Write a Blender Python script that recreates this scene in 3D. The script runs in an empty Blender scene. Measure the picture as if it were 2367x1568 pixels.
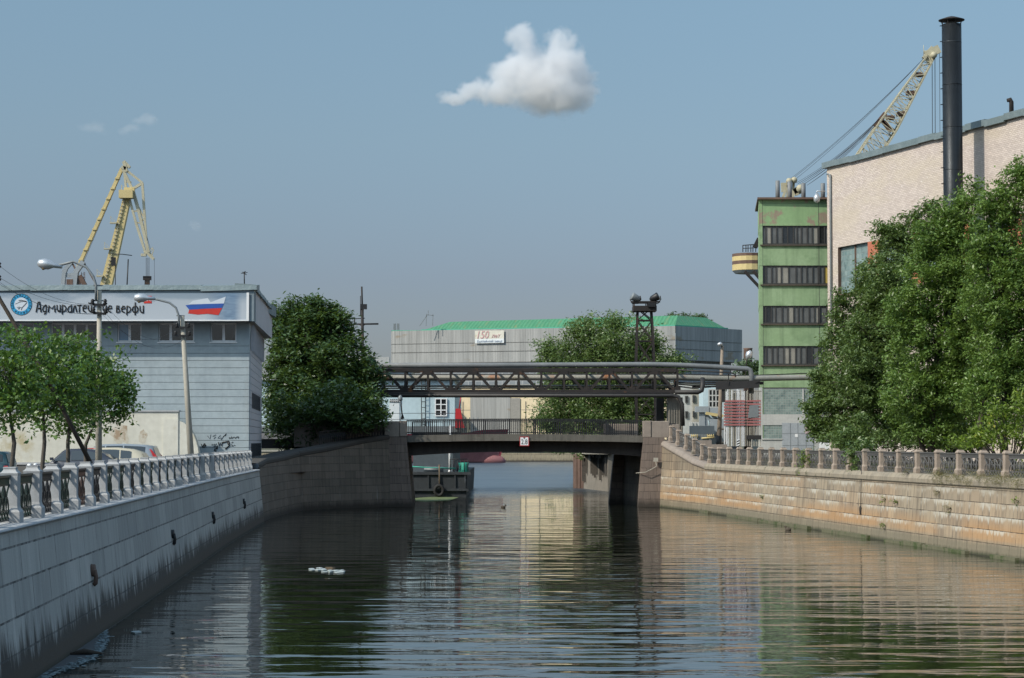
import bpy, bmesh, math, random
import numpy as np
from mathutils import Vector, Matrix
R = math.radians
S = bpy.context.scene
C = S.collection
random.seed(7)

# ------------------------------------------------------------------ camera, sky, sun, exposure
EYE = 4.1
F = 4931.0                      # focal length for a picture 2367 wide
CX, CY = 1183.5, 784.0
PITCH = math.atan((1018.6 - CY) / F)
cd = bpy.data.cameras.new('camera'); cam = bpy.data.objects.new('camera', cd); C.objects.link(cam)
cam.location = (0, 0, EYE); cam.rotation_euler = (R(90) + PITCH, 0, 0)
cd.sensor_width = 36; cd.lens = F / 2367 * 36; cd.clip_start = 0.5; cd.clip_end = 9000
S.camera = cam
SUN_EL, SUN_AL = R(40), R(33)
SUN = Vector((-math.cos(SUN_AL) * math.cos(SUN_EL), -math.sin(SUN_AL) * math.cos(SUN_EL), math.sin(SUN_EL)))
W = bpy.data.worlds.new('World'); S.world = W; W.use_nodes = True
nt = W.node_tree; bg = nt.nodes['Background']
sky = nt.nodes.new('ShaderNodeTexSky'); sky.sky_type = 'NISHITA'; sky.sun_disc = False
sky.sun_elevation = SUN_EL; sky.sun_rotation = math.atan2(SUN.x, SUN.y) % (2 * math.pi)
sky.altitude = 0; sky.air_density = 1.0; sky.dust_density = 0.9; sky.ozone_density = 2.0
hs = nt.nodes.new('ShaderNodeHueSaturation'); hs.inputs['Saturation'].default_value = 0.9
hs.inputs['Value'].default_value = 1.0
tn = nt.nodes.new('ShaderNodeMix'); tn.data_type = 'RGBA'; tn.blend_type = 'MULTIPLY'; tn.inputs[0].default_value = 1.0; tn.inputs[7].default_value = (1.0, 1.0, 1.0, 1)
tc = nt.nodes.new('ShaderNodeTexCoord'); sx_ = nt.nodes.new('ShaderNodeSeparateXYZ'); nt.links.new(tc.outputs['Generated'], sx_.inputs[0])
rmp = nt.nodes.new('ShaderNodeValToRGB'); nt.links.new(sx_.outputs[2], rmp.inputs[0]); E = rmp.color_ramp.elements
E[0].position = 0.0; E[0].color = (.37, .38, .47, 1); E[1].position = .5; E[1].color = (2.1, 2.2, 1.85, 1)  # overhead sky raised as added fill light, sky near the horizon dimmed
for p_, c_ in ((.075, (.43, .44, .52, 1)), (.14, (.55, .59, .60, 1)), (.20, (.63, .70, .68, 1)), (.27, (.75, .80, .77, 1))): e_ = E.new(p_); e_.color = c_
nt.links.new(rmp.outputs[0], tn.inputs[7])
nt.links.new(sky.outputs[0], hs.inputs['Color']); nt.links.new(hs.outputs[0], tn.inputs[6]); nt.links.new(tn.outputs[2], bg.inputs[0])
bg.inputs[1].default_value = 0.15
sl = bpy.data.lights.new('sun', 'SUN'); sun = bpy.data.objects.new('sun', sl); C.objects.link(sun)
sl.energy = 4.0; sl.angle = R(0.5); sl.color = (1.0, 0.93, 0.82)
sun.rotation_euler = SUN.to_track_quat('Z', 'Y').to_euler(); sun.location = (-60, -20, 90)
S.view_settings.view_transform = 'Standard'; S.view_settings.look = 'None'
S.view_settings.exposure = 0.0; S.view_settings.gamma = 1.0
S.render.engine = 'CYCLES'
S.cycles.max_bounces = 8; S.cycles.diffuse_bounces = 2; S.cycles.glossy_bounces = 3
S.cycles.transparent_max_bounces = 6; S.cycles.volume_bounces = 5
S.cycles.use_denoising = True
S.cycles.caustics_reflective = False; S.cycles.caustics_refractive = False

# ------------------------------------------------------------------ pixel -> world (pixels of a 2367 wide picture)
def ray(px, py):
    u = (px - CX) / F; v = (CY - py) / F
    return Vector((u, math.cos(PITCH) - v * math.sin(PITCH), math.sin(PITCH) + v * math.cos(PITCH)))
def P(px, py, Y):
    d = ray(px, py); return Vector((d.x * Y / d.y, Y, EYE + d.z * Y / d.y))
def onz(px, py, z):
    d = ray(px, py); t = (z - EYE) / d.z; return Vector((d.x * t, d.y * t, z))
def onplane(px, py, a, b):       # vertical plane through the plan points a, b
    d = ray(px, py); nx, ny = b[1] - a[1], a[0] - b[0]
    t = (nx * a[0] + ny * a[1]) / (nx * d.x + ny * d.y); return Vector((d.x * t, d.y * t, EYE + d.z * t))
def zof(py, Y): return P(CX, py, Y).z
def xof(px, Y): return (px - CX) / F * Y * 1.0 / ray(px, 1018.6).y * 1.0

# ------------------------------------------------------------------ objects
ORG = {}
def tag(o, label=None, cat=None, group=None, kind=None):
    if label: o['label'] = label
    if cat: o['category'] = cat
    if group: o['group'] = group
    if kind: o['kind'] = kind
    return o
def empty(name, loc, label=None, cat=None, group=None, kind=None):
    o = bpy.data.objects.new(name, None); C.objects.link(o); o.location = loc; o.empty_display_size = .3
    ORG[o.name] = Vector(loc); return tag(o, label, cat, group, kind)
def link(o, parent=None):
    C.objects.link(o)
    if parent is not None: o.parent = parent
    return o
class MB:
    """collects faces in world space; build() links ONE mesh"""
    def __init__(s): s.v = []; s.f = []; s.m = []; s.uv = []; s.mi = 0; s.sm = []; s.smooth = False
    def face(s, pts, uv=None):
        i = len(s.v); s.v += [tuple(p) for p in pts]; s.f.append(tuple(range(i, i + len(pts))))
        s.m.append(s.mi); s.uv.append(uv); s.sm.append(s.smooth); return s
    def faces(s, vs, fs):
        i = len(s.v); s.v += [tuple(p) for p in vs]
        for f in fs: s.f.append(tuple(i + k for k in f)); s.m.append(s.mi); s.uv.append(None); s.sm.append(s.smooth)
        return s
    def hexa(s, b, t):            # bottom 4, top 4 (ccw from above)
        return s.faces(list(b) + list(t), [(3, 2, 1, 0), (4, 5, 6, 7), (0, 1, 5, 4), (1, 2, 6, 5), (2, 3, 7, 6), (3, 0, 4, 7)])
    def box(s, x0, x1, y0, y1, z0, z1):
        return s.hexa([(x0, y0, z0), (x1, y0, z0), (x1, y1, z0), (x0, y1, z0)], [(x0, y0, z1), (x1, y0, z1), (x1, y1, z1), (x0, y1, z1)])
    def cbox(s, c, sx, sy, sz, rz=0):
        co, si = math.cos(rz), math.sin(rz); q = [(-1, -1), (1, -1), (1, 1), (-1, 1)]
        pts = [(c[0] + a * sx / 2 * co - b * sy / 2 * si, c[1] + a * sx / 2 * si + b * sy / 2 * co) for a, b in q]
        return s.hexa([(x, y, c[2] - sz / 2) for x, y in pts], [(x, y, c[2] + sz / 2) for x, y in pts])
    def slab(s, a, b, z0, z1, th, side=1):   # upright slab along plan segment a-b, thickness th to the left (side=1) of a->b
        d = Vector((b[0] - a[0], b[1] - a[1])); d.normalize(); n = Vector((-d.y, d.x)) * th * side
        q = [(a[0], a[1]), (b[0], b[1]), (b[0] + n.x, b[1] + n.y), (a[0] + n.x, a[1] + n.y)]
        if side < 0: q = [q[1], q[0], q[3], q[2]]
        return s.hexa([(x, y, z0) for x, y in q], [(x, y, z1) for x, y in q])
    def beam(s, a, b, w, h=None, up=(0, 0, 1)):
        a = Vector(a); b = Vector(b); h = w if h is None else h; d = (b - a)
        if d.length < 1e-6: return s
        d.normalize(); u = Vector(up)
        if abs(d.dot(u)) > .98: u = Vector((0, 1, 0))
        x = d.cross(u).normalized() * w / 2; y = x.cross(d).normalized() * h / 2
        return s.hexa([a - x - y, a + x - y, a + x + y, a - x + y], [b - x - y, b + x - y, b + x + y, b - x + y])
    def prism(s, poly, vec):      # planar polygon extruded by vec
        n = len(poly); vec = Vector(vec); a = [Vector(p) for p in poly]
        return s.faces(a + [p + vec for p in a], [tuple(range(n))[::-1], tuple(range(n, 2 * n))] + [(i, (i + 1) % n, n + (i + 1) % n, n + i) for i in range(n)])
    def tube(s, path, r, n=8, caps=True):
        path = [Vector(p) for p in path]; m = len(path); rs = r if isinstance(r, (list, tuple)) else [r] * m
        vs = []; prev = None
        for i, p in enumerate(path):
            d = (path[min(i + 1, m - 1)] - path[max(i - 1, 0)]).normalized()
            if prev is None:
                u = Vector((0, 0, 1)) if abs(d.z) < .9 else Vector((1, 0, 0)); x = d.cross(u).normalized()
            else:
                x = (prev - d * prev.dot(d)).normalized()
            prev = x; y = d.cross(x)
            for k in range(n):
                t = 2 * math.pi * k / n; vs.append(p + (x * math.cos(t) + y * math.sin(t)) * rs[i])
        fs = [(i * n + k, i * n + (k + 1) % n, (i + 1) * n + (k + 1) % n, (i + 1) * n + k) for i in range(m - 1) for k in range(n)]
        if caps: fs += [tuple(range(n))[::-1], tuple(range((m - 1) * n, m * n))]
        sm = s.smooth; s.smooth = True; s.faces(vs, fs); s.smooth = sm; return s
    def lathe(s, c, prof, n=16, smooth=True):      # prof: (r, z) about the vertical through c
        vs = []; m = len(prof)
        for r, z in prof: vs += [(c[0] + r * math.cos(2 * math.pi * k / n), c[1] + r * math.sin(2 * math.pi * k / n), c[2] + z) for k in range(n)]
        fs = [(i * n + k, i * n + (k + 1) % n, (i + 1) * n + (k + 1) % n, (i + 1) * n + k) for i in range(m - 1) for k in range(n)]
        fs += [tuple(range(n))[::-1], tuple(range((m - 1) * n, m * n))]
        sm = s.smooth; s.smooth = smooth; s.faces(vs, fs); s.smooth = sm; return s
    def sqlathe(s, prof):         # square section post, prof: (half width, z)
        vs = []
        for w, z in prof: vs += [(-w, -w, z), (w, -w, z), (w, w, z), (-w, w, z)]
        m = len(prof); fs = [(i * 4 + k, i * 4 + (k + 1) % 4, i * 4 + 4 + (k + 1) % 4, i * 4 + 4 + k) for i in range(m - 1) for k in range(4)]
        return s.faces(vs, fs + [(3, 2, 1, 0), (m * 4 - 4, m * 4 - 3, m * 4 - 2, m * 4 - 1)])
    def mesh(s, name, mat, org=Vector((0, 0, 0))):
        me = bpy.data.meshes.new(name)
        me.from_pydata([(x - org[0], y - org[1], z - org[2]) for x, y, z in s.v], [], s.f)
        for mt in (mat if isinstance(mat, (list, tuple)) else [mat]): me.materials.append(mt)
        me.polygons.foreach_set('material_index', s.m); me.polygons.foreach_set('use_smooth', s.sm)
        if any(u is not None for u in s.uv):
            ul = me.uv_layers.new(name='UVMap'); k = 0
            for f, u in zip(s.f, s.uv):
                for j in range(len(f)):
                    ul.data[k].uv = u[j] if u is not None else (0, 0); k += 1
        me.validate(); me.update(); return me
    def build(s, name, mat, parent=None, base=None, **kw):
        if parent is not None: org = ORG.get(parent.name, Vector((0, 0, 0)))
        elif base is not None: org = Vector(base)
        else: org = Vector((0, 0, 0))
        o = bpy.data.objects.new(name, s.mesh(name, mat, org)); link(o, parent); ORG[o.name] = org
        if parent is None: o.location = org
        return tag(o, **kw)
def clone(o, parent, loc=None, rz=None):
    c = o.copy(); C.objects.link(c); c.parent = parent
    if loc is not None: c.location = loc
    if rz is not None: c.rotation_euler = (0, 0, rz)
    return c
def text(name, body, mat, parent, loc, size, rz=0, ext=.01, align='LEFT', shear=0, sx=1.0, rx=None):
    cu = bpy.data.curves.new(name, 'FONT'); cu.body = body.translate(str.maketrans('еасорЕАСОРВТ', 'eacopEACOPBT')); cu.resolution_u = 4; cu.size = size; cu.extrude = ext; cu.align_x = align
    cu.shear = shear; cu.space_character = 1.0; cu.materials.append(mat)
    t = bpy.data.objects.new(name, cu); C.objects.link(t); dg = bpy.context.evaluated_depsgraph_get(); dg.update()
    me = bpy.data.meshes.new_from_object(t.evaluated_get(dg)); bpy.data.objects.remove(t)
    me.name = name; o = bpy.data.objects.new(name, me); link(o, parent)
    o.location = Vector(loc) - ORG.get(parent.name, Vector((0, 0, 0))); o.rotation_euler = (R(90), 0, rz) if rx is None else rx
    o.scale = (sx, 1, 1); ORG[o.name] = Vector(loc); return o

# ------------------------------------------------------------------ materials
class NT:
    def __init__(s, name):
        s.mat = bpy.data.materials.new(name); s.mat.use_nodes = True; s.t = s.mat.node_tree
        s.b = s.t.nodes['Principled BSDF']; s.out = s.t.nodes['Material Output']
    def n(s, typ, props=None, **ins):
        nd = s.t.nodes.new(typ)
        for k, v in (props or {}).items(): setattr(nd, k, v)
        for k, v in ins.items(): s.set(nd, k.replace('_', ' '), v)
        return nd
    def set(s, nd, key, v):
        sock = nd.inputs[int(key[1:])] if key[0] == 'i' and key[1:].isdigit() else nd.inputs[key]
        if isinstance(v, bpy.types.NodeSocket): s.t.links.new(v, sock)
        elif isinstance(v, bpy.types.Node): s.t.links.new(v.outputs[0], sock)
        else:
            if hasattr(sock.default_value, '__len__') and len(sock.default_value) == 4 and len(v) == 3: v = (*v, 1)
            sock.default_value = v
    def math(s, op, a, b=0.0, c=None):
        nd = s.t.nodes.new('ShaderNodeMath'); nd.operation = op; s.set(nd, 'i0', a); s.set(nd, 'i1', b)
        if c is not None: s.set(nd, 'i2', c)
        return nd.outputs[0]
    def rng(s, v, a, b, c=0.0, d=1.0):
        nd = s.t.nodes.new('ShaderNodeMapRange'); nd.clamp = True
        for k, x in zip(('Value', 'From Min', 'From Max', 'To Min', 'To Max'), (v, a, b, c, d)): s.set(nd, k, x)
        return nd.outputs[0]
    def mix(s, f, a, b, mode='MIX'):
        nd = s.t.nodes.new('ShaderNodeMix'); nd.data_type = 'RGBA'; nd.blend_type = mode
        for idx, x in ((0, f), (6, a), (7, b)):
            sock = nd.inputs[idx]
            if isinstance(x, bpy.types.NodeSocket): s.t.links.new(x, sock)
            else: sock.default_value = (*x, 1) if idx and len(x) == 3 else x
        return nd.outputs[2]
    def noise(s, vec, scale, detail=4.0, rough=.55, dist=0.0):
        nd = s.n('ShaderNodeTexNoise', Scale=scale, Detail=detail, Roughness=rough, Distortion=dist)
        if vec is not None: s.set(nd, 'Vector', vec)
        return nd.outputs[0]
    def map(s, vec, scale=(1, 1, 1), rot=(0, 0, 0)):
        nd = s.n('ShaderNodeMapping'); s.set(nd, 'Vector', vec); nd.inputs['Scale'].default_value = scale; nd.inputs['Rotation'].default_value = rot
        return nd.outputs[0]
    def pos(s): return s.t.nodes.new('ShaderNodeNewGeometry').outputs['Position']
    def obj(s): return s.t.nodes.new('ShaderNodeTexCoord').outputs['Object']
    def uvc(s): return s.t.nodes.new('ShaderNodeTexCoord').outputs['UV']
    def z(s, vec, i=2):
        nd = s.t.nodes.new('ShaderNodeSeparateXYZ'); s.set(nd, 'i0', vec); return nd.outputs[i]
    def bump(s, h, strength=.3, dist=.02):
        nd = s.n('ShaderNodeBump', Height=h, Strength=strength, Distance=dist); s.t.links.new(nd.outputs[0], s.b.inputs['Normal'])
    def fin(s, col, rough=.8, metal=0.0, spec=.5):
        s.set(s.b, 'Base Color', col); s.set(s.b, 'Roughness', rough); s.set(s.b, 'Metallic', metal); s.set(s.b, 'Specular IOR Level', spec)
        return s.mat
def simple(name, col, rough=.6, metal=0.0, var=.25, scale=3.0, spec=.5):
    m = NT(name); k = m.noise(m.obj(), scale, 5); d = tuple(c * (1 - var) for c in col); l = tuple(min(1, c * (1 + var)) for c in col)
    return m.fin(m.mix(k, d, l), rough, metal, spec)
def weather(name, c1, c2, scale=1.0, rough=.85, streak=.3, patch=None, pth=(.58, .66), pscale=1.2, bump=.25, bs=20, bd=.01, metal=0.0, streakcol=None, sscale=4.0):
    m = NT(name); v = m.pos(); col = m.mix(m.rng(m.noise(v, scale, 6, .6), .3, .7), c1, c2)
    col = m.mix(m.rng(m.noise(v, scale * 9, 4), .3, .7, 0, .35), col, tuple(c * .7 for c in c1))
    if patch: col = m.mix(m.rng(m.noise(v, pscale, 8, .65), pth[0], pth[1]), col, patch)
    if streak:
        st = m.rng(m.noise(m.map(v, (sscale, sscale, .12)), 1.0, 5, .6), .48, .75, 0, streak)
        col = m.mix(st, col, streakcol or tuple(c * .35 for c in c1))
    if bump: m.bump(m.noise(v, bs, 5, .6), bump, bd)
    return m.fin(col, rough, metal)
def granite(name, c1, c2, bw, bh, mortar=.012, mcol=(.05, .05, .05), kind='left', bump=.5):
    """block masonry in wall coordinates: u along the wall, v height above the water, metres"""
    m = NT(name); uv = m.uvc(); v = m.z(uv, 1); u = m.z(uv, 0)
    br = m.n('ShaderNodeTexBrick', {'offset': .5, 'squash': 1.0}, Scale=1.0)
    m.set(br, 'Vector', uv); br.inputs['Brick Width'].default_value = bw; br.inputs['Row Height'].default_value = bh
    br.inputs['Mortar Size'].default_value = mortar; br.inputs['Mortar Smooth'].default_value = .2; br.inputs['Bias'].default_value = 0
    br.inputs['Color1'].default_value = (0, 0, 0, 1); br.inputs['Color2'].default_value = (1, 1, 1, 1); br.inputs['Mortar'].default_value = (.5, .5, .5, 1)
    col = m.mix(br.outputs[0], c1, c2)
    col = m.mix(m.rng(m.noise(uv, 30, 6, .8), .35, .65, 0, .35), col, tuple(c * .55 for c in c1))
    st = m.noise(m.map(uv, (5.0, .22, 1)), 1.0, 6, .65); st2 = m.noise(m.map(uv, (2.2, .5, 1)), 1.0, 5, .6)
    edge = m.noise(m.map(uv, (2.6, .3, 1)), 1.0, 6, .7)
    if kind == 'left':
        col = m.mix(m.rng(st, .45, .7, 0, .4), col, tuple(c * .55 for c in c1))
        col = m.mix(m.rng(st2, .55, .72, 0, .35), col, tuple(min(1, c * 1.45) for c in c2))
        h = m.math('ADD', v, m.math('MULTIPLY', m.math('SUBTRACT', edge, .5), 2.4))
        col = m.mix(m.rng(h, .50, .88, .92, 0), col, (.028, .022, .017))
        col = m.mix(m.rng(v, .30, .40, .85, 0), col, (.06, .048, .036)); col = m.mix(m.rng(v, .02, .12, .85, 0), col, (.012, .016, .007))
    elif kind == 'right':
        big = m.rng(m.noise(m.map(uv, (.12, .3, 1)), 1.0, 2), .42, .58)
        col = m.mix(m.math('MULTIPLY', big, .5), col, (.27, .25, .195))
        col = m.mix(m.rng(st, .44, .66, 0, .68), col, (.10, .08, .06))
        org = m.math('MULTIPLY', m.rng(v, .45, .62), m.rng(v, .95, 1.35, 1, 0))
        org = m.math('MULTIPLY', org, m.rng(m.noise(m.map(uv, (.16, .2, 1)), 1.0, 3), .38, .52))
        col = m.mix(m.math('MULTIPLY', org, .6), col, (.40, .22, .09))
        row = m.math('FRACT', m.math('DIVIDE', v, bh))
        wht = m.math('ADD', row, m.math('MULTIPLY', m.math('SUBTRACT', st, .5), 2.2))
        wht = m.math('MULTIPLY', m.rng(wht, .60, .88), m.rng(m.noise(m.map(uv, (.35, 1.1, 1)), 1.0, 4), .40, .56))
        wht = m.math('MULTIPLY', wht, m.math('MULTIPLY', m.rng(v, .7, .8), m.rng(v, 2.3, 2.5, 1, 0)))
        col = m.mix(m.math('MULTIPLY', wht, .75), col, (.52, .49, .42))
        h = m.math('ADD', v, m.math('MULTIPLY', m.math('SUBTRACT', edge, .5), .35))
        col = m.mix(m.rng(h, .35, .6, .75, 0), col, (.15, .135, .095))
        col = m.mix(m.rng(h, .02, .2, .92, 0), col, (.02, .028, .008))
        col = m.mix(m.rng(h, 2.2, 2.45, 0, .45), col, (.12, .10, .075))
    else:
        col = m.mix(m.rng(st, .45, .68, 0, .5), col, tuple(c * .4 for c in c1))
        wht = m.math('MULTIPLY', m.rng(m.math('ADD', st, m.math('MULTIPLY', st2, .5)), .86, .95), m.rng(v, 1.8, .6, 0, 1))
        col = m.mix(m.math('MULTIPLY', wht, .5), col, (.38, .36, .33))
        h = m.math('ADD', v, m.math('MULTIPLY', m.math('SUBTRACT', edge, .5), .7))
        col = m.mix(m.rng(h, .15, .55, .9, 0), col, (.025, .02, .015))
    jn = m.math('ADD', br.outputs[1], 0)
    wob = m.rng(m.noise(uv, 3, 3), .35, .6, .25, 1)
    col = m.mix(m.math('MULTIPLY', jn, wob), col, mcol)
    hgt = m.math('SUBTRACT', m.math('MULTIPLY', m.noise(uv, 14, 6, .7), .5), m.math('MULTIPLY', jn, 1.0))
    m.bump(hgt, bump, .03)
    return m.fin(col, .85)

M = {}
M['gran_left'] = granite('granite_grey', (.335, .335, .32), (.475, .47, .445), 1.9, .58, .02, (.07, .07, .07), 'left')
M['gran_right'] = granite('granite_ochre', (.31, .225, .15), (.47, .355, .235), 1.05, .47, .016, (.05, .04, .03), 'right')
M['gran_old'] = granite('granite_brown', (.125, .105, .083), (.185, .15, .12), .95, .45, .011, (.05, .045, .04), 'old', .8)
M['gran_pylon'] = granite('granite_red_brown', (.155, .12, .10), (.215, .165, .135), .85, .48, .014, (.04, .03, .025), 'old', .6)
M['gran_quay'] = granite('granite_far', (.26, .22, .15), (.34, .29, .20), 2.2, .7, .03, (.08, .06, .05), 'old', .6)
M['post_l'] = weather('granite_post_grey', (.34, .35, .36), (.44, .44, .44), 3, .8, .15, bs=90, bump=.35, bd=.006)
M['post_r'] = weather('granite_post_brown', (.27, .215, .17), (.36, .29, .235), 3, .85, .35, patch=(.14, .13, .10), bs=90, bump=.35, bd=.006)
M['coping_l'] = weather('granite_coping_grey', (.36, .37, .38), (.46, .46, .46), 2, .8, .15, bs=60)
M['coping_r'] = weather('granite_coping_brown', (.23, .20, .155), (.36, .30, .22), 1.2, .85, .5, patch=(.12, .11, .07), bs=50)
M['parapet'] = weather('granite_parapet', (.235, .195, .165), (.30, .25, .21), 2, .8, .2, bs=60)
M['iron_green'] = simple('cast_iron_green', (.012, .025, .02), .45, .3, .4, 4)
M['iron_grey'] = simple('cast_iron_grey', (.14, .135, .13), .6, .4, .4, 4)
M['iron_dark'] = simple('painted_iron_dark', (.018, .018, .02), .5, .3, .4, 4)
M['iron_rust_panel'] = simple('cast_iron_rusty', (.05, .028, .022), .6, .2, .4, 4)
M['rust'] = weather('rusty_steel', (.013, .011, .011), (.026, .019, .017), 1.2, .8, .3, patch=(.12, .05, .02), pth=(.6, .7), pscale=1.0)
M['rust_light'] = weather('rusty_steel_light', (.10, .06, .045), (.16, .10, .075), 1.0, .8, .4)
M['pipe_grey'] = weather('pipe_lagging', (.13, .14, .145), (.20, .21, .22), .7, .6, .0, patch=(.17, .09, .05), pth=(.66, .71), pscale=.5)
M['pipe_rusty'] = weather('pipe_lagging_rusty', (.21, .21, .19), (.29, .285, .25), .7, .6, .0, patch=(.25, .10, .035), pth=(.56, .66), pscale=.6)
M['pipe_dark'] = simple('pipe_dark', (.03, .028, .028), .6, .2)
M['concrete'] = weather('concrete_pale', (.34, .32, .27), (.42, .39, .33), 1.5, .9, .25, bs=40)
M['concrete_dark'] = weather('concrete_stained', (.10, .092, .08), (.15, .14, .12), 1.2, .9, .7, patch=(.08, .07, .06), bs=30)
M['concrete_pier'] = weather('concrete_ribbed', (.20, .18, .15), (.28, .25, .21), 1.2, .9, .5, bs=30, sscale=9)
M['girder'] = weather('girder_dark_brown', (.04, .034, .03), (.065, .053, .045), 1.0, .8, .5, patch=(.10, .045, .03), pth=(.6, .7), pscale=.8)  # plain dark brown with redder patches
M['asphalt'] = weather('asphalt', (.045, .045, .047), (.065, .065, .065), .6, .9, 0, bs=60)
M['paving'] = weather('paving', (.16, .155, .145), (.22, .21, .195), .8, .9, 0, bs=40)
M['ledge'] = weather('wet_ledge', (.10, .10, .055), (.17, .155, .10), 1.2, .85, .3, patch=(.05, .07, .02), pth=(.5, .6))
M['soil'] = weather('bank_soil', (.06, .06, .03), (.10, .09, .05), .5, .95, 0, bs=20)
M['blue_wall'] = weather('render_blue_grey', (.29, .35, .385), (.38, .445, .475), .45, .75, .22, patch=(.36, .40, .41), pth=(.55, .75), pscale=.3, bs=4, bump=.15, bd=.04, sscale=1.5)
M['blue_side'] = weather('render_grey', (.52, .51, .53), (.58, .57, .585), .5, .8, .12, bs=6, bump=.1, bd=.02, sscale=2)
M['blue_fascia'] = weather('metal_fascia', (.17, .22, .25), (.21, .26, .29), .5, .6, .2)
M['flashing'] = weather('zinc_flashing', (.17, .22, .23), (.24, .29, .30), .6, .45, .2, metal=.3, bs=2, bump=.6, bd=.06)
M['groove'] = simple('dark_groove', (.03, .035, .04), .9)
M['white'] = simple('white_paint', (.72, .73, .74), .5, 0, .06)
M['white_dirty'] = weather('white_paint_dirty', (.62, .66, .67), (.72, .75, .76), .6, .6, .25)
M['glass_dark'] = simple('window_glass_dark', (.018, .022, .024), .08, 0, .5, .6, 1.0)
M['glass_blue'] = simple('window_blind_blue', (.10, .20, .30), .2, 0, .2, .6, 1.0)
M['cream'] = weather('plaster_cream', (.56, .54, .46), (.68, .66, .58), .35, .9, .1, patch=(.44, .38, .24), pth=(.55, .68), pscale=.55, bs=12, streakcol=(.35, .27, .14))
M['cream_worn'] = weather('plaster_worn', (.50, .44, .34), (.60, .57, .49), 1.2, .95, 0, patch=(.34, .25, .17), pth=(.52, .60), pscale=1.6, bs=12)
M['plinth'] = weather('plinth_grey', (.12, .115, .11), (.18, .17, .155), 1, .9, .2)
M['green_wall'] = weather('green_paint', (.225, .335, .18), (.29, .405, .24), .5, .85, .55, patch=(.16, .25, .13), pth=(.5, .68), pscale=.6, bs=10, sscale=1.5, streakcol=(.06, .10, .05))
M['green_peel'] = weather('green_paint_peeling', (.215, .345, .17), (.265, .40, .21), .35, .85, .3, patch=(.27, .21, .16), pth=(.55, .60), pscale=.55, bs=10, sscale=1.5)
M['frame_dark'] = simple('window_frame_dark', (.035, .035, .035), .7, 0, .4)
M['sill'] = weather('sill_brown', (.06, .045, .035), (.10, .08, .06), 1, .8, .2)
M['pane_grey'] = simple('pane_dusty_grey', (.11, .115, .115), .3, 0, .5, 1.5)
M['pane_curtain'] = simple('pane_curtain', (.26, .25, .22), .4, 0, .35, 1.5)
M['pane_dark'] = simple('pane_dark', (.02, .022, .024), .1, 0, .5, .6, .8)
M['pane_yellow'] = simple('pane_yellow', (.45, .33, .08), .5)
M['whitewash'] = weather('whitewash_grey', (.40, .41, .40), (.50, .50, .48), .6, .9, .2, bs=20)
M['gate'] = weather('gate_grey', (.30, .33, .36), (.35, .38, .41), .8, .6, .15, bs=3, bump=.1)
M['rust_roof'] = weather('roof_edge_rusty', (.10, .06, .045), (.17, .11, .08), 1, .7, 0)
M['red_brick'] = weather('red_brick_strip', (.36, .11, .065), (.46, .16, .09), 3, .9, 0)
M['stack'] = weather('stack_steel', (.035, .042, .05), (.05, .06, .07), .4, .42, .3, metal=.35, bs=8, bump=.1, patch=(.085, .10, .11), pth=(.66, .78), pscale=.7)
M['crane_yellow'] = weather('crane_yellow', (.53, .42, .19), (.60, .49, .24), .3, .6, .15)
M['crane_cream'] = weather('crane_cream', (.40, .37, .26), (.50, .46, .33), .3, .6, .15)
M['crane_grey'] = weather('crane_grey', (.26, .29, .31), (.32, .35, .37), .3, .6, .1)
M['cable'] = simple('steel_cable', (.035, .035, .04), .6, .3)
M['roof_green'] = None
M['red'] = weather('red_paint', (.42, .02, .025), (.52, .03, .035), .5, .45, .15)
M['hull_red'] = weather('hull_red', (.24, .09, .09), (.31, .14, .14), .3, .7, .2)
M['hull_red_dark'] = weather('hull_red_dark', (.16, .018, .03), (.22, .03, .045), .3, .6, .2)
M['ship_white'] = weather('ship_white_blue', (.44, .56, .61), (.50, .62, .66), .5, .6, .12)
M['hull_dark'] = weather('pontoon_dark', (.022, .027, .032), (.04, .046, .052), .8, .7, .4, patch=(.07, .08, .09), pth=(.58, .68), pscale=.7)
M['deck_blue'] = weather('deckhouse_grey', (.065, .085, .10), (.09, .11, .125), .5, .7, .2)
M['beige'] = weather('beige_panel', (.64, .53, .35), (.72, .60, .42), .15, .9, .15, bs=6)
M['bark'] = weather('bark', (.045, .035, .028), (.08, .065, .05), 4, .95, .4, bs=30, bump=.8, bd=.02)
M['bark_grey'] = weather('bark_grey', (.07, .062, .052), (.12, .105, .09), 5, .95, .4, bs=30, bump=.8, bd=.02)
M['tyre'] = simple('tyre_rubber', (.012, .012, .012), .8)
M['rope_green'] = simple('rope_green', (.03, .30, .22), .7)
M['rope'] = simple('rope_brown', (.16, .12, .08), .9)
M['black'] = simple('black_paint', (.012, .012, .012), .5)
M['lens'] = simple('lamp_glass', (.45, .30, .14), .2, 0, .2)
M['alu'] = simple('lamp_aluminium', (.5, .52, .54), .35, .6, .1)
M['steel_grey'] = weather('steel_grey_paint', (.17, .19, .20), (.22, .24, .25), .7, .5, .1)

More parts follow.
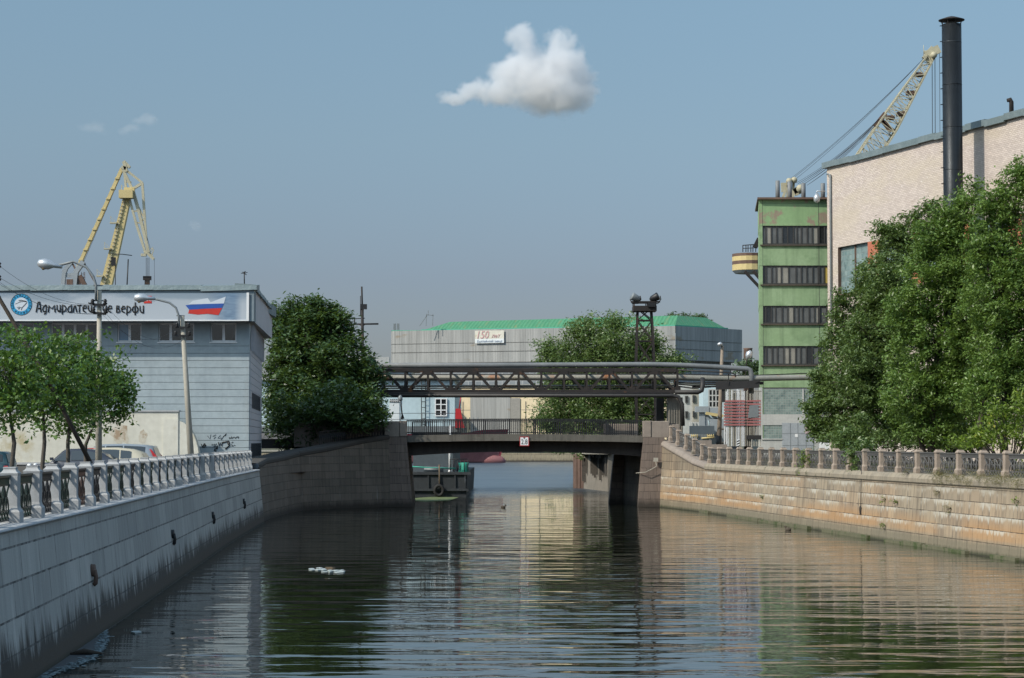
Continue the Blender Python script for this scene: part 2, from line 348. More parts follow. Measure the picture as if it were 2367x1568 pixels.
def facing_rows():
    # corrugated sheet: fine vertical ribs along the object's own x/y, three panel tiers
    m = NT('corrugated_grey'); v = m.pos(); uv = m.uvc(); u = m.z(uv, 0); h = m.z(uv, 1)
    pan = m.noise(m.map(uv, (.45, .05, 1)), 1.0, 3, .6); st = m.noise(m.map(uv, (2.2, .06, 1)), 1.0, 6, .7)
    col = m.mix(m.rng(pan, .35, .65), (.28, .285, .28), (.36, .36, .35))
    col = m.mix(m.rng(st, .42, .7, 0, .6), col, (.135, .135, .13))
    col = m.mix(m.rng(m.noise(m.map(uv, (.15, .3, 1)), 1.0, 4), .63, .7, 0, .6), col, (.22, .16, .09))
    w = m.math('SINE', m.math('MULTIPLY', u, 2 * math.pi / .55)); m.bump(w, .25, .03)
    return m.fin(col, .65, .2)
M['corr'] = facing_rows()
def green_roof():
    m = NT('green_roof_sheet'); uv = m.uvc(); u = m.z(uv, 0)
    col = m.mix(m.rng(m.noise(m.map(uv, (.8, .4, 1)), 1.0, 5, .7), .3, .7), (.05, .195, .095), (.075, .245, .125))
    col = m.mix(m.rng(m.noise(m.map(uv, (.9, .22, 1)), 1.0, 6, .7), .54, .64, 0, .6), col, (.20, .19, .08))
    w = m.math('SINE', m.math('MULTIPLY', u, 2 * math.pi / .8))
    col = m.mix(m.rng(w, .3, 1, 0, .4), col, (.03, .17, .07)); m.bump(w, .6, .05)
    return m.fin(col, .55)
M['roof_green'] = green_roof()
def brick_pale():
    m = NT('pale_pink_brick'); uv = m.uvc()
    br = m.n('ShaderNodeTexBrick', {'offset': .5}, Scale=1.0); m.set(br, 'Vector', uv)
    for k, x in (('Brick Width', .38), ('Row Height', .135), ('Mortar Size', .010), ('Mortar Smooth', .3), ('Bias', 0)): br.inputs[k].default_value = x
    br.inputs['Color1'].default_value = (.46, .395, .36, 1); br.inputs['Color2'].default_value = (.57, .495, .45, 1); br.inputs['Mortar'].default_value = (.30, .22, .18, 1)
    col = m.mix(m.rng(m.noise(m.map(uv, (.12, .35, 1)), 1.0, 5, .6), .45, .62, 0, .45), br.outputs[0], (.50, .43, .32))
    col = m.mix(m.rng(m.noise(m.map(uv, (.2, .9, 1)), 1.0, 6, .7), .6, .68, 0, .5), col, (.36, .28, .24))
    col = m.mix(m.rng(m.noise(uv, 1.6, 6, .7), .64, .72, 0, .7), col, (.72, .68, .64))
    m.bump(m.math('SUBTRACT', m.math('MULTIPLY', m.noise(uv, 5, 4), .6), br.outputs[1]), .8, .03)
    return m.fin(col, .9)
M['pink'] = brick_pale()
def glass_block(name, c1, c2, s=.21, fr=(.28, .30, .28)):
    m = NT(name); uv = m.uvc()
    br = m.n('ShaderNodeTexBrick', {'offset': 0.0}, Scale=1.0); m.set(br, 'Vector', uv)
    for k, x in (('Brick Width', s), ('Row Height', s), ('Mortar Size', s * .11), ('Mortar Smooth', .6), ('Bias', 0)): br.inputs[k].default_value = x
    br.inputs['Color1'].default_value = (*c1, 1); br.inputs['Color2'].default_value = (*c2, 1); br.inputs['Mortar'].default_value = (*fr, 1)
    col = m.mix(m.rng(m.noise(uv, 1.1, 4), .5, .7, 0, .6), br.outputs[0], (.05, .09, .10))
    m.bump(m.math('SUBTRACT', 1.0, br.outputs[1]), .6, .02)
    return m.fin(col, .25)
M['gblock'] = glass_block('glass_blocks', (.15, .21, .20), (.23, .30, .28))
M['gblock_b'] = glass_block('glass_blocks_blue', (.13, .20, .21), (.22, .29, .29), .42, (.20, .25, .25))

def leafmat(name, c_dark, c_light, yellow=None, transl=.3):
    m = NT(name); a = m.n('ShaderNodeAttribute', {'attribute_name': 'rnd'}); f = a.outputs['Fac']
    col = m.mix(f, c_dark, c_light)
    if yellow: col = m.mix(m.rng(f, .9, .97), col, yellow)
    m.set(m.b, 'Base Color', col); m.set(m.b, 'Roughness', .42); m.set(m.b, 'Specular IOR Level', .45)
    tr = m.n('ShaderNodeBsdfTranslucent'); tc = m.mix(.5, col, (.25, .38, .04)); m.set(tr, 'Color', tc)
    mx = m.n('ShaderNodeMixShader'); mx.inputs[0].default_value = transl
    m.t.links.new(m.b.outputs[0], mx.inputs[1]); m.t.links.new(tr.outputs[0], mx.inputs[2]); m.t.links.new(mx.outputs[0], m.out.inputs[0])
    return m.mat
M['leaf_linden'] = leafmat('leaf_linden', (.036, .09, .018), (.115, .215, .042), (.22, .30, .06), .3)
M['leaf_chestnut'] = leafmat('leaf_chestnut', (.02, .055, .024), (.085, .14, .045), (.13, .16, .05), .22)
M['leaf_bright'] = leafmat('leaf_bright_green', (.07, .14, .03), (.19, .28, .07), (.14, .27, .05), .3)
M['leaf_willow'] = leafmat('leaf_willow', (.055, .10, .03), (.155, .22, .072), (.15, .19, .06), .25)
M['leaf_poplar'] = leafmat('leaf_poplar', (.065, .115, .035), (.17, .235, .085), (.25, .30, .13), .28)
M['leaf_bush'] = leafmat('leaf_bush_yellow', (.08, .14, .015), (.22, .30, .04), (.36, .30, .05), .35)
M['leaf_far'] = leafmat('leaf_far', (.05, .085, .04), (.10, .15, .07), None, .2)
M['grass_dry'] = leafmat('grass_dry', (.10, .09, .03), (.22, .17, .07), (.12, .18, .03), .3)

def water():
    m = NT('canal_water'); v = m.pos()
    dist = m.n('ShaderNodeCameraData').outputs[1] if False else None
    y = m.z(v, 1)
    a = m.noise(m.map(v, (.22, .70, 1), (0, 0, .05)), 1.0, 1, .5)
    b = m.noise(m.map(v, (.62, 1.9, 1), (0, 0, -.10)), 1.0, 1, .5)
    c = m.noise(m.map(v, (1.8, 5, 1)), 1.0, 2, .5)
    calm = m.rng(m.noise(m.map(v, (.05, .07, 1)), 1.0, 3, .6), .38, .58, .45, 1.0)
    h = m.math('ADD', m.math('MULTIPLY', a, 1.7), m.math('ADD', m.math('MULTIPLY', b, .6), m.math('MULTIPLY', c, .07)))
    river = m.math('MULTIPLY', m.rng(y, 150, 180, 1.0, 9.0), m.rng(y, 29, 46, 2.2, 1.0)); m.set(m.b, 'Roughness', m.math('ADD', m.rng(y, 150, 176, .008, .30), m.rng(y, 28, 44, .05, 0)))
    nd = m.n('ShaderNodeBump', Height=h, Distance=.05); m.set(nd, 'Strength', 1.0); m.set(nd, 'Distance', m.math('MULTIPLY', m.math('MULTIPLY', calm, .030), river))
    m.t.links.new(nd.outputs[0], m.b.inputs['Normal'])
    m.set(m.b, 'Base Color', m.mix(m.rng(y, 150, 185), (.009, .011, .006), (.035, .055, .075))); m.set(m.b, 'IOR', 1.45); m.set(m.b, 'Specular IOR Level', .5)  # river stretch: blue of the reflected sky put into the base colour
    return m.mat
M['water'] = water()
# ------------------------------------------------------------------ water, ground
def sheet(name, pts, z, mat, **kw):
    b = MB(); b.face([(x, y, z) for x, y in pts]); return b.build(name, mat, kind='structure', **kw)
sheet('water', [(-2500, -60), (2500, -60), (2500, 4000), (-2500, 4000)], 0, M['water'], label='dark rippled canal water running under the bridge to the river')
def lpath(y): return -8.72 - .0605 * (y - 37.9) - (.0 if y < 60 else 0) + .00012 * (y - 37.9) * max(0, y - 60) * .3
LX = lambda y: float(np.interp(y, [10, 37.9, 49.8, 64.2, 83.3, 104.9, 107.5], [-7.25, -8.89, -9.60, -10.54, -11.77, -12.94, -13.05]))
RX = lambda y: float(np.interp(y, [40, 60, 75.2, 82.4, 89.5, 99, 111, 122.7], [22.4, 19.55, 17.43, 16.43, 15.5, 14.36, 12.87, 11.41]))
ZL, ZR = 2.65, 2.80
ys = [10, 20, 30, 38, 50, 64, 75, 84, 95, 107.0]
left_line = [(LX(y), y) for y in ys]
sheet('left_street', [(-260, 10)] + [(x - .25, y) for x, y in left_line] + [(-13.6, 110), (-12.4, 124), (-11, 134), (-10.3, 134.4), (-11, 152), (-40, 158), (-260, 170)], 2.25, M['asphalt'], label='asphalt street with parked cars on the left bank')
yr = [40, 60, 75.2, 82.4, 89.5, 99, 111, 122.7]
right_line = [(RX(y), y) for y in yr]
sheet('right_street', [(x + .25, y) for x, y in right_line] + [(9.9, 133), (7.5, 140.6), (8.6, 174), (5.4, 184), (6, 210), (30, 330), (330, 330), (330, 40)], 2.6, M['soil'], label='overgrown ground behind the right railing')
sheet('far_bank', [(-900, 412), (900, 412), (900, 3500), (-900, 3500)], 2.2, M['soil'], label='ground of the shipyard on the far bank')

def wallstrip(mb, line, z0, z1, off0, off1, side, u0=0.0, ztop=None):
    """battered wall face under a plan line. off = distance from the line toward the canal at z0/z1"""
    n = len(line); U = [u0]
    for i in range(1, n): U.append(U[-1] + (Vector(line[i]) - Vector(line[i - 1])).length)
    nr = []
    for i in range(n):
        a = Vector(line[max(i - 1, 0)]); b = Vector(line[min(i + 1, n - 1)]); d = (b - a).normalized()
        nr.append(Vector((d.y, -d.x)) * side)
    for i in range(n - 1):
        za, zb = (z1, z1) if ztop is None else (ztop[i], ztop[i + 1])
        pa, pb = Vector(line[i]), Vector(line[i + 1])
        q = [(*(pa + nr[i] * off0), z0), (*(pb + nr[i + 1] * off0), z0), (*(pb + nr[i + 1] * off1), zb), (*(pa + nr[i] * off1), za)]
        uv = [(U[i], z0), (U[i + 1], z0), (U[i + 1], zb), (U[i], za)]
        if side < 0: q = q[::-1]; uv = uv[::-1]
        mb.face(q, uv)
    return nr

# ---- left embankment: pale grey granite wall
lw = empty('embankment_wall', (LX(60), 60, 0), 'pale grey granite embankment wall with waterline stains on the left of the canal', 'embankment wall')
b = MB(); wallstrip(b, left_line, -1.0, 2.575, .745, .375, 1); b.build('wall_face', M['gran_left'], lw)
def coping(line, zt, h, o_front, o_back, side, bullnose=.04, ztops=None):
    b = MB(); n = len(line); nr = []
    for i in range(n):
        a = Vector(line[max(i - 1, 0)]); c = Vector(line[min(i + 1, n - 1)]); d = (c - a).normalized(); nr.append(Vector((d.y, -d.x)) * side)
    prof = [(o_front - .03, -h), (o_front, -h + .04), (o_front, -bullnose * 2), (o_front - bullnose, -bullnose * .4), (o_front - bullnose * 2.2, 0), (-o_back, 0), (-o_back, -h - .1)]
    for i in range(n - 1):
        for j in range(len(prof) - 1):
            def pt(k, pj): z = (ztops[k] if ztops else zt) + prof[pj][1]; p = Vector(line[k]) + nr[k] * prof[pj][0]; return (p.x, p.y, z)
            q = [pt(i, j), pt(i + 1, j), pt(i + 1, j + 1), pt(i, j + 1)]
            b.face(q if side > 0 else q[::-1])
    return b
def subdiv(line, step):
    out = []
    for i in range(len(line) - 1):
        a, c = Vector(line[i]), Vector(line[i + 1]); k = max(1, round((c - a).length / step))
        out += [tuple(a + (c - a) * t / k) for t in range(k)]
    return out + [line[-1]]
coping(left_line, ZL, .07, .43, .35, 1, .02).build('coping', M['coping_l'], lw)
b = MB(); b.face([(left_line[-1][0] + .37, 107, 2.3), (-13.6, 107.05, 2.3), (-13.6, 107.05, -1), (left_line[-1][0] + .72, 107, -1)]); b.build('wall_end', M['gran_left'], lw)
for px, py in ((212, 1322), (397, 1237), (490, 1193), (562, 1161)):
    d = ray(px, py); best = None
    for y in np.arange(25, 107, .05):
        z = EYE + d.z / d.y * y; e = abs(d.x / d.y * y - (LX(y) + .375 + (2.575 - z) * .104))
        if best is None or e < best[0]: best = (e, Vector((d.x / d.y * y, y, z)))
    p = best[1]
    r = MB(); r.tube([p + Vector((-.06, -.02, .03)), p + Vector((.07, -.02, .03))], .13, 12)
    r.tube([p + Vector((.06, -.02, .04)), p + Vector((.09, 0, -.12)), p + Vector((.08, 0, -.24)), p + Vector((.04, 0, -.27))], .05, 8)
    r.cbox(p + Vector((-.05, 0, .02)), .06, .22, .28); r.build('mooring_ring', M['rust_light'] if px < 300 else M['iron_dark'], lw)

# ---- railings
def post_mesh(name, mat, prof):
    b = MB(); b.sqlathe(prof); return b.mesh(name, mat)
pl = post_mesh('post', M['post_l'], [(.20, 0), (.20, .19), (.185, .215), (.160, .25), (.150, .30), (.150, .83), (.158, .86), (.160, .88), (.135, .895), (.112, .925), (.105, .95), (.112, .958), (.112, .98)])
pr = post_mesh('post', M['post_r'], [(.175, 0), (.175, .19), (.14, .24), (.128, .28), (.128, .80), (.15, .83), (.15, .87), (.12, .90), (.10, .93), (.10, .955)])
def panel_mesh(name, mat, L, rise=0.0):
    b = MB(); h = L / 2
    def Q(x, z): return (x, 0, z + rise * x / L)
    def bar(x0, z0, x1, z1, w=.022): b.beam(Q(x0, z0), Q(x1, z1), w, .025, up=(0, 1, 0))
    b.hexa([(-h, -.03, .80 - rise / 2), (h, -.03, .80 + rise / 2), (h, .03, .80 + rise / 2), (-h, .03, .80 - rise / 2)], [(-h, -.03, .84 - rise / 2), (h, -.03, .84 + rise / 2), (h, .03, .84 + rise / 2), (-h, .03, .84 - rise / 2)])
    bar(-h, .67, h, .67, .03); bar(-h, .22, h, .22, .025); bar(-h, .05, h, .05, .025)
    k = 26
    for i in range(k):
        x = -h + (i + .5) * L / k; bar(x, .67, x, .81, .028)
    nm = 4; w = L / nm
    for i in range(nm):
        x0 = -h + i * w; xc = x0 + w / 2
        for s in (-1, 1):
            # upper pointed arc, circle, lower lancet
            up = [(w / 2 * math.sin(t * math.pi / 2), .67 - .27 * t) for t in [0, .25, .5, .75, 1]]
            for q in range(4): bar(xc + s * (w / 2 - up[q][0]), up[q][1], xc + s * (w / 2 - up[q + 1][0]), up[q + 1][1])
            lo = [(w / 2 * math.cos(t * math.pi / 2), .22 + .24 * math.sin(t * math.pi / 2)) for t in [0, .25, .5, .75, 1]]
            for q in range(4): bar(xc + s * lo[q][0] * .86, lo[q][1], xc + s * lo[q + 1][0] * .86, lo[q + 1][1])
        for q in range(8):
            t0, t1 = q * math.pi / 4, (q + 1) * math.pi / 4
            bar(x0 + .05 * math.cos(t0), .44 + .07 * math.sin(t0), x0 + .05 * math.cos(t1), .44 + .07 * math.sin(t1), .02) if i else None
        b.tube([Q(x0 + .001, .22), Q(x0 + .001, .32), Q(x0 + .001, .44), Q(x0 + .001, .56), Q(x0 + .001, .67)], [.03, .022, .034, .02, .014], 5)
        b.tube([Q(xc, .22), Q(xc, .40), Q(xc, .52)], [.012, .022, .01], 5)
        bar(x0, .05, x0 + w / 2, .22, .02); bar(x0 + w / 2, .05, x0, .22, .02); bar(x0 + w / 2, .05, x0 + w, .22, .02); bar(x0 + w, .05, x0 + w / 2, .22, .02)
    return b.mesh(name, mat)
def railing(root, pts, pm, panels, postname='post'):
    """pts: list of (x, y, z)"""
    o = ORG[root.name]
    for i, p in enumerate(pts):
        a = Vector(pts[max(i - 1, 0)]); c = Vector(pts[min(i + 1, len(pts) - 1)]); rz = math.atan2(c.y - a.y, c.x - a.x)
        ob = bpy.data.objects.new(postname, pm); link(ob, root); ob.location = Vector(p) - o; ob.rotation_euler = (random.uniform(-.016, .016), random.uniform(-.016, .016), rz + random.uniform(-.02, .02))
    for i in range(len(pts) - 1):
        a, c = Vector(pts[i]), Vector(pts[i + 1]); mid = (a + c) / 2; d = c - a
        ob = bpy.data.objects.new('iron_panel', panels(i)); link(ob, root); ob.location = mid - o; ob.rotation_euler = (0, 0, math.atan2(d.y, d.x))
sp = 2.391
lpts = []
for k in range(-3, 29):
    y = 37.9 + sp * k * (104.9 - 37.9) / (28 * sp); lpts.append((LX(y), y, ZL))
lr = empty('quay_railing', lpts[0], 'dark green cast iron railing between pale grey granite posts along the left embankment', 'railing')
pm_g = panel_mesh('iron_panel', M['iron_green'], 2.09); pm_b = panel_mesh('iron_panel', M['iron_rust_panel'], 2.09); pm_k = panel_mesh('iron_panel', M['iron_dark'], 2.09)
railing(lr, lpts, pl, lambda i: {0: pm_g, 1: pm_k, 6: pm_b, 4: pm_k}.get(i, pm_k if i % 3 == 1 else pm_g))

# ---- right embankment: ochre granite wall
rw = empty('embankment_wall', (RX(90), 90, 0), 'ochre and pink stained granite embankment wall on the right of the canal', 'embankment wall')
rl = [(RX(y), y) for y in (40, 50, 60, 68, 75.2, 82.4, 89.5, 99, 111, 122.7)]
b = MB(); wallstrip(b, rl, -1.0, 2.45, .62, .34, -1)
ramp = [(11.41, 122.7), (10.95, 125.2), (10.45, 127.9), (9.95, 130.6), (9.55, 132.8)]
rz_ = [2.80, 3.02, 3.42, 3.82, 4.15]
wallstrip(b, ramp, -1.0, 2.45, .62, .34, -1, u0=83.4, ztop=[z - .3 for z in rz_]); b.build('wall_face', M['gran_right'], rw)
coping(rl, ZR, .37, .40, .5, -1, .09).build('coping', M['coping_r'], rw)
coping(ramp, 0, .32, .42, .5, -1, .10, ztops=rz_).build('ramp_coping', M['parapet'], rw)
# protruding foot ledge just above the water
b = MB(); b2 = []
for i in range(len(rl) - 1):
    a, c = Vector(rl[i]), Vector(rl[i + 1]); d = (c - a); L = d.length; d.normalize(); n = Vector((-d.y, d.x)); k = int(L / 2.2)
    for q in range(k):
        if random.random() < .12: continue
        s0 = a + d * (q * L / k + .02); s1 = a + d * ((q + 1) * L / k - .02); o1 = .70 + random.uniform(-.02, .02); zt = .12 + random.uniform(-.03, .03)
        b.hexa([(*(s0 + n * .5), -1), (*(s1 + n * .5), -1), (*(s1 + n * (o1 + .03)), -1), (*(s0 + n * (o1 + .03)), -1)], [(*(s0 + n * .5), zt), (*(s1 + n * .5), zt), (*(s1 + n * o1), zt), (*(s0 + n * o1), zt)])
b.build('foot_ledge', M['ledge'], rw)
def right_face(px, py):        # point on the right wall seen at a pixel
    d = ray(px, py); best = None
    for y in np.arange(45, 123, .05):
        x = d.x / d.y * y; z = EYE + d.z / d.y * y; fx = RX(y) - .34 - (2.45 - z) * .08
        e = abs(x - fx)
        if best is None or e < best[0]: best = (e, Vector((fx - .02, y, z)))
    return best[1]
p = right_face(1992, 1180); r = MB()
r.tube([p + Vector((-.04, .12 * math.cos(t), .16 * math.sin(t))) for t in np.linspace(0, 2 * math.pi, 13)], .025, 6)
r.tube([p + Vector((-.02, .05, 0)), right_face(1996, 1060) + Vector((-.05, 0, 0))], .015, 5); r.build('mooring_chain', M['iron_dark'], rw)
rpts = []
for k in range(-4, 21):
    t = k / 20.0; y = 75.2 + (122.7 - 75.2) * t; rpts.append((RX(y), y, ZR))
rr = empty('quay_railing', rpts[0], 'grey cast iron lattice railing between brown granite posts along the right embankment', 'railing')
pm_r = panel_mesh('iron_panel', M['iron_grey'], 2.1)
rise_pts = [(11.13, 124.6, 2.98), (10.82, 126.4, 3.28), (10.5, 128.2, 3.56), (10.15, 130.0, 3.82), (9.85, 131.7, 4.08)]
allp = rpts + rise_pts
rise_cache = {}
def rpanel(i):
    a, c = Vector(allp[i]), Vector(allp[i + 1]); L = (c.xy - a.xy).length - .29; dz = c.z - a.z
    if abs(dz) < .01: return pm_r
    key = (round(L, 1), round(dz, 2))
    if key not in rise_cache: rise_cache[key] = panel_mesh('iron_panel', M['iron_grey'], L, dz * L / (L + .29))
    return rise_cache[key]
railing(rr, allp, pr, rpanel)

# ---- old dark wall left of the bridge
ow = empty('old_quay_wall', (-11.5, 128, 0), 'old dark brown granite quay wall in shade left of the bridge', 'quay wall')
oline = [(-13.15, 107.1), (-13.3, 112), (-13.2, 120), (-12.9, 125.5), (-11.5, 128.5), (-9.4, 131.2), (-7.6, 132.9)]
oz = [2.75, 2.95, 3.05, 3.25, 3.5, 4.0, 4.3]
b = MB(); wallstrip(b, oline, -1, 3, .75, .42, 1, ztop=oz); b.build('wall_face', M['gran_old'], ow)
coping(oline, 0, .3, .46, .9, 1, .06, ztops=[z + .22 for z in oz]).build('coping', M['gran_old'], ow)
b = MB(); b.tube([P(583, 1090, 107.6), P(592, 1096, 107.4), P(595, 1115, 107.3), P(595, 1170, 107.3), P(596, 1212, 107.2)], .09, 8)
b.build('drain_pipe', M['iron_dark'], ow)
of = empty('iron_fence', (-10, 130, 3.9), 'low dark iron fence with arched pattern on the old wall under the tree', 'fence')
b = MB(); fl = [P(738, 1028, 129.8), P(800, 1022, 131), P(893, 1014, 132.6)]
for i in range(2):
    a, c = fl[i], fl[i + 1]; up = Vector((0, 0, .78))
    b.beam(a, c, .04); b.beam(a + up, c + up, .05); b.beam(a + up * .8, c + up * .8, .03); k = 14
    for q in range(k + 1):
        x = a + (c - a) * q / k; b.beam(x, x + up, .025)
        if q < k:
            y_ = a + (c - a) * (q + .5) / k; b.beam(x + up * .3, y_ + up * .8, .03); b.beam(a + (c - a) * (q + 1) / k + up * .3, y_ + up * .8, .03)
b.build('lattice', M['iron_dark'], of)

# ---- the bridge
br = empty('road_bridge', (0.6, 133, 3), 'low concrete road bridge with thin black railing over the canal', 'bridge')
YB, YB2 = 132.6, 140.6
def deckz(x): return 4.40 + .10 * (1 - ((x - .6) / 7.6) ** 2)          # slight hump
xs = np.linspace(-7.4, 8.6, 25)
b = MB()
for i in range(24):
    x0, x1 = xs[i], xs[i + 1]; z0, z1 = deckz(x0), deckz(x1)
    b.hexa([(x0, YB, z0 - .42), (x1, YB, z1 - .42), (x1, YB2, z1 - .42), (x0, YB2, z0 - .42)], [(x0, YB, z0), (x1, YB, z1), (x1, YB2, z1), (x0, YB2, z0)])
b.build('deck', M['concrete_dark'], br)
def archz(x): return 3.40 - .30 * ((x - .6) / 7.6) ** 2
b = MB()
for i in range(24):
    x0, x1 = xs[i], xs[i + 1]
    b.hexa([(x0, YB + .9, archz(x0)), (x1, YB + .9, archz(x1)), (x1, YB2 - .9, archz(x1)), (x0, YB2 - .9, archz(x0))],
           [(x0, YB + .9, deckz(x0) - .423), (x1, YB + .9, deckz(x1) - .423), (x1, YB2 - .9, deckz(x1) - .423), (x0, YB2 - .9, deckz(x0) - .423)])
for x in np.linspace(-6.2, 7.6, 10): b.box(x - .06, x + .06, YB + .86, YB + .9, archz(x), deckz(x) - .43)
b.build('girder', M['girder'], br)
for nm, yy in (('railing', YB + .12), ('railing', YB2 - .15)):
    b = MB(); xr = np.linspace(-6.55, 8.1, 111)
    for i in range(110):
        b.beam((xr[i], yy, deckz(xr[i]) + .93), (xr[i + 1], yy, deckz(xr[i + 1]) + .93), .07, .06); b.beam((xr[i], yy, deckz(xr[i]) + .1), (xr[i + 1], yy, deckz(xr[i + 1]) + .1), .03)
        b.beam((xr[i], yy, deckz(xr[i]) + .85), (xr[i + 1], yy, deckz(xr[i + 1]) + .85), .03)
        b.cbox((xr[i], yy, deckz(xr[i]) + .45), .034 if i % 12 else .07, .04, .95)
    b.build(nm, M['iron_dark'], br)
def masonry(mb, q, zb, zt, front=True, u0=0):        # battered block; q = 4 plan points at top (ccw), qb at bottom
    qt, qb = q
    for i in range(4):
        a, c = qb[i], qb[(i + 1) % 4]; e, g = qt[(i + 1) % 4], qt[i]; L = math.dist(a, c)
        mb.face([(*a, zb), (*c, zb), (*e, zt), (*g, zt)], [(u0, zb), (u0 + L, zb), (u0 + L, zt), (u0, zt)])
    mb.face([(*p, zt) for p in qt], [(0, 0), (1, 0), (1, 1), (0, 1)])
b = MB(); masonry(b, ([(-7.75, 132.3), (-6.55, 132.3), (-6.75, 141.2), (-7.9, 141.2)], [(-7.9, 132.0), (-6.05, 132.0), (-6.3, 141.5), (-8.1, 141.5)]), -1, 4.36)
b.build('abutment', M['gran_pylon'], br)
b = MB(); masonry(b, ([(8.15, 132.3), (9.45, 132.3), (9.45, 133.4), (8.15, 133.4)], [(7.72, 132.0), (9.5, 132.0), (9.5, 133.4), (7.72, 133.4)]), -1, 4.30); b.build('abutment', M['gran_pylon'], br)
b = MB(); masonry(b, ([(6.75, 139.6), (9.45, 139.6), (9.45, 140.9), (6.75, 140.9)], [(6.25, 139.5), (9.5, 139.5), (9.5, 141.2), (6.25, 141.2)]), -1, 4.0)
b.build('abutment', M['gran_pylon'], br)
b = MB(); masonry(b, ([(8.5, 133.2), (9.4, 133.2), (9.4, 140), (7.3, 140)], [(8.3, 133.2), (9.4, 133.2), (9.4, 140), (7.0, 140)]), -1, 3.6)
b.build('abutment_wall', M['gran_old'], br)
def block(x0, x1, y0, y1, z0, z1, name='parapet_block'):
    b = MB(); b.box(x0, x1, y0, y1, z0, z1); o = b.build(name, M['parapet'], br)
    bm = o.modifiers.new('b', 'BEVEL'); bm.width = .03; bm.segments = 2; return o
block(-6.95, -6.52, 132.25, 133.0, 4.36, 5.32); block(-7.9, -6.97, 132.3, 133.0, 4.30, 5.30); block(-10.3, -7.92, 132.6, 133.2, 4.0, 5.28); block(-13.6, -10.32, 133.2, 133.8, 3.7, 5.22)
block(8.12, 8.62, 132.3, 133.2, 4.30, 5.32); block(8.64, 9.75, 132.35, 133.1, 4.28, 5.30); block(9.78, 10.4, 132.9, 133.6, 4.1, 5.1)
block(6.4, 8.3, YB2 + .3, YB2 + .8, 4.3, 5.2); block(6.05, 6.38, YB2 - .1, YB2 + .8, 4.3, 5.22)
b = MB(); b.box(11.2, 12.75, 134.5, 134.9, 4.5, 5.02); b.build('barrier_panel', M['deck_blue'], br)
b = MB(); c = P(1490, 1085, 131.9); b.cbox(P(1516, 1063, 131.95), .28, .16, .24); b.tube([P(1516, 1068, 131.9), P(1518, 1078, 131.9), P(1508, 1084, 131.9), P(1492, 1092, 131.9), P(1470, 1094, 132.2)], .025, 6); b.build('cable_box', M['concrete'], br)
# road on the approach
b = MB(); b.box(-30, -7.9, 133.9, 140, 3.6, 4.2); b.build('approach', M['asphalt'], br)
b = MB(); b.hexa([(9.5, 134, 2.5), (15, 134, 2.5), (15, 140, 2.5), (9.5, 140, 2.5)], [(9.5, 134, 4.2), (15, 134, 2.7), (15, 140, 2.7), (9.5, 140, 4.2)]); b.build('approach', M['asphalt'], br)
# the clearance sign
sg = empty('clearance_sign', P(1212, 1020, YB - .06), 'square white sign with red border reading 2.8 hung on the bridge deck', 'sign')
c = P(1212, 1020.5, YB - .07); rot = Matrix.Rotation(R(2), 4, 'Y')
def sgbox(name, w, h, y, mat):
    b = MB(); b.hexa([(c.x - w, y, c.z - h), (c.x + w, y, c.z - h), (c.x + w, y + .02, c.z - h), (c.x - w, y + .02, c.z - h)], [(c.x - w, y, c.z + h), (c.x + w, y, c.z + h), (c.x + w, y + .02, c.z + h), (c.x - w, y + .02, c.z + h)]); return b.build(name, mat, sg)
sgbox('border', .29, .29, c.y, M['red']); sgbox('face', .245, .245, c.y - .004, M['white'])
text('lettering', '2.8', M['black'], sg, (c.x, c.y - .008, c.z - .175), .43, align='CENTER', ext=.004, sx=.78)
b = MB(); b.prism([(c.x - .08, c.y - .007, c.z + .24), (c.x + .08, c.y - .007, c.z + .24), (c.x, c.y - .007, c.z + .13)], (0, .002, 0)); b.build('marker', M['black'], sg)
# ------------------------------------------------------------------ blue-grey office building on the left
BF = 112.0
bb = empty('office_building', (-20, BF, 2.25), 'blue grey rendered three storey building with jutting top band at the canal corner', 'building')
bx = xof(575, BF); FA, FB = (bx, BF), (-15.35, 130.9)
ztop_w = 10.2; grooves = [9.05 - .381 * i for i in range(15)]
b = MB(); b.mi = 0
zs = [10.36] + [9.05] + [9.05 - .381 * i for i in range(1, 15)] + [2.2]
wins = [(22, 75), (115, 225), (269, 325), (364.5, 447), (485, 545)]; wz0, wz1 = zof(790.8, BF), zof(747.0, BF)
prev = -70.0
for a, c in wins:                                     # top course pierced by windows
    xa, xc = xof(a, BF), xof(c, BF); b.box(prev, xa, BF, BF + .5, 9.07, 10.36); b.box(xa, xc, BF, BF + .5, 9.07, wz0); b.box(xa, xc, BF, BF + .5, wz1, 10.36); prev = xc
b.box(prev, bx, BF, BF + .5, 9.07, 10.36)
for i in range(1, len(zs) - 1): b.box(-70, bx, BF, BF + .5, zs[i + 1] + (.02 if i < len(zs) - 2 else 0), zs[i])
b.build('front_wall', M['blue_wall'], bb)
SA = (bx - .003, BF + .05)
b = MB(); b.slab(SA, FB, 9.07, 10.36, .5, 1)
for i in range(1, len(zs) - 1): b.slab(SA, FB, zs[i + 1] + (.02 if i < len(zs) - 2 else 0) + .0011, zs[i] - .001, .5, 1)
b.build('side_wall', M['blue_side'], bb)
b = MB(); q = [(-70, BF + .3), (bx - .3, BF + .3), (FB[0] - .3, FB[1]), (-70, FB[1])]; b.hexa([(*p, 2.2) for p in q], [(*p, 10.3) for p in q]); b.build('core', M['groove'], bb)
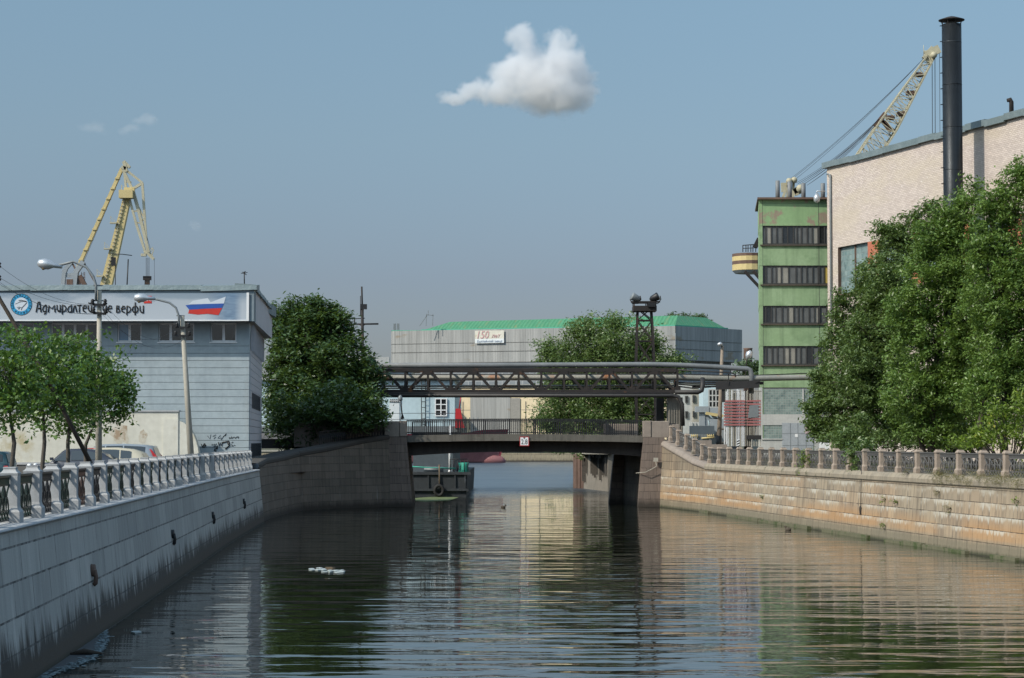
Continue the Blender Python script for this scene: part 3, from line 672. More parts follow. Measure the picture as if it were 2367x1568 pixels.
for wi, (a, c) in enumerate(wins):
    xa, xc = xof(a, BF), xof(c, BF); n = {0: 2, 1: 4, 2: 2, 3: 3, 4: 2}[wi]; f = MB(); y = BF + .10
    for x0, x1, z0, z1 in [(xa + .002, xc - .002, wz0 + .002, wz0 + .09), (xa + .002, xc - .002, wz1 - .08, wz1 - .002)]: f.box(x0, x1, y, y + .08, z0, z1)
    for k in range(n + 1): xx = xa + (xc - xa) * k / n; f.box(max(xa + .003, xx - .07), min(xc - .003, xx + .07), y - .003, y + .07, wz0 + .09, wz1 - .08)
    if n > 2 or True: f.box(xa - .05, xc + .05, BF - .06, BF + .12, wz0 - .06, wz0)
    w = f.build('window', M['white'], bb)
    g = MB()
    for k in range(n):
        g.mi = 1 if (wi, k) == (2, 0) else 0; g.box(xa + (xc - xa) * k / n, xa + (xc - xa) * (k + 1) / n, y + .05, y + .06, wz0 + .05, wz1 - .05)
    g.build('pane', [M['glass_dark'], M['glass_blue']], w)
FY = 110.9; fx = xof(585, FY); SB = (-14.62, 129.8)
zft, zfb = zof(668, FY), zof(743, FY)
b = MB(); b.box(-75, fx, FY, FY + .9, zfb, zft); b.build('fascia', M['blue_fascia'], bb)
b = MB(); b.slab((fx - .004, FY + .10), SB, zfb, zft, .9, 1); b.build('fascia_side', M['blue_side'], bb)
b = MB(); b.face([(-75, FY + .9, zfb + .1), (fx - .8, FY + .9, zfb + .1), (SB[0] - .8, SB[1], zfb + .1), (-75, SB[1], zfb + .1)]); b.build('soffit', M['blue_fascia'], bb)
b = MB(); random.seed(3); x = -75
while x < fx:                                         # wavy zinc roof edge
    x1 = min(x + random.uniform(1.6, 2.6), fx + .15); dz = random.uniform(-.05, .03)
    b.hexa([(x, FY - .12, zft - .10 + dz), (x1, FY - .12, zft - .06 + dz * .3), (x1, FY + 1.2, zft), (x, FY + 1.2, zft)], [(x, FY - .08, zft + .17 + dz * .4), (x1, FY - .08, zft + .19), (x1, FY + 1.2, zft + .30), (x, FY + 1.2, zft + .30)]); x = x1
dv = (Vector(SB) - Vector((fx, FY))); n = 10
for i in range(n):
    a = Vector((fx, FY)) + dv * i / n; c = Vector((fx, FY)) + dv * (i + 1) / n; j = random.uniform(-.04, .03)
    b.hexa([(a.x - 1, a.y, zft), (a.x + .14, a.y, zft - .08 + j), (c.x + .12, c.y, zft - .06), (c.x - 1, c.y, zft)], [(a.x - 1, a.y, zft + .3), (a.x + .1, a.y, zft + .19 + j), (c.x + .08, c.y, zft + .16), (c.x - 1, c.y, zft + .3)])
b.build('roof_edge', M['flashing'], bb)
b = MB(); b.box(-75, fx - .9, FY + 1.1, 129.6, zft - .4, zft + .22); b.build('roof', M['blue_fascia'], bb)
# side slits: upper row of windows, middle slots, bottom grille
def side_pt(t, z, o=.0): return (FA[0] + (FB[0] - FA[0]) * t + o, FA[1] + (FB[1] - FA[1]) * t, z)
b = MB()
for t in np.linspace(.08, .92, 10):
    for dt, zz in ((.018, (8.95, 9.9)),):
        p, q = side_pt(t, 0, .012), side_pt(t + .045, 0, .012); b.slab(p, q, zz[0], zz[1], .05, -1)
b.build('side_window', M['glass_dark'], bb)
for t in np.linspace(.08, .92, 10): b = MB(); p, q = side_pt(t - .012, 0, .03), side_pt(t + .002, 0, .03); b.slab(p, q, 8.85, 10.25, .16, -1); b.build('side_fin', M['blue_side'], bb)
b = MB()
for t in np.linspace(.20, .80, 9): b.slab(side_pt(t, 0, .008), side_pt(t + .03, 0, .008), 5.85, 6.7, .02, -1)
for t in np.linspace(.16, .88, 12): b.slab(side_pt(t, 0, .008), side_pt(t + .028, 0, .008), 3.05, 3.95, .02, -1)
b.build('vent_slot', M['groove'], bb)
b = MB()                                              # sprayed tags on the corner wall
def scr(pts, r=.022): b.tube([P(x, y, BF - .004) for x, y in pts], r, 4)
G = lambda L, r=.022: scr([((480 + x / 3.945) / 1.6735, (1650 + y / 3.945) / 1.6735) for x, y in L], r)
G([(1275, 145), (1310, 195), (1325, 125)], .014); G([(1400, 130), (1350, 150), (1400, 165), (1370, 190)], .014); G([(1470, 135), (1430, 180), (1480, 185), (1475, 160)], .014); G([(1480, 205), (1520, 150), (1560, 110), (1550, 140), (1510, 150)], .016)
G([(1600, 160), (1605, 190), (1640, 185), (1640, 150)], .014); G([(1650, 190), (1680, 155), (1700, 190), (1725, 150), (1752, 160), (1745, 188)], .014); G([(1600, 172), (1750, 170)], .012)
G([(1370, 290), (1380, 315), (1395, 290), (1405, 325), (1420, 290), (1425, 340)], .03); G([(1440, 240), (1450, 300), (1470, 250), (1490, 300), (1500, 245)], .035); G([(1490, 250), (1560, 235), (1600, 230), (1612, 262), (1590, 275), (1575, 250), (1610, 290), (1545, 348)], .04)
G([(1340, 275), (1343, 282)], .04); G([(1372, 270), (1375, 277)], .04); G([(1402, 266), (1405, 274)], .04); G([(1420, 340), (1385, 345), (1375, 370), (1410, 375)], .035); G([(1180, 270), (1195, 320), (1225, 260), (1250, 290), (1220, 325), (1205, 300)], .03); G([(1230, 260), (1240, 300), (1215, 290)], .03)
G([(1640, 265), (1645, 300), (1625, 300)], .014); G([(1655, 285), (1650, 305), (1670, 300), (1690, 285), (1700, 300)], .014); G([(1640, 240), (1665, 240), (1660, 255), (1640, 250)], .012)
b.build('graffiti', M['black'], bb)

# banner hung on the front of the top band
bn = empty('company_banner', P(290, 705, FY - .1), 'long pale blue banner with round emblem and Cyrillic shipyard lettering on the building front', 'banner')
by = FY - .07; zb0, zb1 = zof(741, by), zof(678, by); xr = xof(571, by)
m = NT('banner_print'); v = m.pos(); zz = m.z(v, 2); xx = m.z(v, 0)
base = m.mix(m.rng(zz, zb0, zb1, 0, 1), (.36, .41, .46), (.22, .28, .345))
base = m.mix(m.rng(m.math('ADD', m.math('MULTIPLY', m.noise(m.map(v, (.25, 1, .9)), 1.0, 6), 2.6), m.math('SUBTRACT', zb0 + .05, zz)), .0, .35, 0, .6), base, (.47, .51, .56))
xs0, xs1 = xof(418, by), xof(525, by); xe = xof(555, by)
sea = m.math('MULTIPLY', m.rng(xx, xof(470, by), xof(520, by)), m.rng(xx, xof(540, by), xof(558, by), 1, 0))
base = m.mix(m.math('MULTIPLY', sea, .9), base, m.mix(m.noise(m.map(v, (2, 1, 9)), 1.0, 4), (.02, .07, .16), (.25, .36, .48)))
M['banner'] = m.fin(base, .5)
b = MB(); b.box(-80, xr, by, by + .03, zb0, zb1); b.build('sheet', M['banner'], bn)
b = MB(); b.box(xof(568, by), xr + .06, by - .02, by - .003, zb0 - .03, zb1 + .03); b.box(-80, xof(568, by) - .002, by - .02, by - .003, zb0 - .03, zb0 + .03); b.build('hem', M['white'], bn)
# printed ship bow in three bands
yy = by - .012
M['print_w'] = simple('print_white', (.55, .60, .66), .5, 0, .05); M['print_b'] = simple('print_blue', (.02, .08, .33), .5, 0, .2); M['print_r'] = simple('print_red', (.50, .03, .02), .5, 0, .2)
def zp(x, y): p = P(x, y, yy); return (p.x, yy, p.z)
Zf = lambda x, y: zp(x / 1.7426 / 1.6735, (900 + y / 1.7426) / 1.6735)
for nm, mt, poly in (('hull_white', 'print_w', [(1300, 460), (1400, 442), (1420, 470), (1522, 432), (1510, 478), (1270, 485)]),
                     ('hull_blue', 'print_b', [(1250, 490), (1320, 484), (1510, 478), (1497, 508), (1410, 512), (1400, 512), (1275, 520)]),
                     ('hull_red', 'print_r', [(1275, 521), (1400, 513), (1410, 513), (1497, 509), (1472, 557), (1400, 548), (1330, 553), (1268, 545)])):
    b = MB(); b.prism([Zf(*q) for q in poly], (0, .006, 0)); b.build(nm, M[mt], bn)
cx_, cz_ = zp(49, 704)[0], zp(49, 704)[2]
def disc(r0, r1, y, mat, name, n=40):
    b = MB()
    for k in range(n):
        t0, t1 = 2 * math.pi * k / n, 2 * math.pi * (k + 1) / n
        b.face([(cx_ + r0 * math.cos(t0), y, cz_ + r0 * math.sin(t0)), (cx_ + r1 * math.cos(t0), y, cz_ + r1 * math.sin(t0)), (cx_ + r1 * math.cos(t1), y, cz_ + r1 * math.sin(t1)), (cx_ + r0 * math.cos(t1), y, cz_ + r0 * math.sin(t1))])
    return b.build(name, mat, bn)
M['logo_blue'] = simple('logo_blue', (.02, .28, .52), .5, 0, .05)
disc(.001, .56, by - .006, M['logo_blue'], 'emblem_ring'); disc(.001, .36, by - .010, M['print_w'], 'emblem_field'); disc(.54, .565, by - .013, M['black'], 'emblem_rim')
for word, a0, a1 in (('АДМИРАЛТЕЙСКИЕ', 205, -25), ('ВЕРФИ', 232, 308)):
    L = len(word)
    for i, ch in enumerate(word):
        t = R(a0 + (a1 - a0) * i / (L - 1)); rr_ = .46; lower = word == 'ВЕРФИ'
        ang = (t - math.pi / 2) if not lower else (t + math.pi / 2)
        ctr = Vector((cx_ + rr_ * math.cos(t), by - .016, cz_ + rr_ * math.sin(t))); upv = Vector((-math.sin(ang), 0, math.cos(ang)))
        o = text('emblem_letter', ch, M['black'], bn, ctr - upv * .055, .15, align='CENTER', ext=.001); o.rotation_mode = 'XYZ'
        o.matrix_local = Matrix.Translation(Vector(ctr - upv * .05) - ORG[bn.name]) @ Matrix.Rotation(-ang, 4, 'Y') @ Matrix.Rotation(R(90), 4, 'X')
b = MB()
def em(L, r=.016): b.tube([(cx_ + x, by - .016, cz_ + z) for x, z in L], r, 5)
ez = lambda L, r: em([((x - 255) * .00330, (245 - y) * .00330) for x, y in L], r)
ez([(160, 240), (230, 207), (290, 196)], .008); ez([(215, 182), (250, 178), (290, 186), (338, 198)], .016); ez([(225, 205), (290, 196), (338, 204)], .012); ez([(338, 200), (342, 216), (305, 258), (268, 294), (258, 335)], .014); ez([(188, 292), (225, 285), (258, 296)], .010); ez([(200, 308), (238, 298)], .010); ez([(210, 322), (236, 312)], .010)
b.build('emblem_bird', M['black'], bn)
# thin drawn capitals of the banner
zbn = lambda x, y: zp((20 + x / 4.081) / 1.6735, (1120 + y / 4.081) / 1.6735)
GLY = [('А', [[(487, 358), (518, 195), (542, 195), (565, 358)], [(497, 300), (556, 300)]]),
 ('д', [[(645, 245), (605, 265), (590, 315), (605, 352), (645, 345)], [(648, 243), (645, 350), (638, 378), (612, 390)]]),
 ('м', [[(680, 360), (690, 250), (733, 302), (775, 250), (787, 360)]]),
 ('и', [[(815, 245), (820, 310), (840, 348), (868, 355)], [(868, 245), (868, 358)]]),
 ('р', [[(903, 245), (900, 392)], [(903, 245), (945, 265), (962, 300), (945, 335), (903, 355)]]),
 ('а', [[(1045, 358), (1045, 245), (1002, 275), (985, 320), (1000, 356), (1045, 358)]]),
 ('л', [[(1070, 358), (1090, 256), (1106, 256), (1130, 358)]]),
 ('т', [[(1135, 250), (1203, 250)], [(1172, 250), (1170, 365)]]),
 ('е', [[(1230, 300), (1282, 292), (1275, 258), (1250, 250), (1226, 290), (1232, 338), (1270, 360)]]),
 ('й', [[(1310, 250), (1315, 315), (1335, 350), (1360, 354)], [(1360, 250), (1360, 362)], [(1313, 208), (1335, 222), (1360, 208)]]),
 ('с', [[(1435, 250), (1402, 265), (1388, 310), (1400, 350), (1428, 360)]]),
 ('к', [[(1462, 250), (1462, 362)], [(1502, 250), (1465, 305), (1506, 362)]]),
 ('и', [[(1540, 255), (1545, 320), (1565, 352), (1592, 358)], [(1592, 250), (1592, 365)]]),
 ('е', [[(1625, 306), (1682, 298), (1672, 262), (1645, 255), (1620, 295), (1630, 342), (1668, 362)]]),
 ('в', [[(1758, 365), (1760, 255), (1795, 262), (1790, 295), (1762, 305), (1804, 320), (1808, 350), (1758, 365)]]),
 ('е', [[(1842, 310), (1892, 302), (1882, 268), (1860, 260), (1836, 300), (1845, 347), (1885, 368)]]),
 ('р', [[(1922, 260), (1920, 405)], [(1922, 260), (1965, 280), (1982, 315), (1965, 350), (1922, 368)]]),
 ('ф', [[(2052, 205), (2050, 405)], [(2052 + 43 * math.cos(k * math.pi / 6), 315 + 52 * math.sin(k * math.pi / 6)) for k in range(13)]]),
 ('и', [[(2125, 260), (2130, 330), (2150, 365), (2180, 370)], [(2180, 255), (2180, 375)]])]
for ch, st in GLY:
    b = MB()
    for L in st: b.tube([zbn(*q) for q in L], .036, 5)
    b.build('letter', M['black'], bn)
p0, p1 = zbn(2188, 220), zbn(2313, 103); b = MB(); b.box(p0[0], p1[0], by - .014, by - .008, p0[2], p1[2]); b.build('small_logo', M['print_r'], bn)
text('small_logo_letters', 'ОСК', M['print_w'], bn, (p0[0] + .08, by - .018, p1[2] - .27), .22, ext=.001)
an = empty('roof_antenna', P(565, 662, 120), 'thin tv aerial mast on the corner of the blue grey roof', 'antenna')
b = MB(); Y = 120; b.tube([P(565, 664, Y), P(564.5, 628, Y)], .035, 6)
for k, (x, y) in enumerate(((557, 632), (560, 629), (572, 630), (570, 636), (568, 627))): b.tube([P(564.5, 632, Y), P(x, y, Y)], .02, 4)
b.build('mast', M['iron_dark'], an)

# ------------------------------------------------------------------ cream plaster wall in front of it
cw = empty('plaster_wall', (-25, 110.2, 2.25), 'stained cream plaster wall with a quarter round end in front of the blue building', 'wall')
CYW = 110.1
b = MB(); xA = xof(411, CYW); zA = zof(952, CYW); zB = zof(971, CYW); xR = xof(461, CYW); pts = [(-70, 2.9), (xR, 2.9)]
cxq, czq = xof(409, CYW), 2.9; rq = xR - cxq
arc = [(xof(409 + 52 * math.sin(t), CYW), 2.9 + (zof(973, CYW) - 2.9) * math.cos(t)) for t in np.linspace(math.pi / 2, 0.12, 9)]
pts += arc[1:] + [(xA, zof(973, CYW)), (xA, zA), (-70, zA)]
b.prism([(x, CYW, z) for x, z in pts], (0, .6, 0)); b.build('wall_face', M['cream'], cw)
b = MB(); b.box(-70, xA + .05, CYW - .06, CYW + .7, zA, zA + .07); b.box(-70, xR, CYW - .10, CYW - .002, 2.86, 2.98); b.build('ledge', M['coping_l'], cw)
b = MB(); b.box(-70, xR + .1, CYW - .05, CYW + .65, 2.2, 2.858); b.build('plinth', M['plinth'], cw)
b = MB(); b.box(xof(235, CYW), xof(372, CYW), CYW - .03, CYW - .002, 2.98, zA - .05)if False else b.box(xof(377, CYW), xof(411, CYW) + .02, CYW - .05, CYW - .002, 2.99, zof(968, CYW)); b.build('pier', M['cream'], cw)
random.seed(11); b = MB()
for cx0, cy0, rx0, ry0 in ((276, 1005, 22, 30), (330, 1008, 12, 20)):
    n = 18; poly = []
    for k in range(n): t = 2 * math.pi * k / n; rr2 = random.uniform(.6, 1.1); p = P(cx0 + rx0 * rr2 * math.cos(t), cy0 - ry0 * rr2 * math.sin(t), CYW - .004); poly.append(p)
    b.prism(poly, (0, .003, 0))
b.build('bare_render', M['cream_worn'], cw)

# ------------------------------------------------------------------ green workshop block on the right
GY = 180.0
gb = empty('green_workshop', (25, GY, 2.6), 'tall green panel building with dark ribbon windows beside the pink brick hall', 'building')
gx0, gx1 = xof(1757, GY), 31.0; gtop = zof(462, GY); gbot = zof(896, GY)
rows = [(522, 566), (614, 658), (707, 749), (800, 844)]
b = MB(); zcur = gtop; segs = []
for a, c in rows: segs.append((zof(a, GY), zcur)); zcur = zof(c, GY)
segs.append((gbot, zcur))
for i, (z0, z1) in enumerate(segs):
    bb2 = MB(); xa = gx0; 
    bb2.hexa([(gx0, GY, z0), (gx1, GY, z0), (gx1, GY + 9, z0), (gx0 + .95, GY + 9, z0)], [(gx0, GY, z1), (gx1, GY, z1), (gx1, GY + 9, z1), (gx0 + .95, GY + 9, z1)]); bb2.build('wall_band', M['green_peel'] if i == 0 else M['green_wall'], gb)
b = MB(); b.hexa([(gx0 + .02, GY + .02, 2.5), (gx0 + .3, GY + .02, 2.5), (gx0 + 1.4, GY + 8.9, 2.5), (gx0 + .97, GY + 8.9, 2.5)], [(gx0 + .02, GY + .02, gtop - .02), (gx0 + .3, GY + .02, gtop - .02), (gx0 + 1.4, GY + 8.9, gtop - .02), (gx0 + .97, GY + 8.9, gtop - .02)]); b.build('corner_pier', M['green_wall'], gb)
for z in [(segs[i][0] + segs[i][1]) / 2 for i in range(5)]: pass
b = MB(); b.box(gx0 - .002 + 5.05, gx0 + 5.09, GY - .006, GY - .002, gbot, gtop); b.box(gx0 + .3, gx0 + .33, GY - .006, GY - .002, gbot, gtop); b.box(gx0, gx1, GY - .007, GY - .003, segs[0][0] + 1.9, segs[0][0] + 1.93); b.build('panel_joint', M['frame_dark'], gb)
b = MB(); b.box(gx0 + 1.2, gx1, GY + .6, GY + 8.8, 2.6, gtop - .1); b.build('interior', M['frame_dark'], gb)
random.seed(5); cols = [0, 1, 2, 0, 0, 0, 0, 1, 0, 2, 0, 3]
for ri, (a, c) in enumerate(rows):
    z0, z1 = zof(c, GY), zof(a, GY)
    for part, (xa, xc, n) in enumerate(((gx0 + .18, gx0 + 5.0, 11 - ri % 2), (gx0 + 5.1, gx1, 9))):
        f = MB(); f.box(xa, xc, GY + .06, GY + .2, z1 - .10, z1 - .002); f.box(xa, xc, GY + .06, GY + .2, z0 + .002, z0 + .12)
        ws = [random.uniform(.7, 1.3) for _ in range(n)]; tot = sum(ws); x = xa; ed = [xa]
        for w_ in ws: x += w_ / tot * (xc - xa); ed.append(x)
        for x in ed: f.box(x - .045, x + .045, GY + .055, GY + .19, z0 + .12, z1 - .10)
        w = f.build('window', M['frame_dark'], gb); g = MB()
        for k in range(n):
            g.mi = random.choice([0, 0, 0, 1, 0, 0, 2, 0, 1, 0]) if not (part == 1 and k == 1 and ri in (1, 3)) else 3
            dy = random.uniform(0, .02); g.box(ed[k], ed[k + 1], GY + .12 + dy, GY + .13 + dy, z0 + .05, z1 - .05)
        g.build('pane', [M['pane_grey'], M['pane_curtain'], M['pane_dark'], M['pane_yellow']], w)
    s = MB(); s.box(gx0 + .1, gx1, GY - .16, GY + .05, z0 - .10, z0 - .003); s.build('window_sill', M['sill'], gb)
b = MB(); b.hexa([(gx0 - .15, GY - .35, gtop), (gx1, GY - .5, gtop), (gx1, GY + 9.4, gtop), (gx0 + .75, GY + 9.4, gtop)], [(gx0 - .15, GY - .35, gtop + .17), (gx1, GY - .5, gtop + .17), (gx1, GY + 9.4, gtop + .17), (gx0 + .75, GY + 9.4, gtop + .17)]); b.build('roof_edge', M['rust_roof'], gb)
for px, py, h in ((1801, 418, 1), (1829, 420, 1), (1861, 424, 1), (1906, 424, 1)):
    x = xof(px, GY + 3); b = MB(); b.lathe((x, GY + 3, gtop + .2), [(.19, 0), (.19, zof(py, GY + 3) - gtop - .2), (.14, zof(py, GY + 3) - gtop - .19)], 12); b.build('roof_vent_pipe', M['pipe_grey'], gb)
# whitewashed base with glass blocks and the gate
b = MB(); zt = gbot; gxr = xof(2030, GY)
def gq(x0, x1, y0, y1): return xof(x0, GY), xof(x1, GY), zof(y1, GY), zof(y0, GY)
xa, xb_, z0, z1 = gq(1763, 1870, 900, 958); xc_, xd_, z2, z3 = gq(1763, 1808, 983, 1014); xe_, xf_, z4, z5 = gq(1808, 1880, 978, 1050)
b.box(gx0 + .002, gxr, GY, GY + .6, z3, z0); b.box(gx0 + .002, xc_, GY, GY + .6, 2.5, z3); b.box(xc_, xd_, GY, GY + 8.9, 2.5, z2); b.box(xf_, gxr, GY, GY + 8.9, 2.5, z3); b.box(gx0 + .002, xa, GY, GY + .6, z0, zt); b.box(xf_ + 2, gxr, GY, GY + 8.9, z0, zt)
b.box(xa, gxr, GY + .1, GY + .16, z1, zt - .002)
b.build('base_wall', M['whitewash'], gb)
def uvbox(name, x0, x1, z0, z1, y, mat, par):
    b = MB(); b.face([(x0, y, z0), (x1, y, z0), (x1, y, z1), (x0, y, z1)], [(x0, z0), (x1, z0), (x1, z1), (x0, z1)]); return b.build(name, mat, par)
uvbox('glass_block_window', xa, xa + 3.35, z0, z1, GY + .05, M['gblock'], gb); uvbox('glass_block_window', xa + 3.5, xa + 7, z0, z1, GY + .05, M['gblock'], gb); uvbox('glass_block_window', xc_, xd_, z2, z3, GY + .05, M['gblock'], gb)
b = MB(); b.box(xa + 3.36, xa + 3.49, GY - .02, GY + .12, z0, z1); b.box(xc_ - .1, xd_ + .05, GY - .08, GY - .002, z2 - .1, z2); b.build('mullion', M['whitewash'], gb)
b = MB(); b.box(xe_, xf_, GY - .05, GY - .004, 2.6, z5); gd = b.build('gate', M['gate'], gb)
b = MB()
for t in (.26, .5, .76): x = xe_ + (xf_ - xe_) * t; b.box(x - .02, x + .02, GY - .065, GY - .052, 2.6, z5)
for zz in (z5 - .9, z5 - 1.9): b.box(xe_, xf_, GY - .064, GY - .052, zz, zz + .03)
b.build('gate_rib', M['steel_grey'], gd)
b = MB(); p = P(1841, 1007, GY - .07); b.box(p.x - .12, p.x + .12, p.y, p.y + .01, p.z - .13, p.z + .13); b.build('notice', M['white'], gd)
b = MB(); p = P(1869, 995, GY - .07); b.box(p.x - .3, p.x + .3, p.y, p.y + .01, p.z - .3, p.z + .3); b.build('faded_poster', simple('poster_pink', (.42, .33, .35), .7), gd)

# ------------------------------------------------------------------ pink brick hall
A0 = Vector((26.4, 178.0)); DV = Vector((.317, -.948)).normalized(); NV = Vector((DV.y, -DV.x))     # NV faces the canal
ph = empty('brick_hall', (*A0, 2.6), 'very tall pale pink brick hall with grey roof edge behind the right hand trees', 'building')
htop = zof(388, 178)
def HP(u, z, o=0.0): p = A0 + DV * u + NV * o; return (p.x, p.y, z)
def hq(u0, u1, z0, z1, mat, name, o=0.0, par=None):
    b = MB(); b.face([HP(u0, z0, o), HP(u1, z0, o), HP(u1, z1, o), HP(u0, z1, o)], [(u0, z0), (u1, z0), (u1, z1), (u0, z1)]); return b.build(name, mat, par or ph)
zw0, zw1 = zof(686, 178), zof(577, 178)
b = MB()
def wq(u0, u1, z0, z1): b.face([HP(u0, z0), HP(u1, z0), HP(u1, z1), HP(u0, z1)], [(u0, z0), (u1, z0), (u1, z1), (u0, z1)])
wq(0, 95, zw1, htop); wq(0, 95, 2.4, zw0); us = [0, 1.9]; wins_u = []
u = 1.9
while u < 90: wins_u.append((u, u + 5.2)); u += 7.0
prev = 0
for a, c in wins_u: wq(prev, a, zw0, zw1); prev = c
wq(prev, 95, zw0, zw1)
e0 = A0 - NV * 14
b.face([(e0.x, e0.y, 2.4), HP(0, 2.4), HP(0, htop), (e0.x, e0.y, htop)], [(0, 2.4), (14, 2.4), (14, htop), (0, htop)])
b.build('brick_wall', M['pink'], ph)
for a, c in wins_u:
    hq(a, c, zw0, zw1, M['gblock_b'], 'glass_block_window', -.3); b = MB()
    b.beam(HP((a + c) / 2, zw0, -.25), HP((a + c) / 2, zw1, -.25), .12); b.beam(HP(a, zw0 - .05, .05), HP(c, zw0 - .05, .05), .2)
    for q in ((a, -.3, a, 0), (c, 0, c, -.3)): b.face([HP(q[0], zw0, q[1]), HP(q[2], zw0, q[3]), HP(q[2], zw1, q[3]), HP(q[0], zw1, q[1])])
    b.build('window_frame', M['rust_light'], ph)
for i in range(len(wins_u) - 1):
    hq(wins_u[i][1], wins_u[i + 1][0], zw0, zw1, M['red_brick'], 'red_brick_pier', .004)
b = MB(); random.seed(8); u = -.4
while u < 95:
    u1 = u + random.uniform(2.2, 3.4); j = random.uniform(-.03, .08)
    q = [HP(u, 0, .28)[:2], HP(u1, 0, .28)[:2], HP(u1, 0, -1)[:2], HP(u, 0, -1)[:2]]
    b.hexa([(*p, htop - .12 + j) for p in q], [(*p, htop + .36 + j) for p in q]); u = u1
b.build('roof_edge', M['flashing'], ph)
b = MB(); q = [HP(0, 0, -.5)[:2], HP(95, 0, -.5)[:2], HP(95, 0, -30)[:2], HP(0, 0, -30)[:2]]; b.hexa([(*p, 2.4) for p in q], [(*p, htop) for p in q]); b.build('core', M['groove'], ph)
b = MB(); b.tube([HP(.35, htop - .6, .15), HP(.9, htop - .7, .15), HP(.9, htop - 3, .15), HP(.9, 5, .15)], .09, 8); b.build('downpipe', M['steel_grey'], ph)
b = MB(); b.tube([HP(.1, htop - 2, .2), HP(-.1, htop - 2, .9), HP(-.1, htop - 2.2, .9)], .05, 6); b.lathe(HP(-.1, htop - 3.0, .9), [(.05, 0), (.26, .15), (.28, .5), (.12, .8)], 10); b.build('wall_lamp', M['alu'], ph)
b = MB(); p = Vector(P(2338, 260, 151)); b.tube([p + Vector((0, 0, -.6)), p + Vector((0, 0, .75)), p + Vector((-.08, 0, .9)), p + Vector((-.3, 0, .85))], [.17, .16, .18, .13], 10); b.build('roof_pipe', M['rust'], ph)
# ---- chimney
CHY = 153.5; cxx = xof(2209, CHY); rch = 22.5 / F * CHY
ch = empty('chimney', (cxx, CHY, 2.6), 'tall dark blue steel chimney with conical rain cap beside the brick hall', 'chimney')
zc = zof(57, CHY); b = MB(); b.lathe((cxx, CHY, 2.6), [(rch, 0), (rch, zc - 2.6)], 40)
for z in np.arange(5, zc, 3.1): b.lathe((cxx, CHY, z), [(rch + .004, 0), (rch + .012, .012), (rch + .012, .04), (rch + .004, .052)], 40); b.build('flue', M['stack'], ch)
b = MB(); b.lathe((cxx, CHY, zof(57, CHY) + .28), [(.93, 0), (.94, .05), (.33, .26), (.05, .33)], 24)
for k in range(8): t = 2 * math.pi * k / 8 + .2; b.beam((cxx + .66 * math.cos(t), CHY + .66 * math.sin(t), zc - .1), (cxx + .78 * math.cos(t), CHY + .78 * math.sin(t), zc + .31), .05)
b.build('rain_cap', M['rust'], ch)
b = MB()
for z in np.arange(10, zc, 1.15): b.tube([(cxx - rch + .02, CHY - .12, z), (cxx - rch - .14, CHY - .12, z), (cxx - rch - .14, CHY + .12, z), (cxx - rch + .02, CHY + .12, z)], .018, 4)
b.build('rung', M['iron_dark'], ch)
# ------------------------------------------------------------------ far shipyard hall with green roof
L_, C_, R_ = Vector((-25.5, 450.2)), Vector((32.97, 430.0)), Vector((48.0, 445.0))
fh = empty('shipyard_hall', (10, 440, 2.2), 'long shipyard hall clad in grey corrugated sheet under a green hipped roof', 'building')
zt_, zb_ = 27.2, 20.3
def uq(mb, a, c, z0, z1, o=0.0, u0=0):
    d = (c - a).normalized(); n = Vector((d.y, -d.x)) * o; L = (c - a).length; a = a + n; c = c + n
    mb.face([(a.x, a.y, z0), (c.x, c.y, z0), (c.x, c.y, z1), (a.x, a.y, z1)], [(u0, z0), (u0 + L, z0), (u0 + L, z1), (u0, z1)])
BK = L_ + (R_ - C_) * 2.2; BR = C_ + (R_ - C_) * 1.0
tiers = [(zt_, 24.4), (24.4, 22.6), (22.6, zb_)]
for i, (a, c) in enumerate(tiers):
    b = MB(); uq(b, L_, C_, c, a, .12 * (2 - i) * .3); uq(b, C_, R_, c, a, .12 * (2 - i) * .3, 61); b.build('cladding', M['corr'], fh)
b = MB()
for z in (24.4, 22.6, zb_ + .05): uq(b, L_, C_, z - .02, z + .05, .1); uq(b, C_, R_, z - .02, z + .05, .1)
b.build('sheet_seam', M['plinth'], fh)
b = MB(); b.face([(*L_, zb_), (*C_, zb_), (*R_, zb_), (*BK, zb_)]); b.face([(*L_, zt_ - .1), (*C_, zt_ - .1), (*R_, zt_ - .1), (*BK, zt_ - .1)]); b.build('underside', M['steel_grey'], fh)
d1 = (C_ - L_).normalized(); d2 = (R_ - C_).normalized()
def pt(s, t, z): p = L_ + d1 * s + d2 * t; return Vector((p.x, p.y, z))
LL = (C_ - L_).length; e0, e1, e2, e3 = pt(6.2, .8, zt_), pt(LL - .6, .8, zt_), pt(LL - .6, 17.5, zt_), pt(6.2, 17.5, zt_)
r0, r1, r2 = pt(9.0, 5.5, 29.2), pt(LL - 3.2, 5.5, 29.6), pt(LL - 3.2, 14.5, 29.5); r3 = pt(9.0, 14.5, 29.2)
def rf(mb, q):
    a, c = q[0], q[1]; dd = (c - a).normalized(); mb.face(q, [((p - a).dot(dd), (p - a - dd * (p - a).dot(dd)).length) for p in q])
b = MB(); rf(b, [e0, e1, r1, r0]); rf(b, [e1, e2, r2, r1]); rf(b, [e3, e0, r0, r3]); rf(b, [r0, r1, r2, r3]); b.build('roof', M['roof_green'], fh)
b = MB(); b.beam(e0 + Vector((0, -.1, .1)), e1 + Vector((0, -.1, .1)), .3); b.beam(e1 + Vector((0, 0, .1)), e2 + Vector((0, 0, .1)), .3); b.beam(L_.to_3d() + Vector((0, 0, zt_ + .05)), e0, .2); b.build('gutter', simple('gutter_green', (.06, .33, .22), .6), fh)
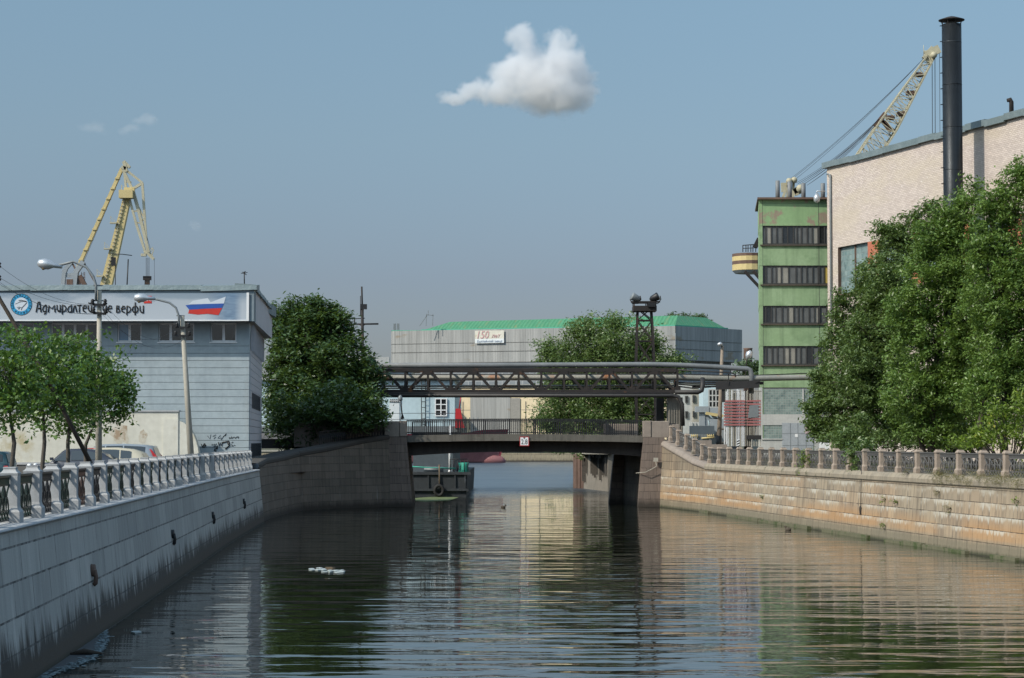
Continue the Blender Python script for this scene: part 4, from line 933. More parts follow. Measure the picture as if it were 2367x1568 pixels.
# recessed lower storeys: glazing band, panels, sheet door
La, Ca, Ra = pt(1.2, 1.5, 0).xy, pt(LL - 1.5, 1.5, 0).xy, pt(LL - 1.5, 20, 0).xy
b = MB(); uq(b, La, Ca, 2.2, 15.7); uq(b, Ca, Ra, 2.2, 15.7); b.build('panel_wall', M['beige'], fh)
def gridmat():
    m = NT('hall_glazing'); uv = m.uvc(); br = m.n('ShaderNodeTexBrick', {'offset': 0.0}, Scale=1.0); m.set(br, 'Vector', uv)
    for k, x in (('Brick Width', 1.5), ('Row Height', 1.1), ('Mortar Size', .10), ('Mortar Smooth', .2), ('Bias', 0)): br.inputs[k].default_value = x
    br.inputs['Color1'].default_value = (.16, .18, .20, 1); br.inputs['Color2'].default_value = (.24, .26, .28, 1); br.inputs['Mortar'].default_value = (.33, .34, .35, 1)
    return m.fin(br.outputs[0], .35)
M['hall_glazing'] = gridmat()
b = MB(); uq(b, La, Ca, 15.7, zb_); uq(b, Ca, Ra, 15.7, zb_); b.build('glazing', M['hall_glazing'], fh)
b = MB(); uq(b, La, Ca, 15.2, 15.7, .1); b.build('string_course', M['concrete'], fh)
q = lambda px: xof(px, 436)
def on_front(px): p = onplane(px, 900, La, Ca); return p.xy
b = MB(); uq(b, on_front(1088), on_front(1180), 2.2, 13.4, .25); b.build('sheet_door', M['corr'], fh)
b = MB(); uq(b, on_front(1180), on_front(1203), 2.2, 12.9, .2); b.build('sheet_strip', simple('sheet_dark_grey', (.24, .23, .21), .8), fh)  # plain strip, darker grey than the ribbed door sheet
b = MB()
for px in (1070, 1215, 1247): a = on_front(px); b.box(a.x - .06, a.x + .06, a.y - .12, a.y - .05, 2.2, 12.2)
for z in (5, 7.8, 10.4): uq(b, La, Ca, z, z + .08, .02)
b.build('panel_joint', M['plinth'], fh)
b = MB(); a = pt(LL - 4, 30, 0).xy; b.box(31, 47.5, 447, 470, 2.2, 14); b.build('low_wing', M['plinth'], fh)
b = MB()
for px in (912, 920): p = onplane(px, 757, L_, C_); b.box(p.x - .25, p.x + .25, p.y + .5, p.y + 1, zt_, zt_ + 1.6)
for px in (985, 1000): b.beam(P(px, 754, 445), P(px + 1, 726, 445), .12)
b.beam(P(970, 754, 445), P(988, 728, 445), .12); b.beam(P(988, 728, 445), P(1002, 730, 445), .12); b.beam(P(990, 730, 445), P(990, 718, 445), .1); b.build('roof_fittings', M['steel_grey'], fh)
hs2 = empty('anniversary_sign', onplane(1131, 779, L_, C_), 'faded white panel reading 150 with a blue lower line on the grey hall', 'sign')
def os_(px, py, o): d = (C_ - L_).normalized(); n = Vector((d.y, -d.x)) * o; p = onplane(px, py, L_ + n, C_ + n); return p
rzh = math.atan2(d1.y, d1.x)
b = MB(); n = Vector((d1.y, -d1.x)); a, c = os_(1098, 765, .45), os_(1165, 793, .45); b.slab(a.xy, c.xy, c.z, a.z, .06, 1); b.build('board', M['cream'], hs2)
b = MB(); a2, c2 = os_(1098, 784, .46), os_(1165, 793, .46); b.slab(a2.xy, c2.xy, c2.z, a2.z, .05, 1); b.build('lower_strip', M['white_dirty'], hs2)
M['faded_red'] = simple('faded_red', (.50, .30, .30), .8); M['faded_blue'] = simple('faded_blue', (.28, .33, .42), .8)
p = os_(1099, 783, .52); text('numerals', '150', M['faded_red'], hs2, p, 2.25, rz=rzh, ext=.01, shear=.25, sx=.85); p = os_(1136, 781, .52); text('word', 'лет', M['faded_red'], hs2, p, 1.2, rz=rzh, ext=.01, shear=.2)
p = os_(1102, 792, .52); text('name_line', 'Балтийский завод', M['faded_blue'], hs2, p, .68, rz=rzh, ext=.01, shear=.2, sx=.98)

# far quay of the shipyard
fq = empty('far_quay', (0, 411.5, 0), 'rough stone quay on the far side of the river', 'quay wall')
b = MB(); x0, x1 = -120, 120; b.face([(x0, 411.4, -1), (x1, 411.4, -1), (x1, 412.2, 2.1), (x0, 412.2, 2.1)], [(x0, -1), (x1, -1), (x1, 2.1), (x0, 2.1)]); b.build('wall_face', M['gran_quay'], fq)
b = MB(); b.box(x0, x1, 411.9, 413, 1.95, 2.25); b.build('coping', M['concrete'], fq)
# pale building left of the hall, seen through the truss
lb = empty('low_shed', (-28, 425, 2.2), 'low pale shed with grey roof left of the shipyard hall', 'building')
b = MB(); b.box(-36, -20, 424, 440, 2.2, 18); b.build('wall', M['ship_white'], lb); b = MB(); b.box(-30.5, -24.3, 422, 424.001, 13, 20.6); b.build('wall_block', M['whitewash'], lb)
b = MB(); b.box(-37, -19, 423, 441, 18, 18.4); b.build('roof', M['concrete_dark'], lb)
# red ship bow
sh = empty('red_ship', (-6, 395, 0), 'dark red ship hull with bulbous bow moored in front of the far quay', 'ship')
def zz4(x, y): return (1350 + x / 2.24) / 1.6735, (1350 + y / 2.24) / 1.6735
st = []
b = MB(); n = 14; rings = []
for t in np.linspace(0, 1, n):
    x = -32 + 29.6 * t; half = 5.5 * (1 - t ** 3.2) + .05; flare = .55 + .45 * (1 - t)
    zt2 = 4.9 + .9 * t + (.4 if t > .8 else 0); xs_ = x + 1.8 * t
    rings.append([(x + (1.0 if t > .9 else 0), 396, -1), (x, 396 - half * flare, .2), (x, 396 - half * .9, 2.0), (xs_, 396 - half, zt2), (xs_, 396 + half, zt2), (x, 396 + half * .9, 2), (x, 396 + half * flare, .2)])
for i in range(n - 1):
    for k in range(7):
        b.mi = 1 if k in (0, 1, 5, 6) else 0; j = (k + 1) % 7
        if k == 3: b.mi = 0
        b.face([rings[i][k], rings[i + 1][k], rings[i + 1][j], rings[i][j]])
b.mi = 0; b.face(rings[-1][::-1]); b.build('hull', [M['hull_red_dark'], M['hull_red']], sh)
b = MB(); b.tube([(-8, 396, .3), (-3.5, 396, .5), (-1.9, 396, .35), (-1.2, 396, .1)], [.9, 1.0, .8, .3], 12); b.build('bulb', M['hull_red'], sh)

# trees beyond and the slim brick chimney
fc = MB(); cxf = xof(1730, 470); fc.lathe((cxf, 470, 2.2), [(1.0, 0), (.95, zof(806, 470) - 2.4), (1.05, zof(805, 470) - 2.2)], 12)
fc.build('far_chimney', M['rust_light'], base=(cxf, 470, 2.2), label='dark brown chimney rising behind the trees left of the green building', cat='chimney')

# antenna mast above the chestnut tree
am = empty('antenna_mast', P(838, 900, 165), 'thin mast with cross yard and stays above the dark chestnut tree', 'mast')
b = MB(); Y = 165
def zz3(x, y): return ((900 + x / 2.367) / 1.6735, (1050 + y / 2.367) / 1.6735)
def ab(p, q, w=.06): b.tube([P(*zz3(*p), Y), P(*zz3(*q), Y)], w, 5)
ab((1182, 140), (1187, 330), .07); ab((1187, 330), (1192, 1000), .12); ab((1048, 486), (1335, 482), .07); ab((1170, 225), (1170, 400), .03); ab((1170, 400), (1187, 420), .03)
ab((1010, 440), (1210, 430), .035); ab((1115, 425), (1117, 485), .05); ab((1187, 500), (1160, 487), .05); ab((1190, 500), (1215, 484), .05)
b.build('pole', M['rust'], am); b = MB(); b.cbox(P(*zz3(1200, 325), Y), .5, .3, .4); b.tube([P(*zz3(1200, 335), Y), P(*zz3(1192, 350), Y)], .03, 4); b.build('lamp', M['iron_dark'], am)

# ------------------------------------------------------------------ moored landing stage behind the bridge
pn = empty('mooring_pontoon', (-6, 158, 0), 'black steel pontoon with pale blue deckhouse moored behind the bridge', 'pontoon')
PY = 155.0; px1 = xof(1080, PY); zd = zof(1092, PY)
def zq(x, y, Y): return P(*zz4(x, y), Y)
b = MB(); b.hexa([(-22, PY + .1, -.6), (px1 - .1, PY + .1, -.6), (px1 - .1, PY + 30, -.6), (-22, PY + 30, -.6)], [(-22, PY, zd), (px1, PY, zd), (px1, PY + 30, zd), (-22, PY + 30, zd)])
b.box(-22, px1 + .25, PY - .12, PY, zd - .18, zd + .02); b.box(-22, px1 + .1, PY - .10, PY - .002, .45, .62)
for px in (990, 1018, 1052, 1075): x = xof(px, PY); b.box(x - .05, x + .05, PY - .08, PY - .003, .62, zd - .18)
b.build('hull', M['hull_dark'], pn)
b = MB(); c = zq(780, 1228, PY - .25); b.tube([c + Vector((.30 * math.cos(t), 0, .36 * math.sin(t))) for t in np.linspace(0, 2 * math.pi, 15)], .12, 8, False); b.build('tyre_fender', M['tyre'], pn)
b = MB(); b.tube([zq(782, 1005, PY - .1), zq(785, 1200, PY - .1)], .05, 5); b.tube([zq(775, 1010, PY - .1), zq(792, 1010, PY - .1)], .05, 5); b.build('fender_rope', M['rope'], pn)
b = MB(); b.box(xof(955, 158), xof(1047, 158), 158, 180, zd, 5.0); b.build('lower_house', M['deck_blue'], pn)
b = MB(); b.box(-22, xof(1062, 157), 157, 183, 4.72, 5.15); b.build('upper_deck', M['steel_grey'], pn)
b = MB(); hx1 = xof(1051, 159); ht = 8.6; b.box(-22, hx1, 159, 180, 5.15, ht); b.build('deckhouse', M['ship_white'], pn)
b = MB(); b.box(-22.3, hx1 + .3, 158.7, 180.3, ht, ht + .15); b.build('deckhouse_roof', M['white'], pn)
wx0, wx1, wzb, wzt = zq(748, 580, 158.9).x, zq(845, 580, 158.9).x, zq(748, 580, 158.9).z, zq(748, 433, 158.9).z
f = MB(); 
for k in range(3): x = wx0 + (wx1 - wx0) * k / 2; f.box(x - .04, x + .04, 158.88, 158.95, wzb, wzt)
for k in range(4): z = wzb + (wzt - wzb) * k / 3; f.box(wx0 - .04, wx1 + .04, 158.885, 158.945, z - .035, z + .035)
w = f.build('window', M['white'], pn); g = MB(); g.box(wx0, wx1, 158.96, 158.995, wzb, wzt); g.build('pane', M['glass_dark'], w)
f = MB(); a, c = zq(355, 463, 158.9), zq(440, 436, 158.9)
for k in range(6): x = a.x + (c.x - a.x) * k / 5; f.box(x - .02, x + .02, 158.9, 158.95, a.z, c.z)
f.box(a.x, c.x, 158.9, 158.95, (a.z + c.z) / 2 - .02, (a.z + c.z) / 2 + .02); w = f.build('window', M['white'], pn); g = MB(); g.box(a.x, c.x, 158.96, 158.995, a.z, c.z); g.build('pane', M['glass_dark'], w)
b = MB(); a, c = zq(350, 618, 158.95), zq(437, 470, 158.95); b.box(a.x, c.x, 158.95, 158.99, 5.15, c.z); b.build('door', M['white_dirty'], pn)
b = MB()
for x in (628, 662): p = zq(x, 400, 158.8); b.tube([(p.x, 158.8, 5.15), (p.x, 158.8, 8.9)], .03, 5)
for z in np.arange(5.3, 8.8, .42): b.tube([(zq(628, 400, 158.8).x, 158.8, z), (zq(662, 400, 158.8).x, 158.8, z)], .025, 4)
b.build('ladder', M['iron_dark'], pn)
b = MB(); xx0, xx1 = -21, xof(1060, 157.1)
for z in (5.15 + .95, 5.15 + .5): b.tube([(xx0, 157.1, z), (xx1, 157.1, z)], .02, 4)
for x in np.arange(xx0, xx1, 1.6): b.tube([(x, 157.1, 5.15), (x, 157.1, 6.1)], .025, 4)
for x in np.arange(xx1 - .1, xx1 + 1.6, .3): b.tube([(x, 157.3, 4.9), (x, 157.3, 5.8)], .03, 4)
b.build('deck_rail', M['steel_grey'], pn)
a, c = zq(918, 685, 156.6), zq(965, 518, 156.6); b = MB(); b.prism([(a.x, 156.4, a.z), (c.x + .3, 156.4, a.z), (c.x, 156.4, c.z), (a.x + .05, 156.4, c.z)], (0, .6, 0)); b.tube([(a.x + .3, 156.7, c.z), (a.x + .45, 156.7, c.z + 1.0)], .04, 5); b.build('red_hoist', M['red'], pn)
b = MB(); p = zq(875, 1062, PY + .6); b.tube([(p.x, p.y, zd), (p.x, p.y, 5.2)], .10, 8); b.lathe((p.x, p.y, zd), [(.16, 0), (.1, .15)], 10); b.build('white_post', M['white'], pn)
b = MB(); b.tube([zq(535, 1020, PY + .1), zq(690, 1030, PY + .1), zq(925, 1036, PY + .2)], .045, 5)
b.lathe(zq(995, 1045, PY + 1.2) - Vector((0, 0, .3)), [(.35, 0), (.4, .1), (.3, .4), (.4, .75), (.35, .8)], 12); b.build('green_rope', M['rope_green'], pn)
b = MB(); p = zq(735, 1050, PY + .5); b.tube([p + Vector((-.7, 0, 0)), p + Vector((.7, 0, 0))], .24, 12); b.build('drum', M['steel_grey'], pn)
b = MB()
for x in np.arange(1040, 1086, 9): p = P(x * .9 + 105, 1092, PY + .3); b.tube([(p.x, p.y, zd), (p.x, p.y, zd + .95)], .03, 4)
b.tube([(xof(1040, PY), PY + .3, zd + .95), (px1, PY + .3, zd + .95)], .03, 4); b.build('stern_rail', M['iron_dark'], pn)
lm = empty('gangway_lamp', P(930, 975, 136), 'thin leaning lamp standard with small head behind the bridge parapet', 'lamp post')
b = MB(); b.tube([zq(465, 612, 136), zq(455, 520, 136), zq(449, 445, 136)], .05, 6); b.tube([zq(452, 612, 136), zq(462, 560, 136)], .03, 4); b.tube([zq(478, 608, 136), zq(455, 545, 136)], .03, 4); b.build('pole', M['iron_dark'], lm)
b = MB(); b.lathe(zq(444, 450, 136), [(.12, 0), (.16, .1), (.1, .3), (.03, .36)], 10); b.build('lamp_head', M['steel_grey'], lm)

# ------------------------------------------------------------------ sheet piling right of the channel
spl = empty('sheet_piling', (6, 180, 0), 'rusty steel sheet piling with timber fenders at the end of the right bank', 'quay wall')
b = MB(); a, c = Vector((xof(1325, 184), 184)), Vector((xof(1349, 182), 182.5)); n = 6
for i in range(n):
    p = a + (c - a) * i / n; q = a + (c - a) * (i + 1) / n; o = .12 if i % 2 else 0
    b.hexa([(p.x, p.y - o, -1), (q.x, q.y - o, -1), (q.x, q.y + .5, -1), (p.x, p.y + .5, -1)], [(p.x, p.y - o, 2.9), (q.x, q.y - o, 2.9), (q.x, q.y + .5, 2.9), (p.x, p.y + .5, 2.9)])
b.build('steel_pile', M['rust_light'], spl)
b = MB(); d = Vector((xof(1405, 172), 172.0)); b.slab(c, d, -1, 3.0, 1, 1); b.build('rubble_wall', M['concrete_pier'], spl)
random.seed(4)
for i in range(14):
    t = (i + .5) / 14; p = c + (d - c) * t; h0 = random.uniform(.4, 1.4); h1 = random.uniform(2.6, 3.1)
    if random.random() < .3: continue
    b = MB(); b.cbox((p.x - .12, p.y - .1, (h0 + h1) / 2), .16, .16, h1 - h0); b.build('timber_fender', M['bark_grey'], spl)
b = MB(); b.box(c.x - .2, d.x + .3, 171.7, 182.9, 3.0, 3.2); b.build('cap', M['concrete'], spl)
# ------------------------------------------------------------------ pipe bridge
TY = 142.0
pb = empty('pipe_bridge', (2, TY, 6.9), 'rusty steel truss bridge carrying grey pipes across the canal', 'pipe bridge')
zt0, zb1 = zof(855, TY), zof(905, TY); pitch = 52.5
nodes = [884 + pitch * k for k in range(-2, 14)]; nodes = [x for x in nodes if x < 1568]
for yy in (TY, TY + 2.4):
    b = MB(); xl, xr_ = xof(775, TY), xof(1564, TY)
    b.beam((xl, yy, zt0), (xr_, yy, zt0), .18, .22); b.beam((xl, yy, zb1), (xr_, yy, zb1), .2, .24)
    for k, px in enumerate(nodes):
        x = xof(px, TY); b.beam((x, yy, zb1), (x, yy, zt0), .14, .14); b.cbox((x, yy - .08, zt0 - .18), .5, .03, .3) if k % 2 == 0 else b.cbox((x, yy - .08, zb1 + .18), .4, .03, .25)
        if k + 1 < len(nodes):
            x2 = xof(nodes[k + 1], TY)
            if k % 2 == 0: b.beam((x + .1, yy, zt0), (x2 - .15, yy, zb1), .13, .16)
            else: b.beam((x + .15, yy, zb1), (x2 - .1, yy, zt0), .13, .16)
    b.build('truss', M['rust'], pb)
b = MB()
for px in nodes: x = xof(px, TY); b.beam((x, TY, zt0 - .05), (x, TY + 2.4, zt0 - .05), .12); b.beam((x, TY, zb1), (x, TY + 2.4, zb1), .12); b.beam((x, TY + .9, zb1), (x, TY + .9, zb1 + .7), .2)
b.build('cross_beam', M['rust'], pb)
b = MB(); b.box(xl, xr_ - .4, TY - .35, TY - .12, zof(917, TY), zof(908, TY)); b.tube([(xl, TY - .4, zof(910, TY)), (xr_ - .5, TY - .4, zof(910, TY))], .06, 6); b.tube([(xl, TY - .42, zof(915, TY)), (xr_ - .3, TY - .42, zof(915, TY)), (xr_ + .1, TY - .42, zof(918, TY)), (xr_ + .35, TY - .42, zof(935, TY)), (xr_ + .4, TY - .42, zof(985, TY))], .13, 8)
b.box(xl, xr_ - .4, TY - .1, TY + .5, zof(909, TY) - .05, zof(909, TY)); b.build('cable_tray', M['pipe_dark'], pb)
def pipe(name, mat, pts, r, n=12): b = MB(); b.tube([P(x, y, Y) for x, y, Y in pts], r, n); return b.build(name, mat, pb)
pipe('pipe', M['pipe_grey'], [(800, 845, TY + .5), (1100, 845, TY + .5), (1500, 843, TY + .5), (1560, 844, TY + .5), (1640, 848, TY + .7), (1728, 853, TY + 1), (1734, 856, TY + 1), (1737, 866, TY + 1), (1737, 910, TY + 1)], .17)
pipe('pipe', M['pipe_rusty'], [(800, 874, TY + .7), (1564, 873, TY + .7), (1650, 875, TY + .9), (1700, 876, TY + 1), (1850, 873, TY + 1.5), (2000, 872, TY + 2), (2120, 868, TY + 4)], .19)
pipe('pipe', M['pipe_rusty'], [(800, 893, TY + 1.2), (1560, 892, TY + 1.2)], .07, 8); pipe('pipe', M['pipe_dark'], [(800, 898, TY + .3), (1560, 897, TY + .3)], .05, 8)
pipe('pipe', M['pipe_dark'], [(800, 866, TY + 1.5), (1560, 865, TY + 1.5), (1720, 869, TY + 1.5), (1900, 862, TY + 1.6)], .04, 6)
pipe('pipe', M['pipe_dark'], [(1560, 907, TY - .3), (1613, 907, TY - .3), (1622, 903, TY - .3), (1624, 893, TY - .3), (1624, 875, TY)], .16, 10)
pipe('pipe', M['pipe_dark'], [(1560, 855, TY), (1690, 862, TY + .5), (1700, 866, TY + .5), (1700, 872, TY + .5)], .05, 6)
for dy in (0, 4, 9): pipe('pipe', M['pipe_dark'], [(1565, 884 + dy, TY + .2), (1600, 886 + dy * 1.3, TY + .3), (1680, 883 + dy, TY + .5), (1765, 884 + dy * .4, TY + .8)], .05, 5)
b = MB(); b.beam(P(1655, 893, TY + .5), P(1755, 888, TY + .5), .35, .5); b.beam(P(1600, 895, TY + .5), P(1680, 893, TY + .5), .12); b.beam(P(1672, 895, TY + .5), P(1672, 930, TY + .5), .2)
b.beam(P(1684, 865, TY + .3), P(1684, 890, TY + .3), .06); b.beam(P(1684, 868, TY + .3), P(1690, 855, TY + .3), .06); b.beam(P(1745, 885, TY + .3), P(1765, 878, TY + .3), .06); b.build('bracket', M['pipe_dark'], pb)
pr_ = empty('bridge_pier', P(1562, 975, TY + .6), 'ribbed concrete pier holding up the right end of the pipe bridge', 'pier')
x0, x1 = xof(1545, TY), xof(1579, TY); zt2 = zof(919, TY); b = MB(); b.box(x0, x1, TY + .1, TY + 1.6, 3, zt2)
for x in np.linspace(x0 + .08, x1 - .08, 6): b.box(x - .035, x + .035, TY + .04, TY + .1, 3.2, zt2 - .35)
b.build('column', M['concrete_pier'], pr_)
b = MB(); b.box(x0 - .1, x0 + .35, TY - 1.2, TY - .6, 3.5, zof(979, TY)); b.box(xof(1518, TY + 2), x0 - .15, TY + 2, TY + 2.3, 3, zt2); b.build('side_post', M['pipe_dark'], pr_)

# ------------------------------------------------------------------ floodlight tower
FTY = 150.0
ft = empty('floodlight_tower', P(1493, 985, FTY), 'rusty lattice floodlight tower with two big lamps on top', 'tower')
b = MB(); h = [(1020, 24, 1497), (958, 22, 1495), (900, 22.5, 1494), (846, 21, 1492.5), (788, 19, 1492), (740, 17, 1491.5), (712, 15.5, 1491)]
def cor(i, sx, sy): y, w, c = h[i]; p = P(c + sx * w, y, FTY); return Vector((p.x, FTY + 0.8 + sy * (w / F * FTY), p.z))
for i in range(len(h) - 1):
    for sx, sy in ((-1, -1), (1, -1), (1, 1), (-1, 1)):
        b.beam(cor(i, sx, sy), cor(i + 1, sx, sy), .13); nx = {(-1, -1): (1, -1), (1, -1): (1, 1), (1, 1): (-1, 1), (-1, 1): (-1, -1)}[(sx, sy)]
        b.beam(cor(i + 1, sx, sy), cor(i + 1, *nx), .08); b.beam(cor(i, sx, sy), cor(i + 1, *nx), .07); b.beam(cor(i, *nx), cor(i + 1, sx, sy), .07) if i > 2 else None
b.build('lattice', M['rust'], ft)
b = MB(); p = P(1491, 711, FTY); b.box(p.x - .82, p.x + .82, FTY - .1, FTY + 1.7, p.z - .25, p.z + .12); b.build('platform', M['rust'], ft)
b = MB(); z1 = zof(698, FTY); xl, xr_ = xof(1466, FTY), xof(1522, FTY); b.box(xl - .2, xr_ + .15, FTY - .1, FTY + .3, z1 - .05, z1 + .05)
for x in (xof(1467, FTY), xof(1497, FTY), xof(1517, FTY)):
    for y in (FTY, FTY + 1.6): b.beam((x, y, p.z), (x, y, z1), .07)
b.box(xl, xr_, FTY + 1.5, FTY + 1.6, z1 - .04, z1 + .04); b.build('guard_rail', M['rust'], ft)
b = MB(); q = P(1506, 705, FTY - .1); b.cbox(q, .55, .3, .3); b.build('junction_box', M['iron_dark'], ft)
for px, tl in ((1468, -1), (1514, 1)):
    c = P(px, 689, FTY); b = MB(); b.tube([c + Vector((-.34 * tl, .1, -.14)), c + Vector((-.22 * tl, .06, -.06)), c + Vector((0, 0, .02)), c + Vector((.20 * tl, -.05, .12)), c + Vector((.24 * tl, -.06, .14))], [.10, .21, .26, .29, .27], 14); l = b.build('floodlight', M['steel_grey' if tl < 0 else 'iron_dark'], ft)
    b = MB(); b.tube([c + Vector((.36, 0, .15)), c + Vector((.42, 0, -.1)), c + Vector((.2, 0, -.4)), c + Vector((-.2, 0, -.4)), c + Vector((-.36, 0, -.1))], .035, 5); b.build('yoke', M['rust'], l)

# ------------------------------------------------------------------ yard between the bridge and the green block
yb = empty('yard_building', P(1600, 1000, 185), 'weathered pale concrete building with narrow windows behind the pipe bridge', 'building')
YY = 186.0
def z5(x, y, Y): return P((2400 + x / 2.6133) / 1.6735, (1350 + y / 2.6133) / 1.6735, Y)
b = MB(); a, c = z5(600, 360, YY), z5(835, 800, YY); a2 = z5(730, 380, YY); b.box(a2.x, c.x, YY, YY + 10, 2.4, a.z - .4); b.build('wall', M['concrete'], yb)
b = MB(); b.box(a.x, a2.x - .003, YY + .6, YY + 10, 2.4, a.z); b.build('wall_set_back', M['whitewash'], yb)  # wall part standing further back, in grey whitewash
for x, y0, y1, Yo in ((674, 475, 545, .5), (742, 470, 540, -.1), (674, 630, 700, .5), (744, 630, 690, -.1)):
    f = MB(); p, q = z5(x - 14, y1, YY), z5(x + 14, y0, YY); f.box(p.x, q.x, YY + Yo - .02, YY + Yo + .08, p.z, q.z); w = f.build('window', M['frame_dark'], yb); g = MB(); g.box(p.x + .1, q.x - .1, YY + Yo - .035, YY + Yo - .022, p.z + .1, q.z - .1); g.build('pane', M['glass_dark'], w)
wb = empty('white_shed', P(1655, 1000, 180), 'white building corner with tall paned windows beside the leaning pole', 'building')
YW = 181.0
b = MB(); a, c = z5(835, 370, YW), z5(1045, 800, YW); b.box(a.x, c.x, YW, YW + 4, 2.4, a.z); b.build('wall', M['ship_white'], wb)
f = MB(); g = MB(); p, q = z5(895, 650, YW), z5(1000, 412, YW); g.box(p.x, q.x, YW - .05, YW - .02, p.z, q.z)
for k in range(4): x = p.x + (q.x - p.x) * k / 3; f.box(x - .05, x + .05, YW - .10, YW - .05, p.z, q.z)
for k in range(5): z = p.z + (q.z - p.z) * k / 4; f.box(p.x, q.x, YW - .098, YW - .052, z - .05, z + .05)
w = f.build('window', M['whitewash'], wb); g.build('pane', M['glass_dark'], w)
mc = empty('yard_machine', P(1635, 1000, 165), 'grey painted hoisting machine with yellow rails in the yard beyond the right railing', 'machine')
MY = 165.0
b = MB()
def mb_(p, q, w): b.beam(z5(*p, MY), z5(*q, MY), w)
mb_((825, 640), (825, 830), .42); mb_((850, 660), (880, 800), .25); mb_((855, 670), (945, 740), .30); mb_((945, 760), (905, 815), .18); mb_((930, 660), (1000, 760), .3); mb_((1000, 760), (1040, 820), .3); mb_((960, 650), (1010, 640), .4); mb_((970, 700), (970, 850), .3)
b.cbox(z5(827, 612, MY), 1.1, .8, .45); b.cbox(z5(958, 625, MY), 1.0, .8, .45); b.cbox(z5(990, 880, MY), 1.3, 1, 2.6); b.build('frame', M['crane_grey'], mc)
b = MB(); b.beam(z5(860, 650, MY - .3), z5(1040, 680, MY - .3), .22); b.build('jib', M['crane_yellow'], mc)
b = MB(); b.cbox(z5(840, 870, MY - 1), 1.1, .8, 1.4)
for k in range(6): b.cbox(z5(805 + k * 14, 870, MY - 1.45), .08, .06, 1.3)
b.cbox(z5(840, 828, MY - 1), .5, .5, .3); b.build('motor', M['steel_grey'], mc)
b = MB()
for x0, x1 in ((718, 778), (880, 942)):
    for y in (850, 880): b.tube([z5(x0, y, MY - 1.6), z5(x1, y, MY - 1.6)], .04, 5)
    for k in range(4): x = x0 + (x1 - x0) * k / 3; b.tube([z5(x, 848, MY - 1.6), z5(x, 900, MY - 1.6)], .035, 5)
b.tube([z5(820, 905, MY - 1.6), z5(950, 895, MY - 1.6)], .06, 5); b.build('yellow_rail', M['crane_yellow'], mc)
b = MB(); b.tube([z5(1030, 880, MY - 1) + Vector((.45 * math.cos(t), 0, .55 * math.sin(t))) for t in np.linspace(0, 2 * math.pi, 15)], .10, 6, False); b.build('wheel', M['concrete_dark'], mc)
b = MB(); b.box(z5(700, 740, 170).x, z5(835, 740, 170).x, 170, 170.5, 2.6, z5(700, 740, 170).z)
for k in range(4): x = z5(715 + k * 36, 800, 169.9).x; b.box(x, x + .12, 169.9, 170, 2.7, z5(700, 745, 170).z)
b.build('low_wall', M['whitewash'], base=(15, 170, 2.6), label='low whitewashed wall with ribs behind the hoisting machine', cat='wall')
b = MB()
for x0, x1, zt5 in ((11.6, 13.0, 4.12), (13.0, 14.0, 3.85)): b.box(x0, x1, 139, 140.5, 2.4, zt5)
b.build('stone_block', M['parapet'], base=(14, 139.5, 2.4), label='low brown stone block at the end of the bridge approach', cat='block')

# slatted screen with red cross boards
sc = empty('slatted_screen', P(1715, 1030, 150), 'tall ramshackle screen of white and grey slats with red cross boards', 'fence')
SY = 150.0
def z2(x, y, Y): return P((2400 + x / 2.6133) / 1.6735, (1350 + y / 2.6133) / 1.6735, Y)
b = MB(); random.seed(21)
for i, x in enumerate(np.arange(1052, 1425, 18)):
    big = x < 1265; b.mi = random.choice([0, 1]) if big else 1
    p, q = z2(x + random.uniform(-2, 2), 985, SY), z2(x + random.uniform(-5, 5), 405 + random.uniform(0, 25), SY); b.beam(p, q, .07 if big else .05, .05)
b.build('slat', [M['white'], M['concrete']], sc)
b = MB()
for i, y in enumerate(range(528, 790, 30)):
    for x0, x1 in ((1045, 1262), (1275, 1420)): b.beam(z2(x0, y, SY - .08), z2(x1, y + random.uniform(-3, 3), SY - .08), .03, .115)
b.build('red_board', weather('red_boards', (.34, .12, .12), (.43, .17, .165), 1.5, .8, .3), sc)
b = MB(); b.beam(z2(1270, 420, SY + .05), z2(1268, 985, SY + .05), .12); b.beam(z2(1270, 895, SY - .1), z2(1425, 895, SY - .1), .03, .3)
for y in (430,): b.beam(z2(1060, y, SY + .05), z2(1425, y, SY + .05), .05)
for k in range(3): b.beam(z2(1060, 470 + k * 200, SY + .08), z2(1260, 470 + k * 200, SY + .08), .05)
b.build('cross_rail', M['pipe_dark'], sc)
b = MB(); p, q = z2(1290, 700, SY - .14), z2(1395, 565, SY - .14); b.prism([(p.x, p.y, p.z), (q.x, p.y, p.z + .1), (q.x, p.y, q.z), (p.x + .1, p.y, q.z - .05)], (0, .02, 0)); b.build('metal_sheet', M['steel_grey'], sc)
sb = empty('striped_marker', P(1705, 1036, 128), 'short black and white striped marker board leaning behind the right railing', 'marker')
for i in range(7):
    b = MB(); y0 = 918 + i * 13; 
    p = [z2(1180 + (i * 0), y0, 128), z2(1205, y0 - 9, 128), z2(1203, y0 + 4, 128), z2(1170 if i > 4 else 1176, y0 + 13, 128)]; b.prism(p, (0, .04, 0)); b.build('stripe', M['black'] if i % 2 else M['white'], sb)
# white slats left of the hall base
ws = MB()
for x in range(2020, 2110, 17): ws.beam(z2(x, 1010, 165), z2(x, 770 + (x % 3) * 8, 165), .14, .05)
for y in (800, 960): ws.beam(z2(2015, y, 165.1), z2(2115, y, 165.1), .08)
ws.build('picket_fence', M['white'], base=(25, 165, 2.6), label='white upright picket fence at the foot of the pink brick hall', cat='fence')
